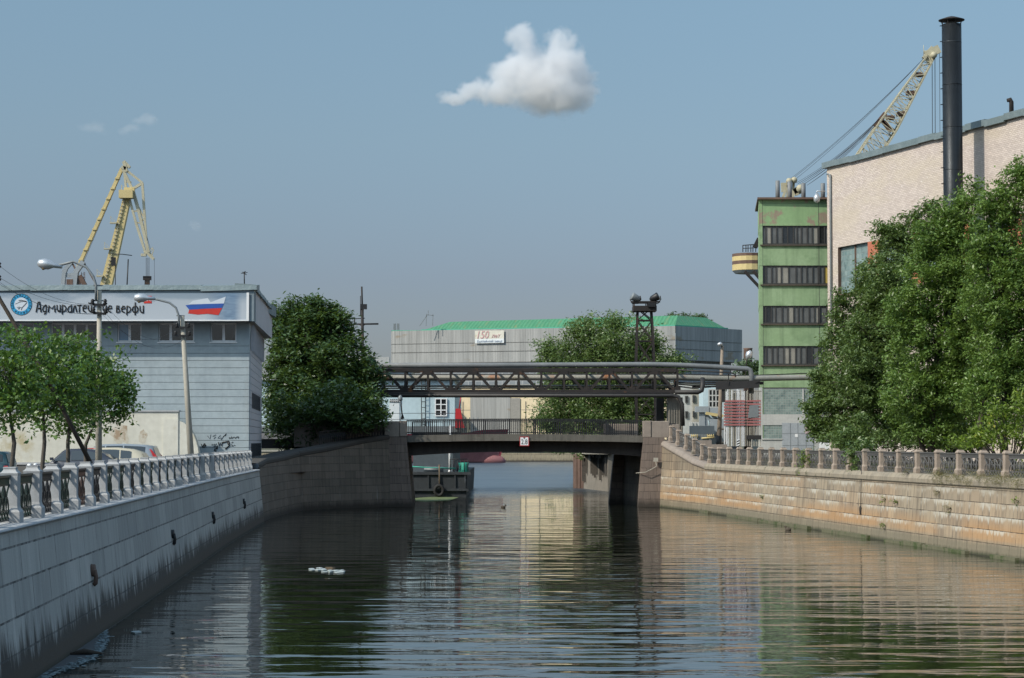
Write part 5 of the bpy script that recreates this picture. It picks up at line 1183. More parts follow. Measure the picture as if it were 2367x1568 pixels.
# tall pole with small lamp, leaning
lp = empty('concrete_lamp_post', P(1662, 1035, 146), 'brown leaning concrete lamp post with a small white lamp near the slatted screen', 'lamp post')
b = MB(); b.tube([P(1660.5, 1060, 146), P(1664, 960, 146), P(1669.5, 800, 146)], [.17, .15, .10], 8); b.build('pole', weather('pole_brown', (.20, .16, .125), (.28, .23, .18), 1.2, .9, .4), lp)
b = MB(); b.tube([P(1661, 1040, 145.8), P(1662, 1008, 145.8)], .20, 8); b.build('foot_band', M['black'], lp)
b = MB(); p = P(1665, 797, 145.8); b.tube([p + Vector((-.18, 0, -.02)), p + Vector((0, 0, .04)), p + Vector((.15, 0, .02))], [.10, .16, .08], 10); b.build('lamp_head', M['alu'], lp)
l2 = empty('yard_lamp', P(1727, 870, 175), 'globe yard lamp on a thin hooked pole in front of the far trees', 'lamp post')
b = MB(); b.tube([P(1724, 930, 175), P(1724, 850, 175), P(1726, 836, 175), P(1731, 825, 175)], .05, 6); b.build('pole', M['rust'], l2)
b = MB(); b.tube([P(1726, 831, 175), P(1730, 824, 175), P(1733, 814, 175), P(1731, 811, 175)], [.1, .27, .27, .12], 12); b.build('lamp_head', M['alu'], l2)

# ------------------------------------------------------------------ street lamps on the left bank
def street_lamp(label, foot, top, Y, arm, head, rb, rt, ins):
    r = empty('street_lamp', (P(*foot, Y).x, Y, 2.25), label, 'street lamp', 'street lamps on the left embankment')
    f = P(*foot, Y); t = P(*top, Y); f = f + (f - t) * ((f.z - 2.25) / (t.z - f.z)); b = MB(); b.tube([f, f + (t - f) * .5, t], [rb, (rb + rt) / 2, rt], 8); b.build('pole', M['concrete'], r)
    b = MB(); b.tube([P(x, y, Y - .15) for x, y in arm], .05, 8)
    for k in (0, 1): q = P(*arm[k], Y - .1); b.beam(q + Vector((-.1, 0, 0)), q + Vector((.25, .1, 0)), .05)
    b.build('arm', M['steel_grey'], r)
    hx, hy = head; c = P(hx, hy, Y - .15); d = (P(*arm[-1], Y - .15) - c).normalized(); b = MB(); b.tube([c - d * .32, c - d * .28, c - d * .1, c + d * .12, c + d * .3, c + d * .62], [.03, .13, .20, .19, .09, .07], 12); h = b.build('lamp_head', M['alu'], r)
    b = MB(); b.tube([c - d * .24 + Vector((0, 0, -.04)), c - d * .08 + Vector((0, 0, -.11)), c + d * .12 + Vector((0, 0, -.08))], [.05, .14, .06], 10); b.build('lens', M['lens'], h)
    for (x0, y0, x1, y1) in ins:
        b = MB(); b.beam(P(x0, y0, Y - .16), P(x1, y1, Y - .16), .07, .09)
        for x in (x0, x1): q = P(x, (y0 + y1) / 2, Y - .16); b.lathe((q.x, q.y, q.z), [(.05, 0), (.09, .04), (.05, .1), (.08, .14), (.04, .22)], 8)
        b.build('insulator_arm', M['iron_dark'], r)
    return r
street_lamp('concrete street lamp with long curved arm rising among the linden trees', (228, 1062), (230, 672), 80, [(222, 695), (222, 660), (216, 640), (200, 618), (170, 605), (130, 615)], (106, 611), .135, .085, [(214, 704, 243, 706), (216, 724, 245, 726)])
street_lamp('concrete street lamp leaning to the left in front of the blue grey wall', (441, 1048), (421, 731), 95, [(414, 757), (413, 730), (407, 712), (392, 700), (365, 693), (345, 690)], (326, 689), .15, .095, [(409, 757, 436, 758), (406, 776, 438, 777)])
up = empty('utility_pole_brace', P(205, 1075, 70), 'dark slanting brace pole crossing in front of the linden trees', 'pole')
b = MB(); b.tube([P(-60, 570, 70), P(0, 693, 70), P(100, 860, 70), P(210, 1072, 70)], [.06, .065, .07, .075], 8); b.build('pole', M['bark'], up)
b = MB()
for y in (620, 650): q = P(-3, y, 70); b.lathe((q.x, q.y, q.z), [(.05, 0), (.09, .05), (.05, .1), (.09, .15), (.04, .2)], 8); b.beam(q, q + Vector((-.6, 0, 0)), .06)
b.build('insulator_arm', M['iron_dark'], up)
b = MB()
def wire(a, c, sag, r=.006, n=12):
    a, c = Vector(a), Vector(c); b.tube([a + (c - a) * t - Vector((0, 0, sag * 4 * t * (1 - t))) for t in np.linspace(0, 1, n)], r, 4)
for (y0, q) in ((612, P(217, 704, 80)), (640, P(243, 704, 80)), (650, P(218, 724, 80)), (655, P(244, 725, 80))): wire(P(-5, y0, 70), q, .35)
for q, w_ in ((P(217, 704, 80), P(409, 757, 95)), (P(243, 704, 80), P(436, 757, 95)), (P(245, 725, 80), P(436, 776, 95))): wire(q, w_, .9)
b.build('overhead_wires', M['cable'], base=P(100, 700, 75), label='thin sagging overhead wires strung between the left bank poles', cat='wire')

# ------------------------------------------------------------------ left crane (luffing jib crane)
KY = 400.0
k1 = empty('harbour_crane', P(240, 1018, KY), 'tall yellow level luffing harbour crane rising behind the blue grey building', 'crane')
def zl(x, y, Y=KY): return P((150 + x / 2.751) / 1.6735, (580 + y / 2.751) / 1.6735, Y)
def taper(mb, a, c, wa, wc, d=1.2):
    a, c = Vector(a), Vector(c); n = Vector(((c - a).z, 0, -(c - a).x)).normalized()
    mb.hexa([a - n * wa / 2, a + n * wa / 2, a + n * wa / 2 + Vector((0, d, 0)), a - n * wa / 2 + Vector((0, d, 0))], [c - n * wc / 2, c + n * wc / 2, c + n * wc / 2 + Vector((0, d, 0)), c - n * wc / 2 + Vector((0, d, 0))])
b = MB(); taper(b, zl(665, 1640), zl(935, 510), 2.3, 1.35, 1.4); b.build('boom', M['crane_yellow'], k1)
b = MB(); 
for t in np.linspace(0, 1, 30): p = zl(645, 1640) * (1 - t) + zl(905, 520) * t; b.cbox(p + Vector((.1, -.2, 0)), .6, .25, .12)
b.beam(zl(665, 1560, KY - .2), zl(915, 520, KY - .2), .12)
for x, y in ((680, 1345), (760, 1055), (825, 780)): p = zl(x, y, KY - .3); b.cbox(p + Vector((-.5, 0, 0)), 1.3, 1, .25); b.beam(p + Vector((-1, 0, 0)), p + Vector((-1.1, 0, 1.3)), .08); b.beam(p + Vector((-1.1, 0, 1.3)), p, .06)
b.build('walkway', M['crane_cream'], k1)
b = MB(); b.cbox(zl(935, 475, KY - .5), 2.6, 2.2, 1.5); b.cbox(zl(965, 435, KY), 1.9, 1.2, 1.1)
for q in ((865, 480), (880, 430), (1015, 460)): p = zl(*q, KY - .6); b.beam(p, p + Vector((0, 0, 1)), .08); b.beam(p + Vector((0, 0, 1)), zl(940, 440, KY - .6), .05)
b.build('machine_head', M['crane_yellow'], k1)
b = MB(); taper(b, zl(400, 1280), zl(883, 195), .62, .62, .9); taper(b, zl(400, 1640), zl(400, 1280), .8, .62, .8)
for k in range(1, 10): p = zl(400, 1280) * (1 - k / 10) + zl(883, 195) * k / 10; b.cbox(p + Vector((0, .4, 0)), .8, 1.2, .3, )
b.build('stay_beam', M['crane_yellow'], k1)
b = MB()
def lb_(p, q, w=.35, Y=KY): b.beam(zl(*p, Y), zl(*q, Y), w, w)
lb_((890, 195), (1000, 430), .5); lb_((905, 190), (930, 430), .4); lb_((915, 340), (985, 345), .3); lb_((880, 185), (930, 200), .6); lb_((905, 125), (935, 235), .6); lb_((905, 120), (970, 190), .5); lb_((925, 185), (972, 190), .3)
lb_((930, 215), (1102, 352), .42); lb_((1102, 352), (1128, 735), .45); lb_((1128, 735), (1145, 960), .42); lb_((1145, 960), (1165, 1070), .4); lb_((1005, 415), (1090, 362), .5); lb_((1000, 425), (1060, 640), .6); lb_((1060, 640), (1170, 1095), .55)
lb_((970, 540), (1035, 780), .42); lb_((1035, 780), (1135, 1095), .45); lb_((1040, 775), (1085, 780), .25); lb_((1085, 755), (1130, 735), .35); lb_((1010, 500), (1120, 730), .3); lb_((1015, 655), (1060, 650), .25)
lb_((900, 215), (975, 260), .2); b.build('jib', M['crane_cream'], k1)
b = MB(); lb_((1135, 1080), (1225, 1165), .5); lb_((1105, 1125), (1150, 1095), .35); lb_((1180, 1090), (1215, 1140), .2); lb_((1190, 1050), (1222, 1060), .15); lb_((1222, 1060), (1205, 1120), .15); lb_((1190, 1085), (1215, 1035), .12); b.cbox(zl(1117, 1120), 1.0, .8, .5); b.build('jib_tip', M['crane_cream'], k1)
b = MB(); 
for x in (1142, 1152, 1163, 1175): b.tube([zl(x, 1150), zl(x, 1640 if x in (1142, 1175) else 1355)], .035, 4)
b.tube([zl(1230, 1165), zl(1231, 1640)], .03, 4); b.tube([zl(880, 260), zl(480, 1190)], .03, 4); b.tube([zl(1145, 900), zl(1190, 1060)], .03, 4); b.build('hoist_rope', M['cable'], k1)
b = MB(); b.cbox(zl(1154, 1366), 1.5, .7, .75); b.cbox(zl(1154, 1410), .9, .6, 1.8); b.build('hook_block', M['rust'], k1)
b = MB()
for p, q, w in (((240, 1640), (270, 1310), .75), ((270, 1310), (285, 1270), .8), ((285, 1270), (350, 1195), .65), ((355, 1640), (390, 1310), 1.1), ((390, 1310), (475, 1190), .9), ((275, 1328), (385, 1328), .45), ((290, 1345), (370, 1350), .4)): b.beam(zl(*p), zl(*q), w, w)
b.build('frame_head', M['crane_grey'], k1)
b = MB(); b.beam(zl(475, 1190), zl(612, 1440), .25); b.beam(zl(612, 1440), zl(720, 1640), .25); b.beam(zl(350, 1195), zl(395, 1280), .3); b.beam(zl(435, 1340), zl(490, 1440), .8); b.beam(zl(335, 1380), zl(335, 1640), 1.2); b.beam(zl(430, 1350), zl(435, 1640), .5)
for x in (455, 480, 490): b.beam(zl(x, 1300), zl(x, 1440), .08)
b.beam(zl(445, 1350), zl(495, 1360), .1); b.beam(zl(450, 1320), zl(490, 1325), .08); b.beam(zl(490, 1440), zl(560, 1640), .8); b.build('machinery', M['rust_light'], k1)
b = MB(); b.tube([zl(788, 1110, KY - 3), zl(890, 1112, KY - 3), zl(993, 1125, KY - 3)], .08, 5); b.cbox(zl(795, 1190, KY - 1), .8, .5, 1.6); b.tube([zl(815, 1200, KY - 1), zl(815, 1640, KY - 1)], .08, 5); b.build('floodlight_arm', M['iron_dark'], k1)
b = MB(); b.tube([zl(952, 1165, 380), zl(930, 1640, 380)], .12, 6); b.build('signal_mast', M['iron_dark'], base=zl(930, 1640, 380), label='plain dark mast standing just right of the crane boom', cat='mast')

# ------------------------------------------------------------------ right crane (lattice boom behind the green block)
QY = 230.0
k2 = empty('lattice_crane', P(1800, 1018, QY), 'crane with long pale yellow lattice boom and cable stays behind the green building', 'crane')
def zr(x, y, Y=QY): return P((2700 + x / 1.7423) / 1.6735, (y / 1.7423) / 1.6735, Y)
Lb, Lt = [zr(880, 1330), zr(1540, 375)], [zr(1010, 1400), zr(1590, 385)]
# lower chord from hidden foot; left/right chords in front and back planes
n = 26
def chord(p0, p1, p2, t):
    return p0 * (1 - t / .5) + p1 * (t / .5) if t < .5 else p1 * (1 - (t - .5) / .5) + p2 * ((t - .5) / .5)
CH = []
for dy, sc_ in ((-1.0, 1), (1.0, 1)):
    CH.append([zr(930, 1260), zr(1225, 815), zr(1545, 375)]); CH.append([zr(985, 1420), zr(1330, 885), zr(1590, 390)])
def cpt(ci, t):
    p = chord(*CH[ci], t); y = (-1 if ci < 2 else 1) * 1.3 * min(1, (1 - t) * 1.3 + .25) * min(1, t * 3 + .2); return Vector((p.x, QY + y, p.z))
b = MB(); ts = np.linspace(0, 1, n)
for i in range(n - 1):
    for ci in range(4): b.beam(cpt(ci, ts[i]), cpt(ci, ts[i + 1]), .17)
    for a, c in ((0, 1), (2, 3), (0, 2), (1, 3)):
        p, q = (a, c) if i % 2 else (c, a); b.beam(cpt(p, ts[i]), cpt(q, ts[i + 1]), .08); b.beam(cpt(a, ts[i]), cpt(c, ts[i]), .06)
b.build('boom', M['crane_cream'], k2)
b = MB(); b.beam(zr(1535, 375), zr(1625, 330), .55, .9); b.beam(zr(1540, 350), zr(1590, 390), .5, 1.6); b.tube([zr(1590, 372, QY - .9), zr(1590, 372, QY + .9)], .36, 14); b.tube([zr(1521, 375), zr(1521, 305)], .03, 4); b.beam(zr(1521, 343), zr(1560, 350), .08)
b.build('boom_head', M['crane_cream'], k2)
b = MB(); b.beam(zr(1215, 800), zr(1240, 820), .5, 1.8); b.beam(zr(1238, 808), zr(1325, 890), .3, .3); b.beam(zr(1233, 812), zr(1305, 890), .3); b.build('knuckle', M['rust_light'], k2)
for x, y in ((1430, 628), (1297, 795), (1365, 770), (1487, 505)): b = MB(); b.cbox(zr(x, y), .8, 1.0, .4); b.build('boom_platform', M['rust_light'], k2)
b = MB(); random.seed(2)
for x, y in ((625, 1205), (635, 1208), (650, 1215)): 
    for dy in (-.6, .6): wire(zr(x, y, QY + dy), zr(1535, 380, QY + dy), .5, .017)
for x, y in ((660, 1235), (672, 1240), (685, 1245), (700, 1250), (735, 1250)):
    for dy in (-.5, .5): wire(zr(x, y, QY + dy), zr(1220, 805 + random.randint(-5, 15), QY + dy), .5, .017)
for x in (1578, 1597): wire(zr(x, 385, QY), zr(x + 3, 1100, QY), 0, .035)
wire(zr(1628, 335, QY), zr(1632, 1100, QY), 0, .025); b.build('stay_cable', M['cable'], k2)
b = MB(); b.beam(zr(575, 1330), zr(612, 1215), .25, .3); b.beam(zr(600, 1330), zr(618, 1215), .22, .3); b.beam(zr(640, 1330), zr(645, 1215), .25, .3); b.beam(zr(560, 1265), zr(620, 1262), .2, 1); b.tube([zr(615, 1222, QY - .8), zr(615, 1222, QY + .8)], .35, 12); b.tube([zr(648, 1215, QY - .8), zr(648, 1215, QY + .8)], .35, 12); b.tube([zr(690, 1272, QY - .9), zr(690, 1272, QY + .9)], .45, 12); b.beam(zr(650, 1300), zr(700, 1275), .4, .8); b.beam(zr(570, 1420), zr(650, 1300), .4); b.beam(zr(600, 1250), zr(660, 1300), .25)
b.beam(zr(650, 1270), zr(670, 1300), .4, .6); b.build('gantry_head', M['crane_cream'], k2)
# counterweight drum at the back
def z9(x, y, Y=QY): return P((2750 + x / 1.8447) / 1.6735, (650 + y / 1.8447) / 1.6735, Y)
ctr = z9(300, 660); rr3 = ctr.x - z9(172, 660).x; zb3, zt3 = z9(300, 738).z, z9(300, 598).z
for k, (a, c, mt) in enumerate(((0, .14, 'crane_grey'), (.14, .44, 'crane_yellow'), (.44, .62, 'rust_roof'), (.62, .85, 'crane_yellow'), (.85, 1, 'rust_roof'))):
    b = MB(); H = zt3 - zb3; b.lathe((ctr.x, QY + 3, zb3), [(rr3 * (1 if k else .85) , H * a), (rr3, H * c)], 20, False); b.build('counterweight', M[{'rust_roof': 'rust_light'}.get(mt, mt)], k2)
b = MB(); b.beam(z9(240, 738), z9(345, 850), .3); b.beam(z9(300, 735), z9(400, 850), .3); b.beam(z9(345, 850), z9(480, 990), .4)
for x in (228, 250, 265, 285, 300, 320): b.tube([z9(x, 600), z9(x, 552)], .05, 4)
b.tube([z9(226, 553), z9(330, 545)], .05, 4); b.tube([z9(226, 575), z9(330, 570)], .04, 4); b.beam(z9(315, 568), z9(345, 505), .5); b.build('strut', M['rust'], k2)
b = MB(); b.box(xof(1790, QY), ctr.x + 12, QY + 2, QY + 8, zb3 - 2, zt3 + 2); b.lathe((ctr.x + 5, QY + 4, 2.6), [(3.2, 0), (2.4, zb3 - 4)], 12); b.build('machine_house', M['crane_grey'], k2)
# ------------------------------------------------------------------ cars
def car(label, x, y, heading, col, L=4.5, Wd=1.78, H=1.45, kind='sedan', flip=False, glassm='glass_dark', cat='car'):
    r = empty('parked_car', (x, y, 2.256), label, cat, 'cars parked on the left bank')
    paint = NT('car_paint'); pm = paint.fin(col, .35, .1); paint.set(paint.b, 'Coat Weight', .35); z0 = .22
    sh = {'sedan': [(0, .50, .55), (.03, .66, .80), (.16, .76, .90), (.30, .86, .96), (.62, .90, .99), (.84, .90, .97), (.96, .90, .90), (1, .72, .80)],
          'hatch': [(0, .50, .60), (.03, .68, .80), (.14, .80, .92), (.27, .90, .97), (.62, .93, .99), (.86, .96, .98), (.97, .94, .92), (1, .70, .82)],
          'estate': [(0, .50, .60), (.03, .74, .82), (.15, .88, .92), (.25, .97, .97), (.62, 1.02, .99), (.86, 1.05, .98), (.98, 1.02, .92), (1, .72, .84)],
          'offroad': [(0, .55, .85), (.02, .86, .92), (.16, .92, .97), (.28, .95, .98), (.62, .97, .99), (.86, .97, .99), (.985, .96, .95), (1, .70, .90)]}[kind]
    gh = {'sedan': [(.235, .86), (.40, 1.0), (.50, 1.0), (.62, .995), (.74, .93), (.91, .92)], 'hatch': [(.22, .88), (.38, 1.0), (.55, 1.0), (.74, .97), (.90, .86), (.965, .95)],
          'estate': [(.22, .94), (.36, 1.0), (.55, 1.0), (.80, .97), (.92, .92), (.985, 1.0)], 'offroad': [(.27, .93), (.36, 1.0), (.6, 1.0), (.85, .99), (.95, .96), (.985, .9)]}[kind]
    def ring(px, zt, wf):
        w = Wd / 2 * wf; X = (px - .5) * L
        return [(X, -w * .92, z0), (X, -w, z0 + .18), (X, -w, zt * .72), (X, -w * .965, zt * .93), (X, -w * .86, zt), (X, w * .86, zt), (X, w * .965, zt * .93), (X, w, zt * .72), (X, w, z0 + .18), (X, w * .92, z0)]
    V, Fc = [], []
    pr2 = []
    for i in range(len(sh) - 1):
        for t in (0, .5): a, c = sh[i], sh[i + 1]; pr2.append(tuple(a[k] * (1 - t) + c[k] * t for k in range(3)))
    pr2.append(sh[-1])
    for s in pr2: V += ring(*s)
    for i in range(len(pr2) - 1):
        for k in range(10): j = (k + 1) % 10; Fc.append((i * 10 + k, i * 10 + j, i * 10 + 10 + j, i * 10 + 10 + k))
    Fc += [tuple(range(10)), tuple(range(len(V) - 10, len(V)))[::-1]]
    ca, sa = math.cos(heading), math.sin(heading); f = -1 if flip else 1
    def T(p): X, Y_, Z = p; X *= f; return (x + X * ca - Y_ * sa, y + X * sa + Y_ * ca, 2.256 + Z)
    b = MB(); b.smooth = True; b.faces([T(v) for v in V], Fc)
    wb_ = Wd / 2 * .93; wt_ = Wd / 2 * .74
    if kind == 'offroad': wt_ = Wd / 2 * .84
    def belt(px):
        for i in range(len(sh) - 1):
            if sh[i][0] <= px <= sh[i + 1][0]: t = (px - sh[i][0]) / (sh[i + 1][0] - sh[i][0]); return sh[i][1] * (1 - t) + sh[i + 1][1] * t
        return .9
    x0g, x1g = gh[0][0], gh[-1][0]; top = []
    pts = [(gh[0][0], belt(gh[0][0]) - .03)]
    if kind == 'sedan': roof = [(.235, .0), (.385, .965), (.45, .995), (.56, 1.0), (.66, .965), (.78, .82), (.90, .0)]
    elif kind == 'hatch': roof = [(.21, .0), (.36, .96), (.45, .995), (.60, 1.0), (.78, .95), (.90, .84), (.985, .0)]
    elif kind == 'estate': roof = [(.20, .0), (.34, .96), (.44, .99), (.62, 1.0), (.82, .975), (.93, .93), (.995, .0)]
    else: roof = [(.26, .0), (.35, .97), (.40, 1.0), (.65, 1.0), (.90, .99), (.95, .95), (.985, .0)]
    prof = []
    for q, z in roof: bz = belt(q) - .04; prof.append((q, bz if z == 0 else H * z))
    def wid(z, bz=.9): t = min(1, max(0, (z - .88) / (H - .88))); return wb_ + (wt_ - wb_) * t
    vs, fs = [], []
    for q, z in prof:
        X = (q - .5) * L; w1 = wid(z); vs += [(X, -wb_ if z < .95 else -w1, z), (X, w1 if z >= .95 else wb_, z), (X, -wb_, belt(min(max(q, .02), .98)) - .06), (X, wb_, belt(min(max(q, .02), .98)) - .06)]
    for i in range(len(prof) - 1):
        a = i * 4; fs += [(a, a + 4, a + 5, a + 1), (a, a + 2, a + 6, a + 4), (a + 1, a + 5, a + 7, a + 3)]
    b.smooth = True; b.faces([T(v) for v in vs], fs); body = b.build('body', pm, r)
    g = MB(); q0, q1 = roof[1][0], roof[-2][0]
    for s in (-1, 1):
        cuts = {'sedan': [(.275, .44), (.455, .60), (.615, .74)], 'hatch': [(.26, .44), (.455, .66), (.675, .80)], 'estate': [(.25, .43), (.445, .62), (.635, .86)], 'offroad': [(.30, .47), (.485, .65), (.665, .80), (.815, .93)]}[kind]
        def topz(q):
            for i in range(len(prof) - 1):
                if prof[i][0] <= q <= prof[i + 1][0]: t = (q - prof[i][0]) / (prof[i + 1][0] - prof[i][0]); return prof[i][1] * (1 - t) + prof[i + 1][1] * t
            return .9
        for a, c in cuts:
            za = belt(a) + .04; pa = []
            for q in np.linspace(a, c, 5): z = max(topz(q) - .09, za + .01); pa.append(((q - .5) * L, s * (wid(z) + .012), z))
            lowc = [((c - .5) * L, s * (wid(za) + .012), za), ((a - .5) * L, s * (wid(za) + .012), za)]; poly = [T(p) for p in pa + lowc]
            g.face(poly if s < 0 else poly[::-1])
    for i, j in ((0, 1), (len(prof) - 2, len(prof) - 1)):
        (qa, za), (qb, zb) = prof[i], prof[j]; e = .015 if i == 0 else -.015
        f0, f1 = .10, .90; A_ = (qa + (qb - qa) * f0, za + (zb - za) * f0); B_ = (qa + (qb - qa) * f1, za + (zb - za) * f1)
        sg_ = -1 if i == 0 else 1
        q4 = [((A_[0] - .5) * L + sg_ * .02, -wid(A_[1]) * .88, A_[1] + .015), ((A_[0] - .5) * L + sg_ * .02, wid(A_[1]) * .88, A_[1] + .015), ((B_[0] - .5) * L + sg_ * .02, wid(B_[1]) * .88, B_[1] + .015), ((B_[0] - .5) * L + sg_ * .02, -wid(B_[1]) * .88, B_[1] + .015)]
        g.face([T(p) for p in q4])
    g.build('window', M[glassm], r)
    for X in (-.31 * L, .30 * L):
        for s in (-1, 1):
            c = T((X, s * Wd / 2 * .93, .32)); n_ = Vector((-sa, ca, 0)) * s; w = MB(); w.tube([Vector(c) - n_ * .1, Vector(c) + n_ * .10], .32, 18); wh = w.build('wheel', M['tyre'], r)
            w = MB(); w.tube([Vector(c) + n_ * .09, Vector(c) + n_ * .108], .20, 14); w.build('rim', M['alu'], wh)
    for s in (-1, 1):
        w = MB(); a = T((-.487 * L, s * Wd * .36, .64)); w.tube([Vector(a) - Vector((ca, sa, 0)) * .03 * f, Vector(a) + Vector((ca, sa, 0)) * .12 * f], [.10, .12], 10); w.build('headlight', M['white'], r)
        zt4 = 1.05 if kind == 'estate' else .78; w = MB(); 
        if kind == 'estate': w.prism([T(p) for p in ((.405 * L, s * .80, 1.42), (.425 * L, s * .80, 1.40), (.497 * L, s * .84, .98), (.497 * L, s * .84, .80), (.46 * L, s * .86, .80), (.45 * L, s * .85, 1.02))], Vector((-sa, ca, 0)) * s * .04)
        else: a = T((.468 * L, s * Wd * .40, zt4)); w.cbox(a, .16, .30, .14, heading)
        w.build('taillight', M['red'], r)
        w = MB(); a = T((-.235 * L, s * (Wd / 2 + .08), .98)); w.cbox(a, .14, .2, .13, heading); w.build('mirror', pm, r)
    b = MB(); b.cbox(T((.498 * L, 0, .36)), .08, Wd * .9, .2, heading); b.cbox(T((-.498 * L, 0, .36)), .08, Wd * .9, .2, heading); b.build('bumper', pm if kind != 'offroad' else M['tyre'], r)
    return r
car('dark grey saloon car parked side on nearest the railing', xof(183, 102), 102.0, R(0), (.035, .042, .06), 4.65, 1.8, 1.46, 'sedan')
car('dark red hatchback mostly hidden behind the grey saloon', xof(215, 105.5), 105.6, R(4), (.30, .015, .025), 4.1, 1.7, 1.48, 'hatch')
car('cream beige hatchback parked in front of the silver estate car', xof(246, 104.2), 104.6, R(0), (.48, .44, .34), 4.3, 1.75, 1.50, 'hatch')
car('silver estate car with tall red tail lights beside the cream wall', xof(262, 107.6), 107.8, R(0), (.22, .26, .30), 4.75, 1.85, 1.68, 'estate')
car('dark teal boxy off road car cut off by the left edge', xof(-78, 85), 85.0, R(0), (.012, .045, .06), 3.8, 1.68, 1.42, 'offroad')

# ------------------------------------------------------------------ leaves
def leafcloud(name, mat, parent, cen, per, crad, size, seed, aspect=.75, upbias=.5, droop=0.0, kind=None):
    """cen: (N,3) cluster centres; per: leaves per cluster"""
    rs = np.random.RandomState(seed); N = len(cen) * per
    c = np.repeat(cen, per, 0); off = rs.normal(0, 1, (N, 3)) * crad; off[:, 2] *= .7
    p = c + off; p[:, 2] -= droop * np.abs(off[:, 0]) 
    nrm = rs.normal(0, 1, (N, 3)); nrm[:, 2] = np.abs(nrm[:, 2]) + upbias; nrm /= np.linalg.norm(nrm, axis=1)[:, None]
    t = rs.normal(0, 1, (N, 3)); t -= nrm * (t * nrm).sum(1)[:, None]; t /= np.linalg.norm(t, axis=1)[:, None]; bt = np.cross(nrm, t)
    s = size * rs.uniform(.65, 1.35, N)[:, None]
    quad = np.stack([p - t * s, p + bt * s * aspect * .5 + nrm * s * .12, p + t * s, p - bt * s * aspect * .5 + nrm * s * .12], 1)
    if parent is not None: quad = quad - np.array(ORG[parent.name])
    me = bpy.data.meshes.new(name); me.vertices.add(N * 4); me.vertices.foreach_set('co', quad.reshape(-1).astype(np.float32))
    me.loops.add(N * 4); me.loops.foreach_set('vertex_index', np.arange(N * 4, dtype=np.int32)); me.polygons.add(N)
    me.polygons.foreach_set('loop_start', np.arange(0, N * 4, 4, dtype=np.int32)); me.polygons.foreach_set('loop_total', np.full(N, 4, np.int32))
    me.update(calc_edges=True); me.materials.append(mat)
    at = me.attributes.new('rnd', 'FLOAT', 'FACE'); cr = np.repeat(rs.uniform(0, 1, len(cen)), per); at.data.foreach_set('value', np.clip(.35 * cr + .65 * rs.uniform(0, 1, N), 0, 1).astype(np.float32))
    o = bpy.data.objects.new(name, me); link(o, parent); ORG[o.name] = ORG[parent.name] if parent is not None else Vector((0, 0, 0)); return o
def lobes_to_clusters(lobes, dens, seed, inner=.35, keepout=None):
    rs = np.random.RandomState(seed); out = []
    for (x, y, z, rx, ry, rz) in lobes:
        n = max(6, int(dens * (rx * ry + rx * rz + ry * rz) / 3)); d = rs.normal(0, 1, (n, 3)); d /= np.linalg.norm(d, axis=1)[:, None]
        r = np.where(rs.uniform(0, 1, n) < inner, rs.uniform(.2, .85, n), np.where(rs.uniform(0, 1, n) < .14, rs.uniform(1.1, 1.38, n), rs.uniform(.8, 1.1, n))); bump_ = 1 + .10 * np.sin(d[:, 0] * 7 + x) + .10 * np.sin(d[:, 2] * 9 + z)
        out.append(np.array([x, y, z]) + d * (r * bump_)[:, None] * np.array([rx, ry, rz]))
    return np.concatenate(out)
def tree(name, label, cat, base, trunk_r, lobes, leaf, size, dens=10, per=26, crad=.3, seed=1, bark='bark', fork=.35, group=None, inner=.35, lean=(0, 0), upbias=.5, nb=40, multi=1, aspect=.75):
    r = empty(name, base, label, cat, group); B = Vector(base); rs = random.Random(seed)
    L0 = np.array([l[:3] for l in lobes]); top = Vector(L0.mean(0)); b = MB(); H = top.z - B.z
    cl = lobes_to_clusters(lobes, dens, seed, inner)
    for q in range(multi):
        B2 = B + Vector((rs.uniform(-.6, .6), rs.uniform(-.6, .6), 0)) if q else B
        fk = B2 + Vector((lean[0] + (rs.uniform(-.8, .8) if q else 0), lean[1], H * fork)); end = Vector((top.x, top.y, B.z + H * .95))
        k = 1 if q == 0 else .7
        b.tube([B2 - Vector((0, 0, .2)), B2 + (fk - B2) * .1, B2 + (fk - B2) * .55 + Vector((rs.uniform(-.08, .08), 0, 0)), fk, fk + (end - fk) * .5, end], [trunk_r * 1.35 * k, trunk_r * k, trunk_r * .88 * k, trunk_r * .8 * k, trunk_r * .45 * k, trunk_r * .15], 8)
        for l in lobes:
            c = Vector(l[:3]); a = fk + (end - fk) * min(.8, max(0, (c.z - fk.z) / max(.1, end.z - fk.z) * .5)); mid = (a + c) / 2 + Vector((rs.uniform(-.2, .2), rs.uniform(-.2, .2), -.1 * (c - a).length))
            lr_ = .40 if len(lobes) < 9 else .24; b.tube([a, mid, c], [trunk_r * lr_ * k, trunk_r * lr_ * .7, trunk_r * .10], 6)
    trunk = b.build('trunk', M[bark], r)
    b = MB(); idx = rs.sample(range(len(cl)), min(nb * 3, len(cl)))
    for i in idx:
        c = Vector(cl[i]); l = min(lobes, key=lambda l: (Vector(l[:3]) - c).length); a = Vector(l[:3]); b.tube([a, (a + c) / 2 + Vector((0, 0, .1)), c], [trunk_r * .12, trunk_r * .08, trunk_r * .04], 4, False)
    b.build('branch', M[bark], trunk)
    leafcloud('crown', M[leaf], r, cl, per, crad, size, seed, aspect, upbias)
    return r
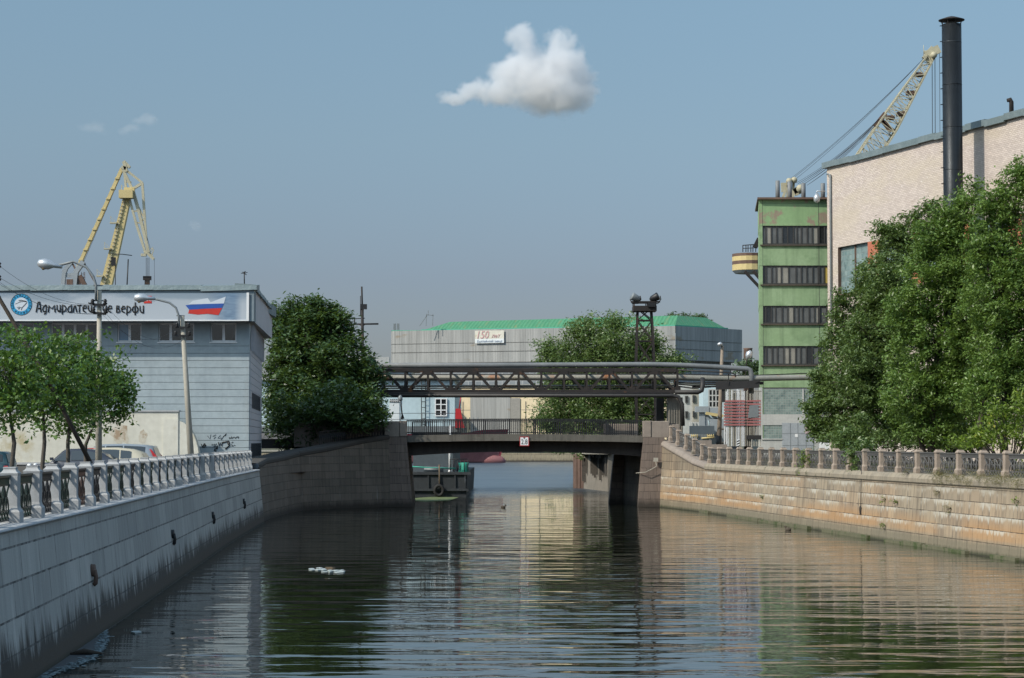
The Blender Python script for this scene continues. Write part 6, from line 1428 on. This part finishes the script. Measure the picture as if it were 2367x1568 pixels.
# lindens along the left embankment
def lobe_px(px, py, Y, wpx, hpx, d=None):
    p = P(px, py, Y); w = wpx / F * Y; h = hpx / F * Y; return (p.x, p.y, p.z, w, d if d else w, h)
GL = 'young lindens along the left embankment'
def linden(label, px, Y, cx, cy, w, h, seed, extra=()):
    lo = [lobe_px(cx, cy, Y, w, h)] + [lobe_px(cx + a * w, cy + c * h, Y + dd, w * s, h * s) for a, c, s, dd in ((-.55, .1, .55, .3), (.55, .15, .55, -.3), (-.2, -.5, .5, 0), (.3, -.4, .5, .4), (0, .5, .55, -.5), (.1, 0, .6, -.8))] + list(extra)
    p = P(px, 1018, Y); tree('linden_tree', label, 'tree', (p.x, Y, 2.25), .085, lo, 'leaf_linden', .085, 62, 12, .17, seed, 'bark_grey', .45, GL, .3, upbias=.25, aspect=1.1)
linden('nearest small linden cut off by the left picture edge', 33, 66, 10, 880, 88, 105, 31, [lobe_px(-40, 830, 66, 60, 70), lobe_px(60, 800, 66, 40, 35)])
linden('second small linden from the left with dense round crown', 103, 71, 100, 885, 92, 100, 32, [lobe_px(60, 780, 71, 45, 25)])
linden('third small linden just left of the first street lamp', 157, 76, 172, 880, 90, 100, 33, [lobe_px(150, 800, 76, 50, 28), lobe_px(150, 985, 76, 55, 28)])
linden('small linden at the right end of the left row', 198, 81, 232, 905, 78, 90, 34, [lobe_px(285, 940, 81, 28, 30), lobe_px(262, 880, 81, 40, 40)])
# big chestnut beyond the blue building
lo = [lobe_px(x, y, Y, w, h) for x, y, Y, w, h in ((690, 780, 138, 60, 66), (740, 765, 138, 52, 66), (655, 850, 138, 40, 80), (720, 870, 137, 75, 75), (790, 845, 137, 62, 66), (832, 868, 137, 44, 48), (785, 765, 138, 30, 40), (700, 950, 134, 75, 55), (790, 945, 132, 75, 55), (850, 935, 132, 32, 30), (648, 740, 139, 32, 45), (715, 728, 138, 35, 28), (765, 735, 138, 34, 26), (640, 930, 138, 30, 70), (840, 970, 131, 42, 22), (868, 955, 132, 20, 16), (870, 880, 137, 16, 24), (805, 800, 137, 20, 22), (790, 745, 138, 14, 14), (735, 700, 138, 14, 10), (772, 712, 138, 10, 8), (680, 708, 138, 14, 10), (745, 900, 140, 90, 90))]
tree('chestnut_tree', 'large dark green chestnut tree between the blue building and the bridge', 'tree', (P(735, 1018, 135).x, 135, 3.2), .38, lo, 'leaf_chestnut', .16, 42, 32, .28, 41, 'bark', .3, None, .35, upbias=.9, aspect=.8)
# poplar behind the pipe bridge
lo = [lobe_px(x, y, Y, w, h) for x, y, Y, w, h in ((1400, 790, 196, 72, 50), (1330, 830, 196, 68, 48), (1440, 840, 196, 80, 60), (1500, 870, 196, 50, 60), (1300, 880, 196, 50, 42), (1370, 910, 196, 90, 60), (1460, 930, 196, 72, 60), (1300, 960, 196, 62, 38), (1400, 980, 196, 95, 40), (1345, 765, 196, 38, 25), (1420, 745, 196, 28, 20), (1490, 800, 196, 40, 40), (1535, 845, 196, 45, 28), (1560, 835, 196, 22, 18), (1270, 980, 196, 36, 24), (1520, 950, 196, 32, 60), (1262, 800, 196, 20, 22), (1505, 830, 196, 30, 50), (1275, 845, 196, 30, 30))]
tree('poplar_tree', 'broad grey green tree seen above and below the pipe bridge', 'tree', (P(1440, 1018, 196).x, 196, 2.6), .4, lo, 'leaf_poplar', .15, 34, 32, .34, 42, 'bark_grey', .25, None, .35)
# trees on the right bank
def RT(label, bx_, Y, lobes, leaf, size, dens, per, crad, seed, tr=.22, multi=2, name='broadleaf_tree', upb=.5):
    lo = [lobe_px(x, y, Y + dy, w, h) for x, y, w, h, dy in lobes]
    tree(name, label, 'tree', (P(bx_, 1018, Y).x, Y, 2.6), tr, lo, leaf, size, dens, per, crad, seed, 'bark', .22, 'trees behind the right railing', .3, multi=multi, upbias=upb)
RT('dark olive willow leaning over the right railing toward the green building', 1985, 112, [(1960, 870, 70, 75, 0), (1925, 950, 60, 60, 0), (2010, 800, 65, 65, 0), (1950, 770, 42, 50, 0), (2035, 660, 55, 60, 0), (2085, 560, 50, 45, 0), (2010, 710, 45, 50, 0), (2060, 530, 30, 28, 0), (1900, 900, 28, 32, 0), (1985, 990, 62, 45, -1), (1990, 1050, 38, 32, -3), (1905, 1000, 32, 26, 0), (2040, 900, 70, 100, 1), (2060, 760, 70, 80, 1), (1940, 700, 20, 34, 0), (1890, 870, 14, 14, 0), (2000, 650, 26, 34, 0), (2115, 512, 22, 26, 0), (1980, 1005, 42, 40, -9), (1988, 1045, 30, 32, -18), (1996, 1078, 12, 18, -19), (1945, 1030, 40, 26, -4), (1890, 960, 30, 40, 0), (2150, 500, 26, 34, 0), (2120, 580, 40, 60, 0), (2010, 780, 50, 60, -2), (2040, 870, 60, 70, -2), (2050, 650, 50, 60, -2), (1990, 880, 60, 70, -3), (2075, 730, 50, 70, -2)], 'leaf_willow', .10, 70, 44, .18, 51, name='willow_tree')
RT('bright green tree with rounded crown in the middle of the right bank group', 2150, 102, [(2150, 800, 80, 90, 0), (2220, 640, 70, 80, 0), (2150, 650, 55, 65, 0), (2235, 760, 80, 90, 0), (2120, 900, 80, 70, 0), (2220, 520, 45, 60, 0), (2185, 500, 25, 32, 0), (2240, 460, 28, 36, 0), (2220, 900, 80, 70, 0), (2140, 560, 36, 42, 0), (2160, 980, 70, 40, 2), (2100, 720, 50, 70, 0), (2190, 560, 40, 60, 0), (2270, 620, 50, 90, 0), (2160, 1000, 60, 30, 0)], 'leaf_bright', .095, 66, 46, .18, 52)
RT('tallest bright green tree rising at the right picture edge', 2320, 97, [(2320, 560, 55, 80, 0), (2350, 450, 45, 70, 0), (2300, 680, 70, 90, 0), (2360, 650, 70, 100, 0), (2330, 800, 80, 90, 0), (2290, 900, 70, 70, 0), (2380, 900, 60, 80, 0), (2285, 480, 30, 45, 0), (2362, 400, 20, 38, 0), (2318, 470, 26, 46, 0), (2400, 760, 60, 90, 0), (2270, 560, 34, 50, 0)], 'leaf_bright', .095, 66, 46, .18, 53)
RT('shaded tree with thin dark trunks behind the railing', 2260, 112, [(2200, 960, 90, 50, 0), (2310, 960, 80, 55, 0), (2120, 960, 70, 50, 0), (2260, 870, 110, 60, 0), (2060, 960, 50, 50, 0), (2150, 1005, 70, 30, 0), (2240, 1005, 70, 30, 0), (2060, 1005, 50, 34, 0)], 'leaf_bright', .11, 40, 30, .28, 54, .16, 5)
def bush(name, label, lobes, leaf, size, dens, per, crad, seed, zb, Y, cat='bush', group=None, upb=.3):
    lo = [lobe_px(x, y, Y + dy, w, h) for x, y, w, h, dy in lobes]; base = (lo[0][0], lo[0][1], zb); r = empty(name, base, label, cat, group); rs = random.Random(seed)
    cl = lobes_to_clusters(lo, dens, seed, .4); b = MB()
    for i in rs.sample(range(len(cl)), min(30, len(cl))): c = Vector(cl[i]); b.tube([base, (Vector(base) + c) / 2 + Vector((rs.uniform(-.1, .1), 0, .1)), c], [.03, .02, .008], 4, False)
    b.build('stem', M['bark'], r); leafcloud('leaves', M[leaf], r, cl, per, crad, size, seed, .6, upb); return r
bush('shrub', 'yellow green shrub behind the railing at the right picture edge', [(2330, 1000, 60, 45, 0), (2270, 1010, 40, 28, 0), (2370, 960, 45, 60, 0), (2230, 1025, 40, 14, 0), (2300, 960, 30, 36, 0)], 'leaf_bush', .10, 50, 22, .16, 61, 2.6, 84)
bush('shrub', 'small yellowing shrub growing out of the right wall coping by the railing', [(1870, 1060, 20, 20, 0), (1862, 1082, 17, 14, 0), (1876, 1045, 14, 12, 0), (1855, 1055, 12, 16, 0)], 'leaf_bush', .07, 90, 14, .10, 62, 2.7, xof(1870, 1) and 101.4)
bush('far_treetop', 'grey green treetop showing above the green hall roof', [(1565, 732, 18, 8, 0), (1585, 736, 12, 8, 0), (1550, 734, 8, 6, 0)], 'leaf_far', .5, 3, 20, .7, 63, 2.2, 480, 'tree', 'far trees'); bush('far_treetop', 'small treetop showing at the right end of the green hall roof', [(1612, 736, 16, 10, 0), (1625, 740, 10, 8, 0)], 'leaf_far', .5, 3, 20, .7, 64, 2.2, 480, 'tree', 'far trees')
bush('far_treetop', 'dark far treetops below the slim chimney', [(1740, 845, 22, 20, 0), (1718, 850, 14, 14, 0), (1755, 850, 14, 22, 0), (1735, 870, 30, 20, 0)], 'leaf_far', .5, 3, 24, .7, 65, 2.2, 400, 'tree', 'far trees')
bush('hedge', 'dark undergrowth below the chestnut tree', [(660, 1015, 40, 22, 0), (710, 1018, 40, 20, 0), (770, 1010, 45, 20, 0), (830, 1000, 35, 16, 0)], 'leaf_chestnut', .16, 14, 24, .25, 66, 3.2, 134)
bush('linden_shoot', 'sprig of weeds growing at the foot of the cream wall', [(107, 1064, 9, 6, 0)], 'leaf_bush', .06, 120, 10, .08, 67, 2.5, 109.5, 'weed')
bush('ivy', 'trailing greenery hanging over the far stone quay', [(1290, 1042, 18, 10, 0), (1320, 1046, 14, 10, 0), (1270, 1040, 10, 6, 0)], 'leaf_poplar', .3, 4, 20, .4, 68, 2.2, 405, 'bush')
bush('ivy', 'greenery hanging over the rusty sheet piling under the bridge', [(1345, 1050, 16, 10, 0), (1380, 1047, 20, 7, 0)], 'leaf_poplar', .15, 20, 18, .15, 69, 3.1, 181, 'bush')
# weeds rooted in the joints of the right wall
WG = 'weeds growing out of the right wall'
for i, (px, py, s, lf, lab) in enumerate(((1765, 1150, 6, 'leaf_bush', 'small green weed low on the right wall near the bridge'), (2048, 1155, 8, 'leaf_bush', 'leafy green weed on the right wall right of the mooring chain'), (2047, 1215, 6, 'leaf_bush', 'lowest green weed on the right wall above the waterline'), (2172, 1138, 11, 'grass_dry', 'dry brown grass tuft high on the right wall'), (2200, 1175, 12, 'grass_dry', 'dry tuft with green leaves on the right wall'), (2180, 1095, 13, 'grass_dry', 'dry grass hanging from the coping left of the last posts'), (2355, 1160, 12, 'leaf_bush', 'thin weeds at the right end of the right wall'), (2075, 1160, 5, 'leaf_bush', 'tiny weed beside the leafy weed on the right wall'), (2100, 1095, 8, 'grass_dry', 'dry sprigs under a post of the right railing'))):
    p = right_face(px, py); r = empty('wall_weed', p, lab, 'weed', WG); b = MB(); rs = random.Random(i)
    for k in range(7): b.tube([p + Vector((.05, 0, 0)), p + Vector((-.15, rs.uniform(-.15, .15), rs.uniform(-.1, .15)))], .006, 3, False)
    b.build('stem', M['bark'], r); lo = [(p.x - .12, p.y, p.z, .12, s / F * p.y, s / F * p.y)]; leafcloud('leaves', M[lf], r, lobes_to_clusters(lo, 260 if lf == 'leaf_bush' else 500, i), 7, .05, .045 if lf == 'leaf_bush' else .10, i, .7 if lf == 'leaf_bush' else .08)
# dry grass along the coping at the right
rs = np.random.RandomState(9); cl = []
for y in np.arange(60, 82, .10): 
    if rs.rand() < .9: cl.append((RX(y) - rs.uniform(.2, .5), y, 2.80 + rs.uniform(-.25, .06)))
o = leafcloud('dry_grass', M['grass_dry'], None, np.array(cl), 26, .10, .13, 5, .07, .2, 0); tag(o, 'dry grass overhanging the coping below the right railing', 'grass', kind='stuff')
cl = []
for _ in range(900): y = rs.uniform(60, 124); cl.append((RX(y) + rs.uniform(.5, 3.5), y, 2.65))
o = leafcloud('verge_grass', M['grass_dry'], None, np.array(cl), 16, .25, .16, 6, .12, .2, 0); tag(o, 'rough grass verge behind the right railing', 'grass', kind='stuff')

# ------------------------------------------------------------------ on the water
def duck(label, px, py, s, hd):
    p = onz(px, py, 0); r = empty('duck', p, label, 'duck', 'ducks on the canal'); c, q = math.cos(hd), math.sin(hd)
    def D(x, z): return p + Vector((x * c, x * q, z)) * s
    b = MB(); b.smooth = True; b.tube([D(-.30, .16), D(-.24, .12), D(-.12, .07), D(.02, .06), D(.14, .08), D(.20, .15), D(.22, .24), D(.24, .30), D(.29, .32), D(.33, .31), D(.36, .30), D(.42, .285)], [.01, .04, .095, .115, .09, .055, .036, .048, .05, .035, .018, .012], 12); b.build('body', simple('feathers_brown', (.06, .045, .03), .8, 0, .5, 12), r)
duck('lone dark duck swimming beyond the bridge', 1163, 1174, .5, 0)
duck('brown duck swimming close to the right embankment wall', 1822, 1226, .52, R(150))
M['foam'] = simple('scum_pale', (.30, .34, .34), .9, 0, .5, 6); M['scum_dark'] = simple('scum_dark', (.035, .04, .045), .6); M['algae'] = simple('algae', (.10, .13, .05), .9)
def blot(name, label, pts, z, mat, cat, th=.03, par=None):
    b = MB(); q = [onz(x, y, z) for x, y in pts]; b.prism([(v.x, v.y, z) for v in q], (0, 0, th)); return b.build(name, mat, base=q[0], label=label, cat=cat)
random.seed(3)
def flo(cx, cy, w, h, n=16): return [(cx + w * math.cos(2 * math.pi * k / n) * random.uniform(.5, 1), cy + h * math.sin(2 * math.pi * k / n) * random.uniform(.4, 1)) for k in range(n)]
b = MB(); random.seed(77)
for k in range(26):
    x = 716 + 80 * (k / 25) + random.uniform(-6, 6); y = 1316 + 8 * (k / 25) + random.gauss(0, 2.2); q = onz(x, y, .004); r0 = random.uniform(.04, .17)
    b.prism([(q.x + r0 * math.cos(t) * random.uniform(.6, 1), q.y + r0 * 2.2 * math.sin(t) * random.uniform(.5, 1), .004) for t in np.linspace(0, 2 * math.pi, 9)[:-1]], (0, 0, random.uniform(.008, .03)))
b.build('floating_litter', M['foam'], base=onz(756, 1320, 0), label='pale raft of floating litter in the dark reflection of the chestnut tree', cat='litter', kind='stuff')
b = MB(); p = onz(760, 1316, 0); b.cbox(p + Vector((0, 0, .03)), .22, .05, .08); b.cbox(p + Vector((.15, 0, .03)), .10, .05, .06, .5); b.build('driftwood', M['rope'], base=p, label='brown scrap of driftwood on the pale floating litter', cat='driftwood')
blot('floating_litter', 'small pale scum flecks floating left of centre near the grey wall', [(302, 1463), (320, 1461), (327, 1463), (312, 1466)], .004, M['foam'], 'litter')
blot('algae_patch', 'thin green algae patch below the black pontoon', [(958, 1152), (1010, 1148), (1060, 1150), (1040, 1157), (985, 1160), (960, 1158)], .004, M['algae'], 'algae', .01)
# silt bar with a foam edge at the foot of the left wall
bar = [(-5, 1640), (60, 1585), (150, 1520), (235, 1456), (243, 1462), (247, 1478), (236, 1500), (215, 1520), (180, 1535), (130, 1550), (80, 1580), (30, 1620)]
bl = blot('silt_bar', 'dark silt bar lying in the shallows at the foot of the left wall', bar, .002, M['scum_dark'], 'silt', .012); bl['kind'] = 'structure'
b = MB(); random.seed(12); edge = [(233, 1455), (243, 1462), (247, 1478), (236, 1500), (215, 1520), (180, 1537), (130, 1554), (80, 1584)]
pl_ = []
for i in range(len(edge) - 1):
    for k in range(10): t = k / 10; pl_.append((edge[i][0] * (1 - t) + edge[i + 1][0] * t, edge[i][1] * (1 - t) + edge[i + 1][1] * t))
for i in range(len(pl_) - 1):
    q0, q1 = [onz(x + random.uniform(-1, 1), y, .016) for x, y in (pl_[i], pl_[i + 1])]; w0 = random.uniform(.02, .10)
    b.prism([(q0.x - w0, q0.y, .016), (q0.x + w0 * .6, q0.y - w0, .016), (q1.x + w0, q1.y, .016), (q1.x - w0 * .6, q1.y + w0, .016)], (0, 0, .004))
    for k in range(5):
        x, y = pl_[i]; q = onz(x + random.gauss(-6, 7), y + random.gauss(0, 3), .016); r0 = random.uniform(.008, .03)
        b.prism([(q.x + r0 * 2 * math.cos(a), q.y + r0 * 2 * math.sin(a), .022) for a in np.linspace(0, 6.28, 6)[:-1]], (0, 0, .003))
b.build('foam_line', simple('foam_bluish', (.20, .26, .28), .8), base=onz(230, 1500, 0), label='broken line of pale foam edging the silt bar', cat='foam', kind='stuff')
q = onz(205, 1513, .02); b = MB(); b.tube([q + Vector((-.35, 0, 0)), q + Vector((-.1, .05, .05)), q + Vector((.25, 0, .02))], [.03, .06, .02], 7); b.build('driftwood', M['bark'], base=q, label='dark stick of driftwood on the silt bar', cat='driftwood')
b = MB(); q = onz(1522, 1168, .0); b.beam(q + Vector((-.2, -.3, -.1)), q + Vector((.2, -.3, .45)), .12); b.build('leaning_plank', M['concrete'], base=q, label='pale broken plank leaning at the foot of the right pylon', cat='plank')

# ------------------------------------------------------------------ clouds: small volumes far away
def cloud(name, label, Y, blobs, dens, seed, thr=.0, nsc=1.0, fl=0):
    cs = []
    for px, py, r, rz in blobs: p = P(px, py, Y); cs.append((p.x, p.y + random.uniform(-.3, .3) * r / F * Y, p.z, r / F * Y, rz / F * Y))
    lo = Vector((min(c[0] - c[3] * 1.5 for c in cs), min(c[1] - c[3] * 1.3 for c in cs), min(c[2] - c[4] * 1.5 for c in cs))); hi = Vector((max(c[0] + c[3] * 1.5 for c in cs), max(c[1] + c[3] * 1.3 for c in cs), max(c[2] + c[4] * 1.5 for c in cs))); mid = (lo + hi) / 2
    b = MB(); b.box(lo.x, hi.x, lo.y, hi.y, lo.z, hi.z)
    m = NT(name); nt_ = m.t; nt_.nodes.remove(m.b); v = m.obj(); ac = None
    wv = m.n('ShaderNodeTexNoise', Scale=.035 * nsc, Detail=5.0, Roughness=.6); m.set(wv, 'Vector', v)
    wrp = m.n('ShaderNodeVectorMath', {'operation': 'MULTIPLY_ADD'}); m.t.links.new(wv.outputs[1], wrp.inputs[0]); wrp.inputs[1].default_value = (26 / nsc,) * 3; m.set(wrp, 'i2', v)
    sh_ = m.n('ShaderNodeVectorMath', {'operation': 'SUBTRACT'}); m.t.links.new(wrp.outputs[0], sh_.inputs[0]); sh_.inputs[1].default_value = (13 / nsc,) * 3
    for x, y, z, r, rz in cs:
        mp = m.n('ShaderNodeVectorMath', {'operation': 'SUBTRACT'}); m.t.links.new(sh_.outputs[0], mp.inputs[0]); mp.inputs[1].default_value = (x - mid.x, y - mid.y, z - mid.z)
        sc2 = m.n('ShaderNodeVectorMath', {'operation': 'MULTIPLY'}); m.t.links.new(mp.outputs[0], sc2.inputs[0]); sc2.inputs[1].default_value = (1 / r, 1 / r, 1 / rz)
        ln = m.n('ShaderNodeVectorMath', {'operation': 'LENGTH'}); m.t.links.new(sc2.outputs[0], ln.inputs[0]); f = m.math('SUBTRACT', 1.0, ln.outputs['Value'])
        ac = f if ac is None else m.math('SMOOTH_MAX', ac, f, .25)
    nz = m.noise(v, .075 * nsc, 8, .66, .6); d = m.math('ADD', ac, m.math('MULTIPLY', m.math('SUBTRACT', nz, .5), 2.0)); d = m.math('MULTIPLY', m.rng(d, thr, thr + .45), dens)
    pv = m.n('ShaderNodeVolumePrincipled'); pv.inputs['Color'].default_value = (.97, .97, .98, 1); pv.inputs['Anisotropy'].default_value = .3; m.set(pv, 'Density', d)
    m.t.links.new(pv.outputs[0], m.out.inputs['Volume']); o = b.build(name, m.mat, base=mid, label=label, cat='cloud', kind='thing'); return o
cloud('cloud', 'single white cumulus cloud high in the centre of the sky', 1500, [(1210, 98, 38, 40), (1292, 100, 40, 38), (1230, 150, 55, 48), (1300, 150, 60, 52), (1185, 172, 48, 40), (1255, 200, 75, 50), (1335, 160, 36, 42), (1120, 196, 34, 26), (1085, 208, 36, 24), (1045, 222, 36, 22), (1160, 210, 46, 30), (1310, 225, 70, 40), (1345, 200, 40, 60), (1258, 125, 30, 30), (1255, 225, 60, 34)], .13, 1, -.05)
cloud('wispy_cloud', 'faint wisp of cloud on the left of the sky', 1500, [(215, 293, 34, 20), (330, 280, 40, 16), (300, 300, 30, 14), (440, 525, 22, 14)], .016, 2, -.02)
bush('hedge', 'dark undergrowth between the trunks behind the right railing', [(2060, 1018, 45, 18, 0), (2120, 1020, 45, 16, 0), (2190, 1020, 50, 16, 0), (2000, 1015, 40, 22, 0)], 'leaf_willow', .10, 40, 24, .2, 71, 2.6, 108)
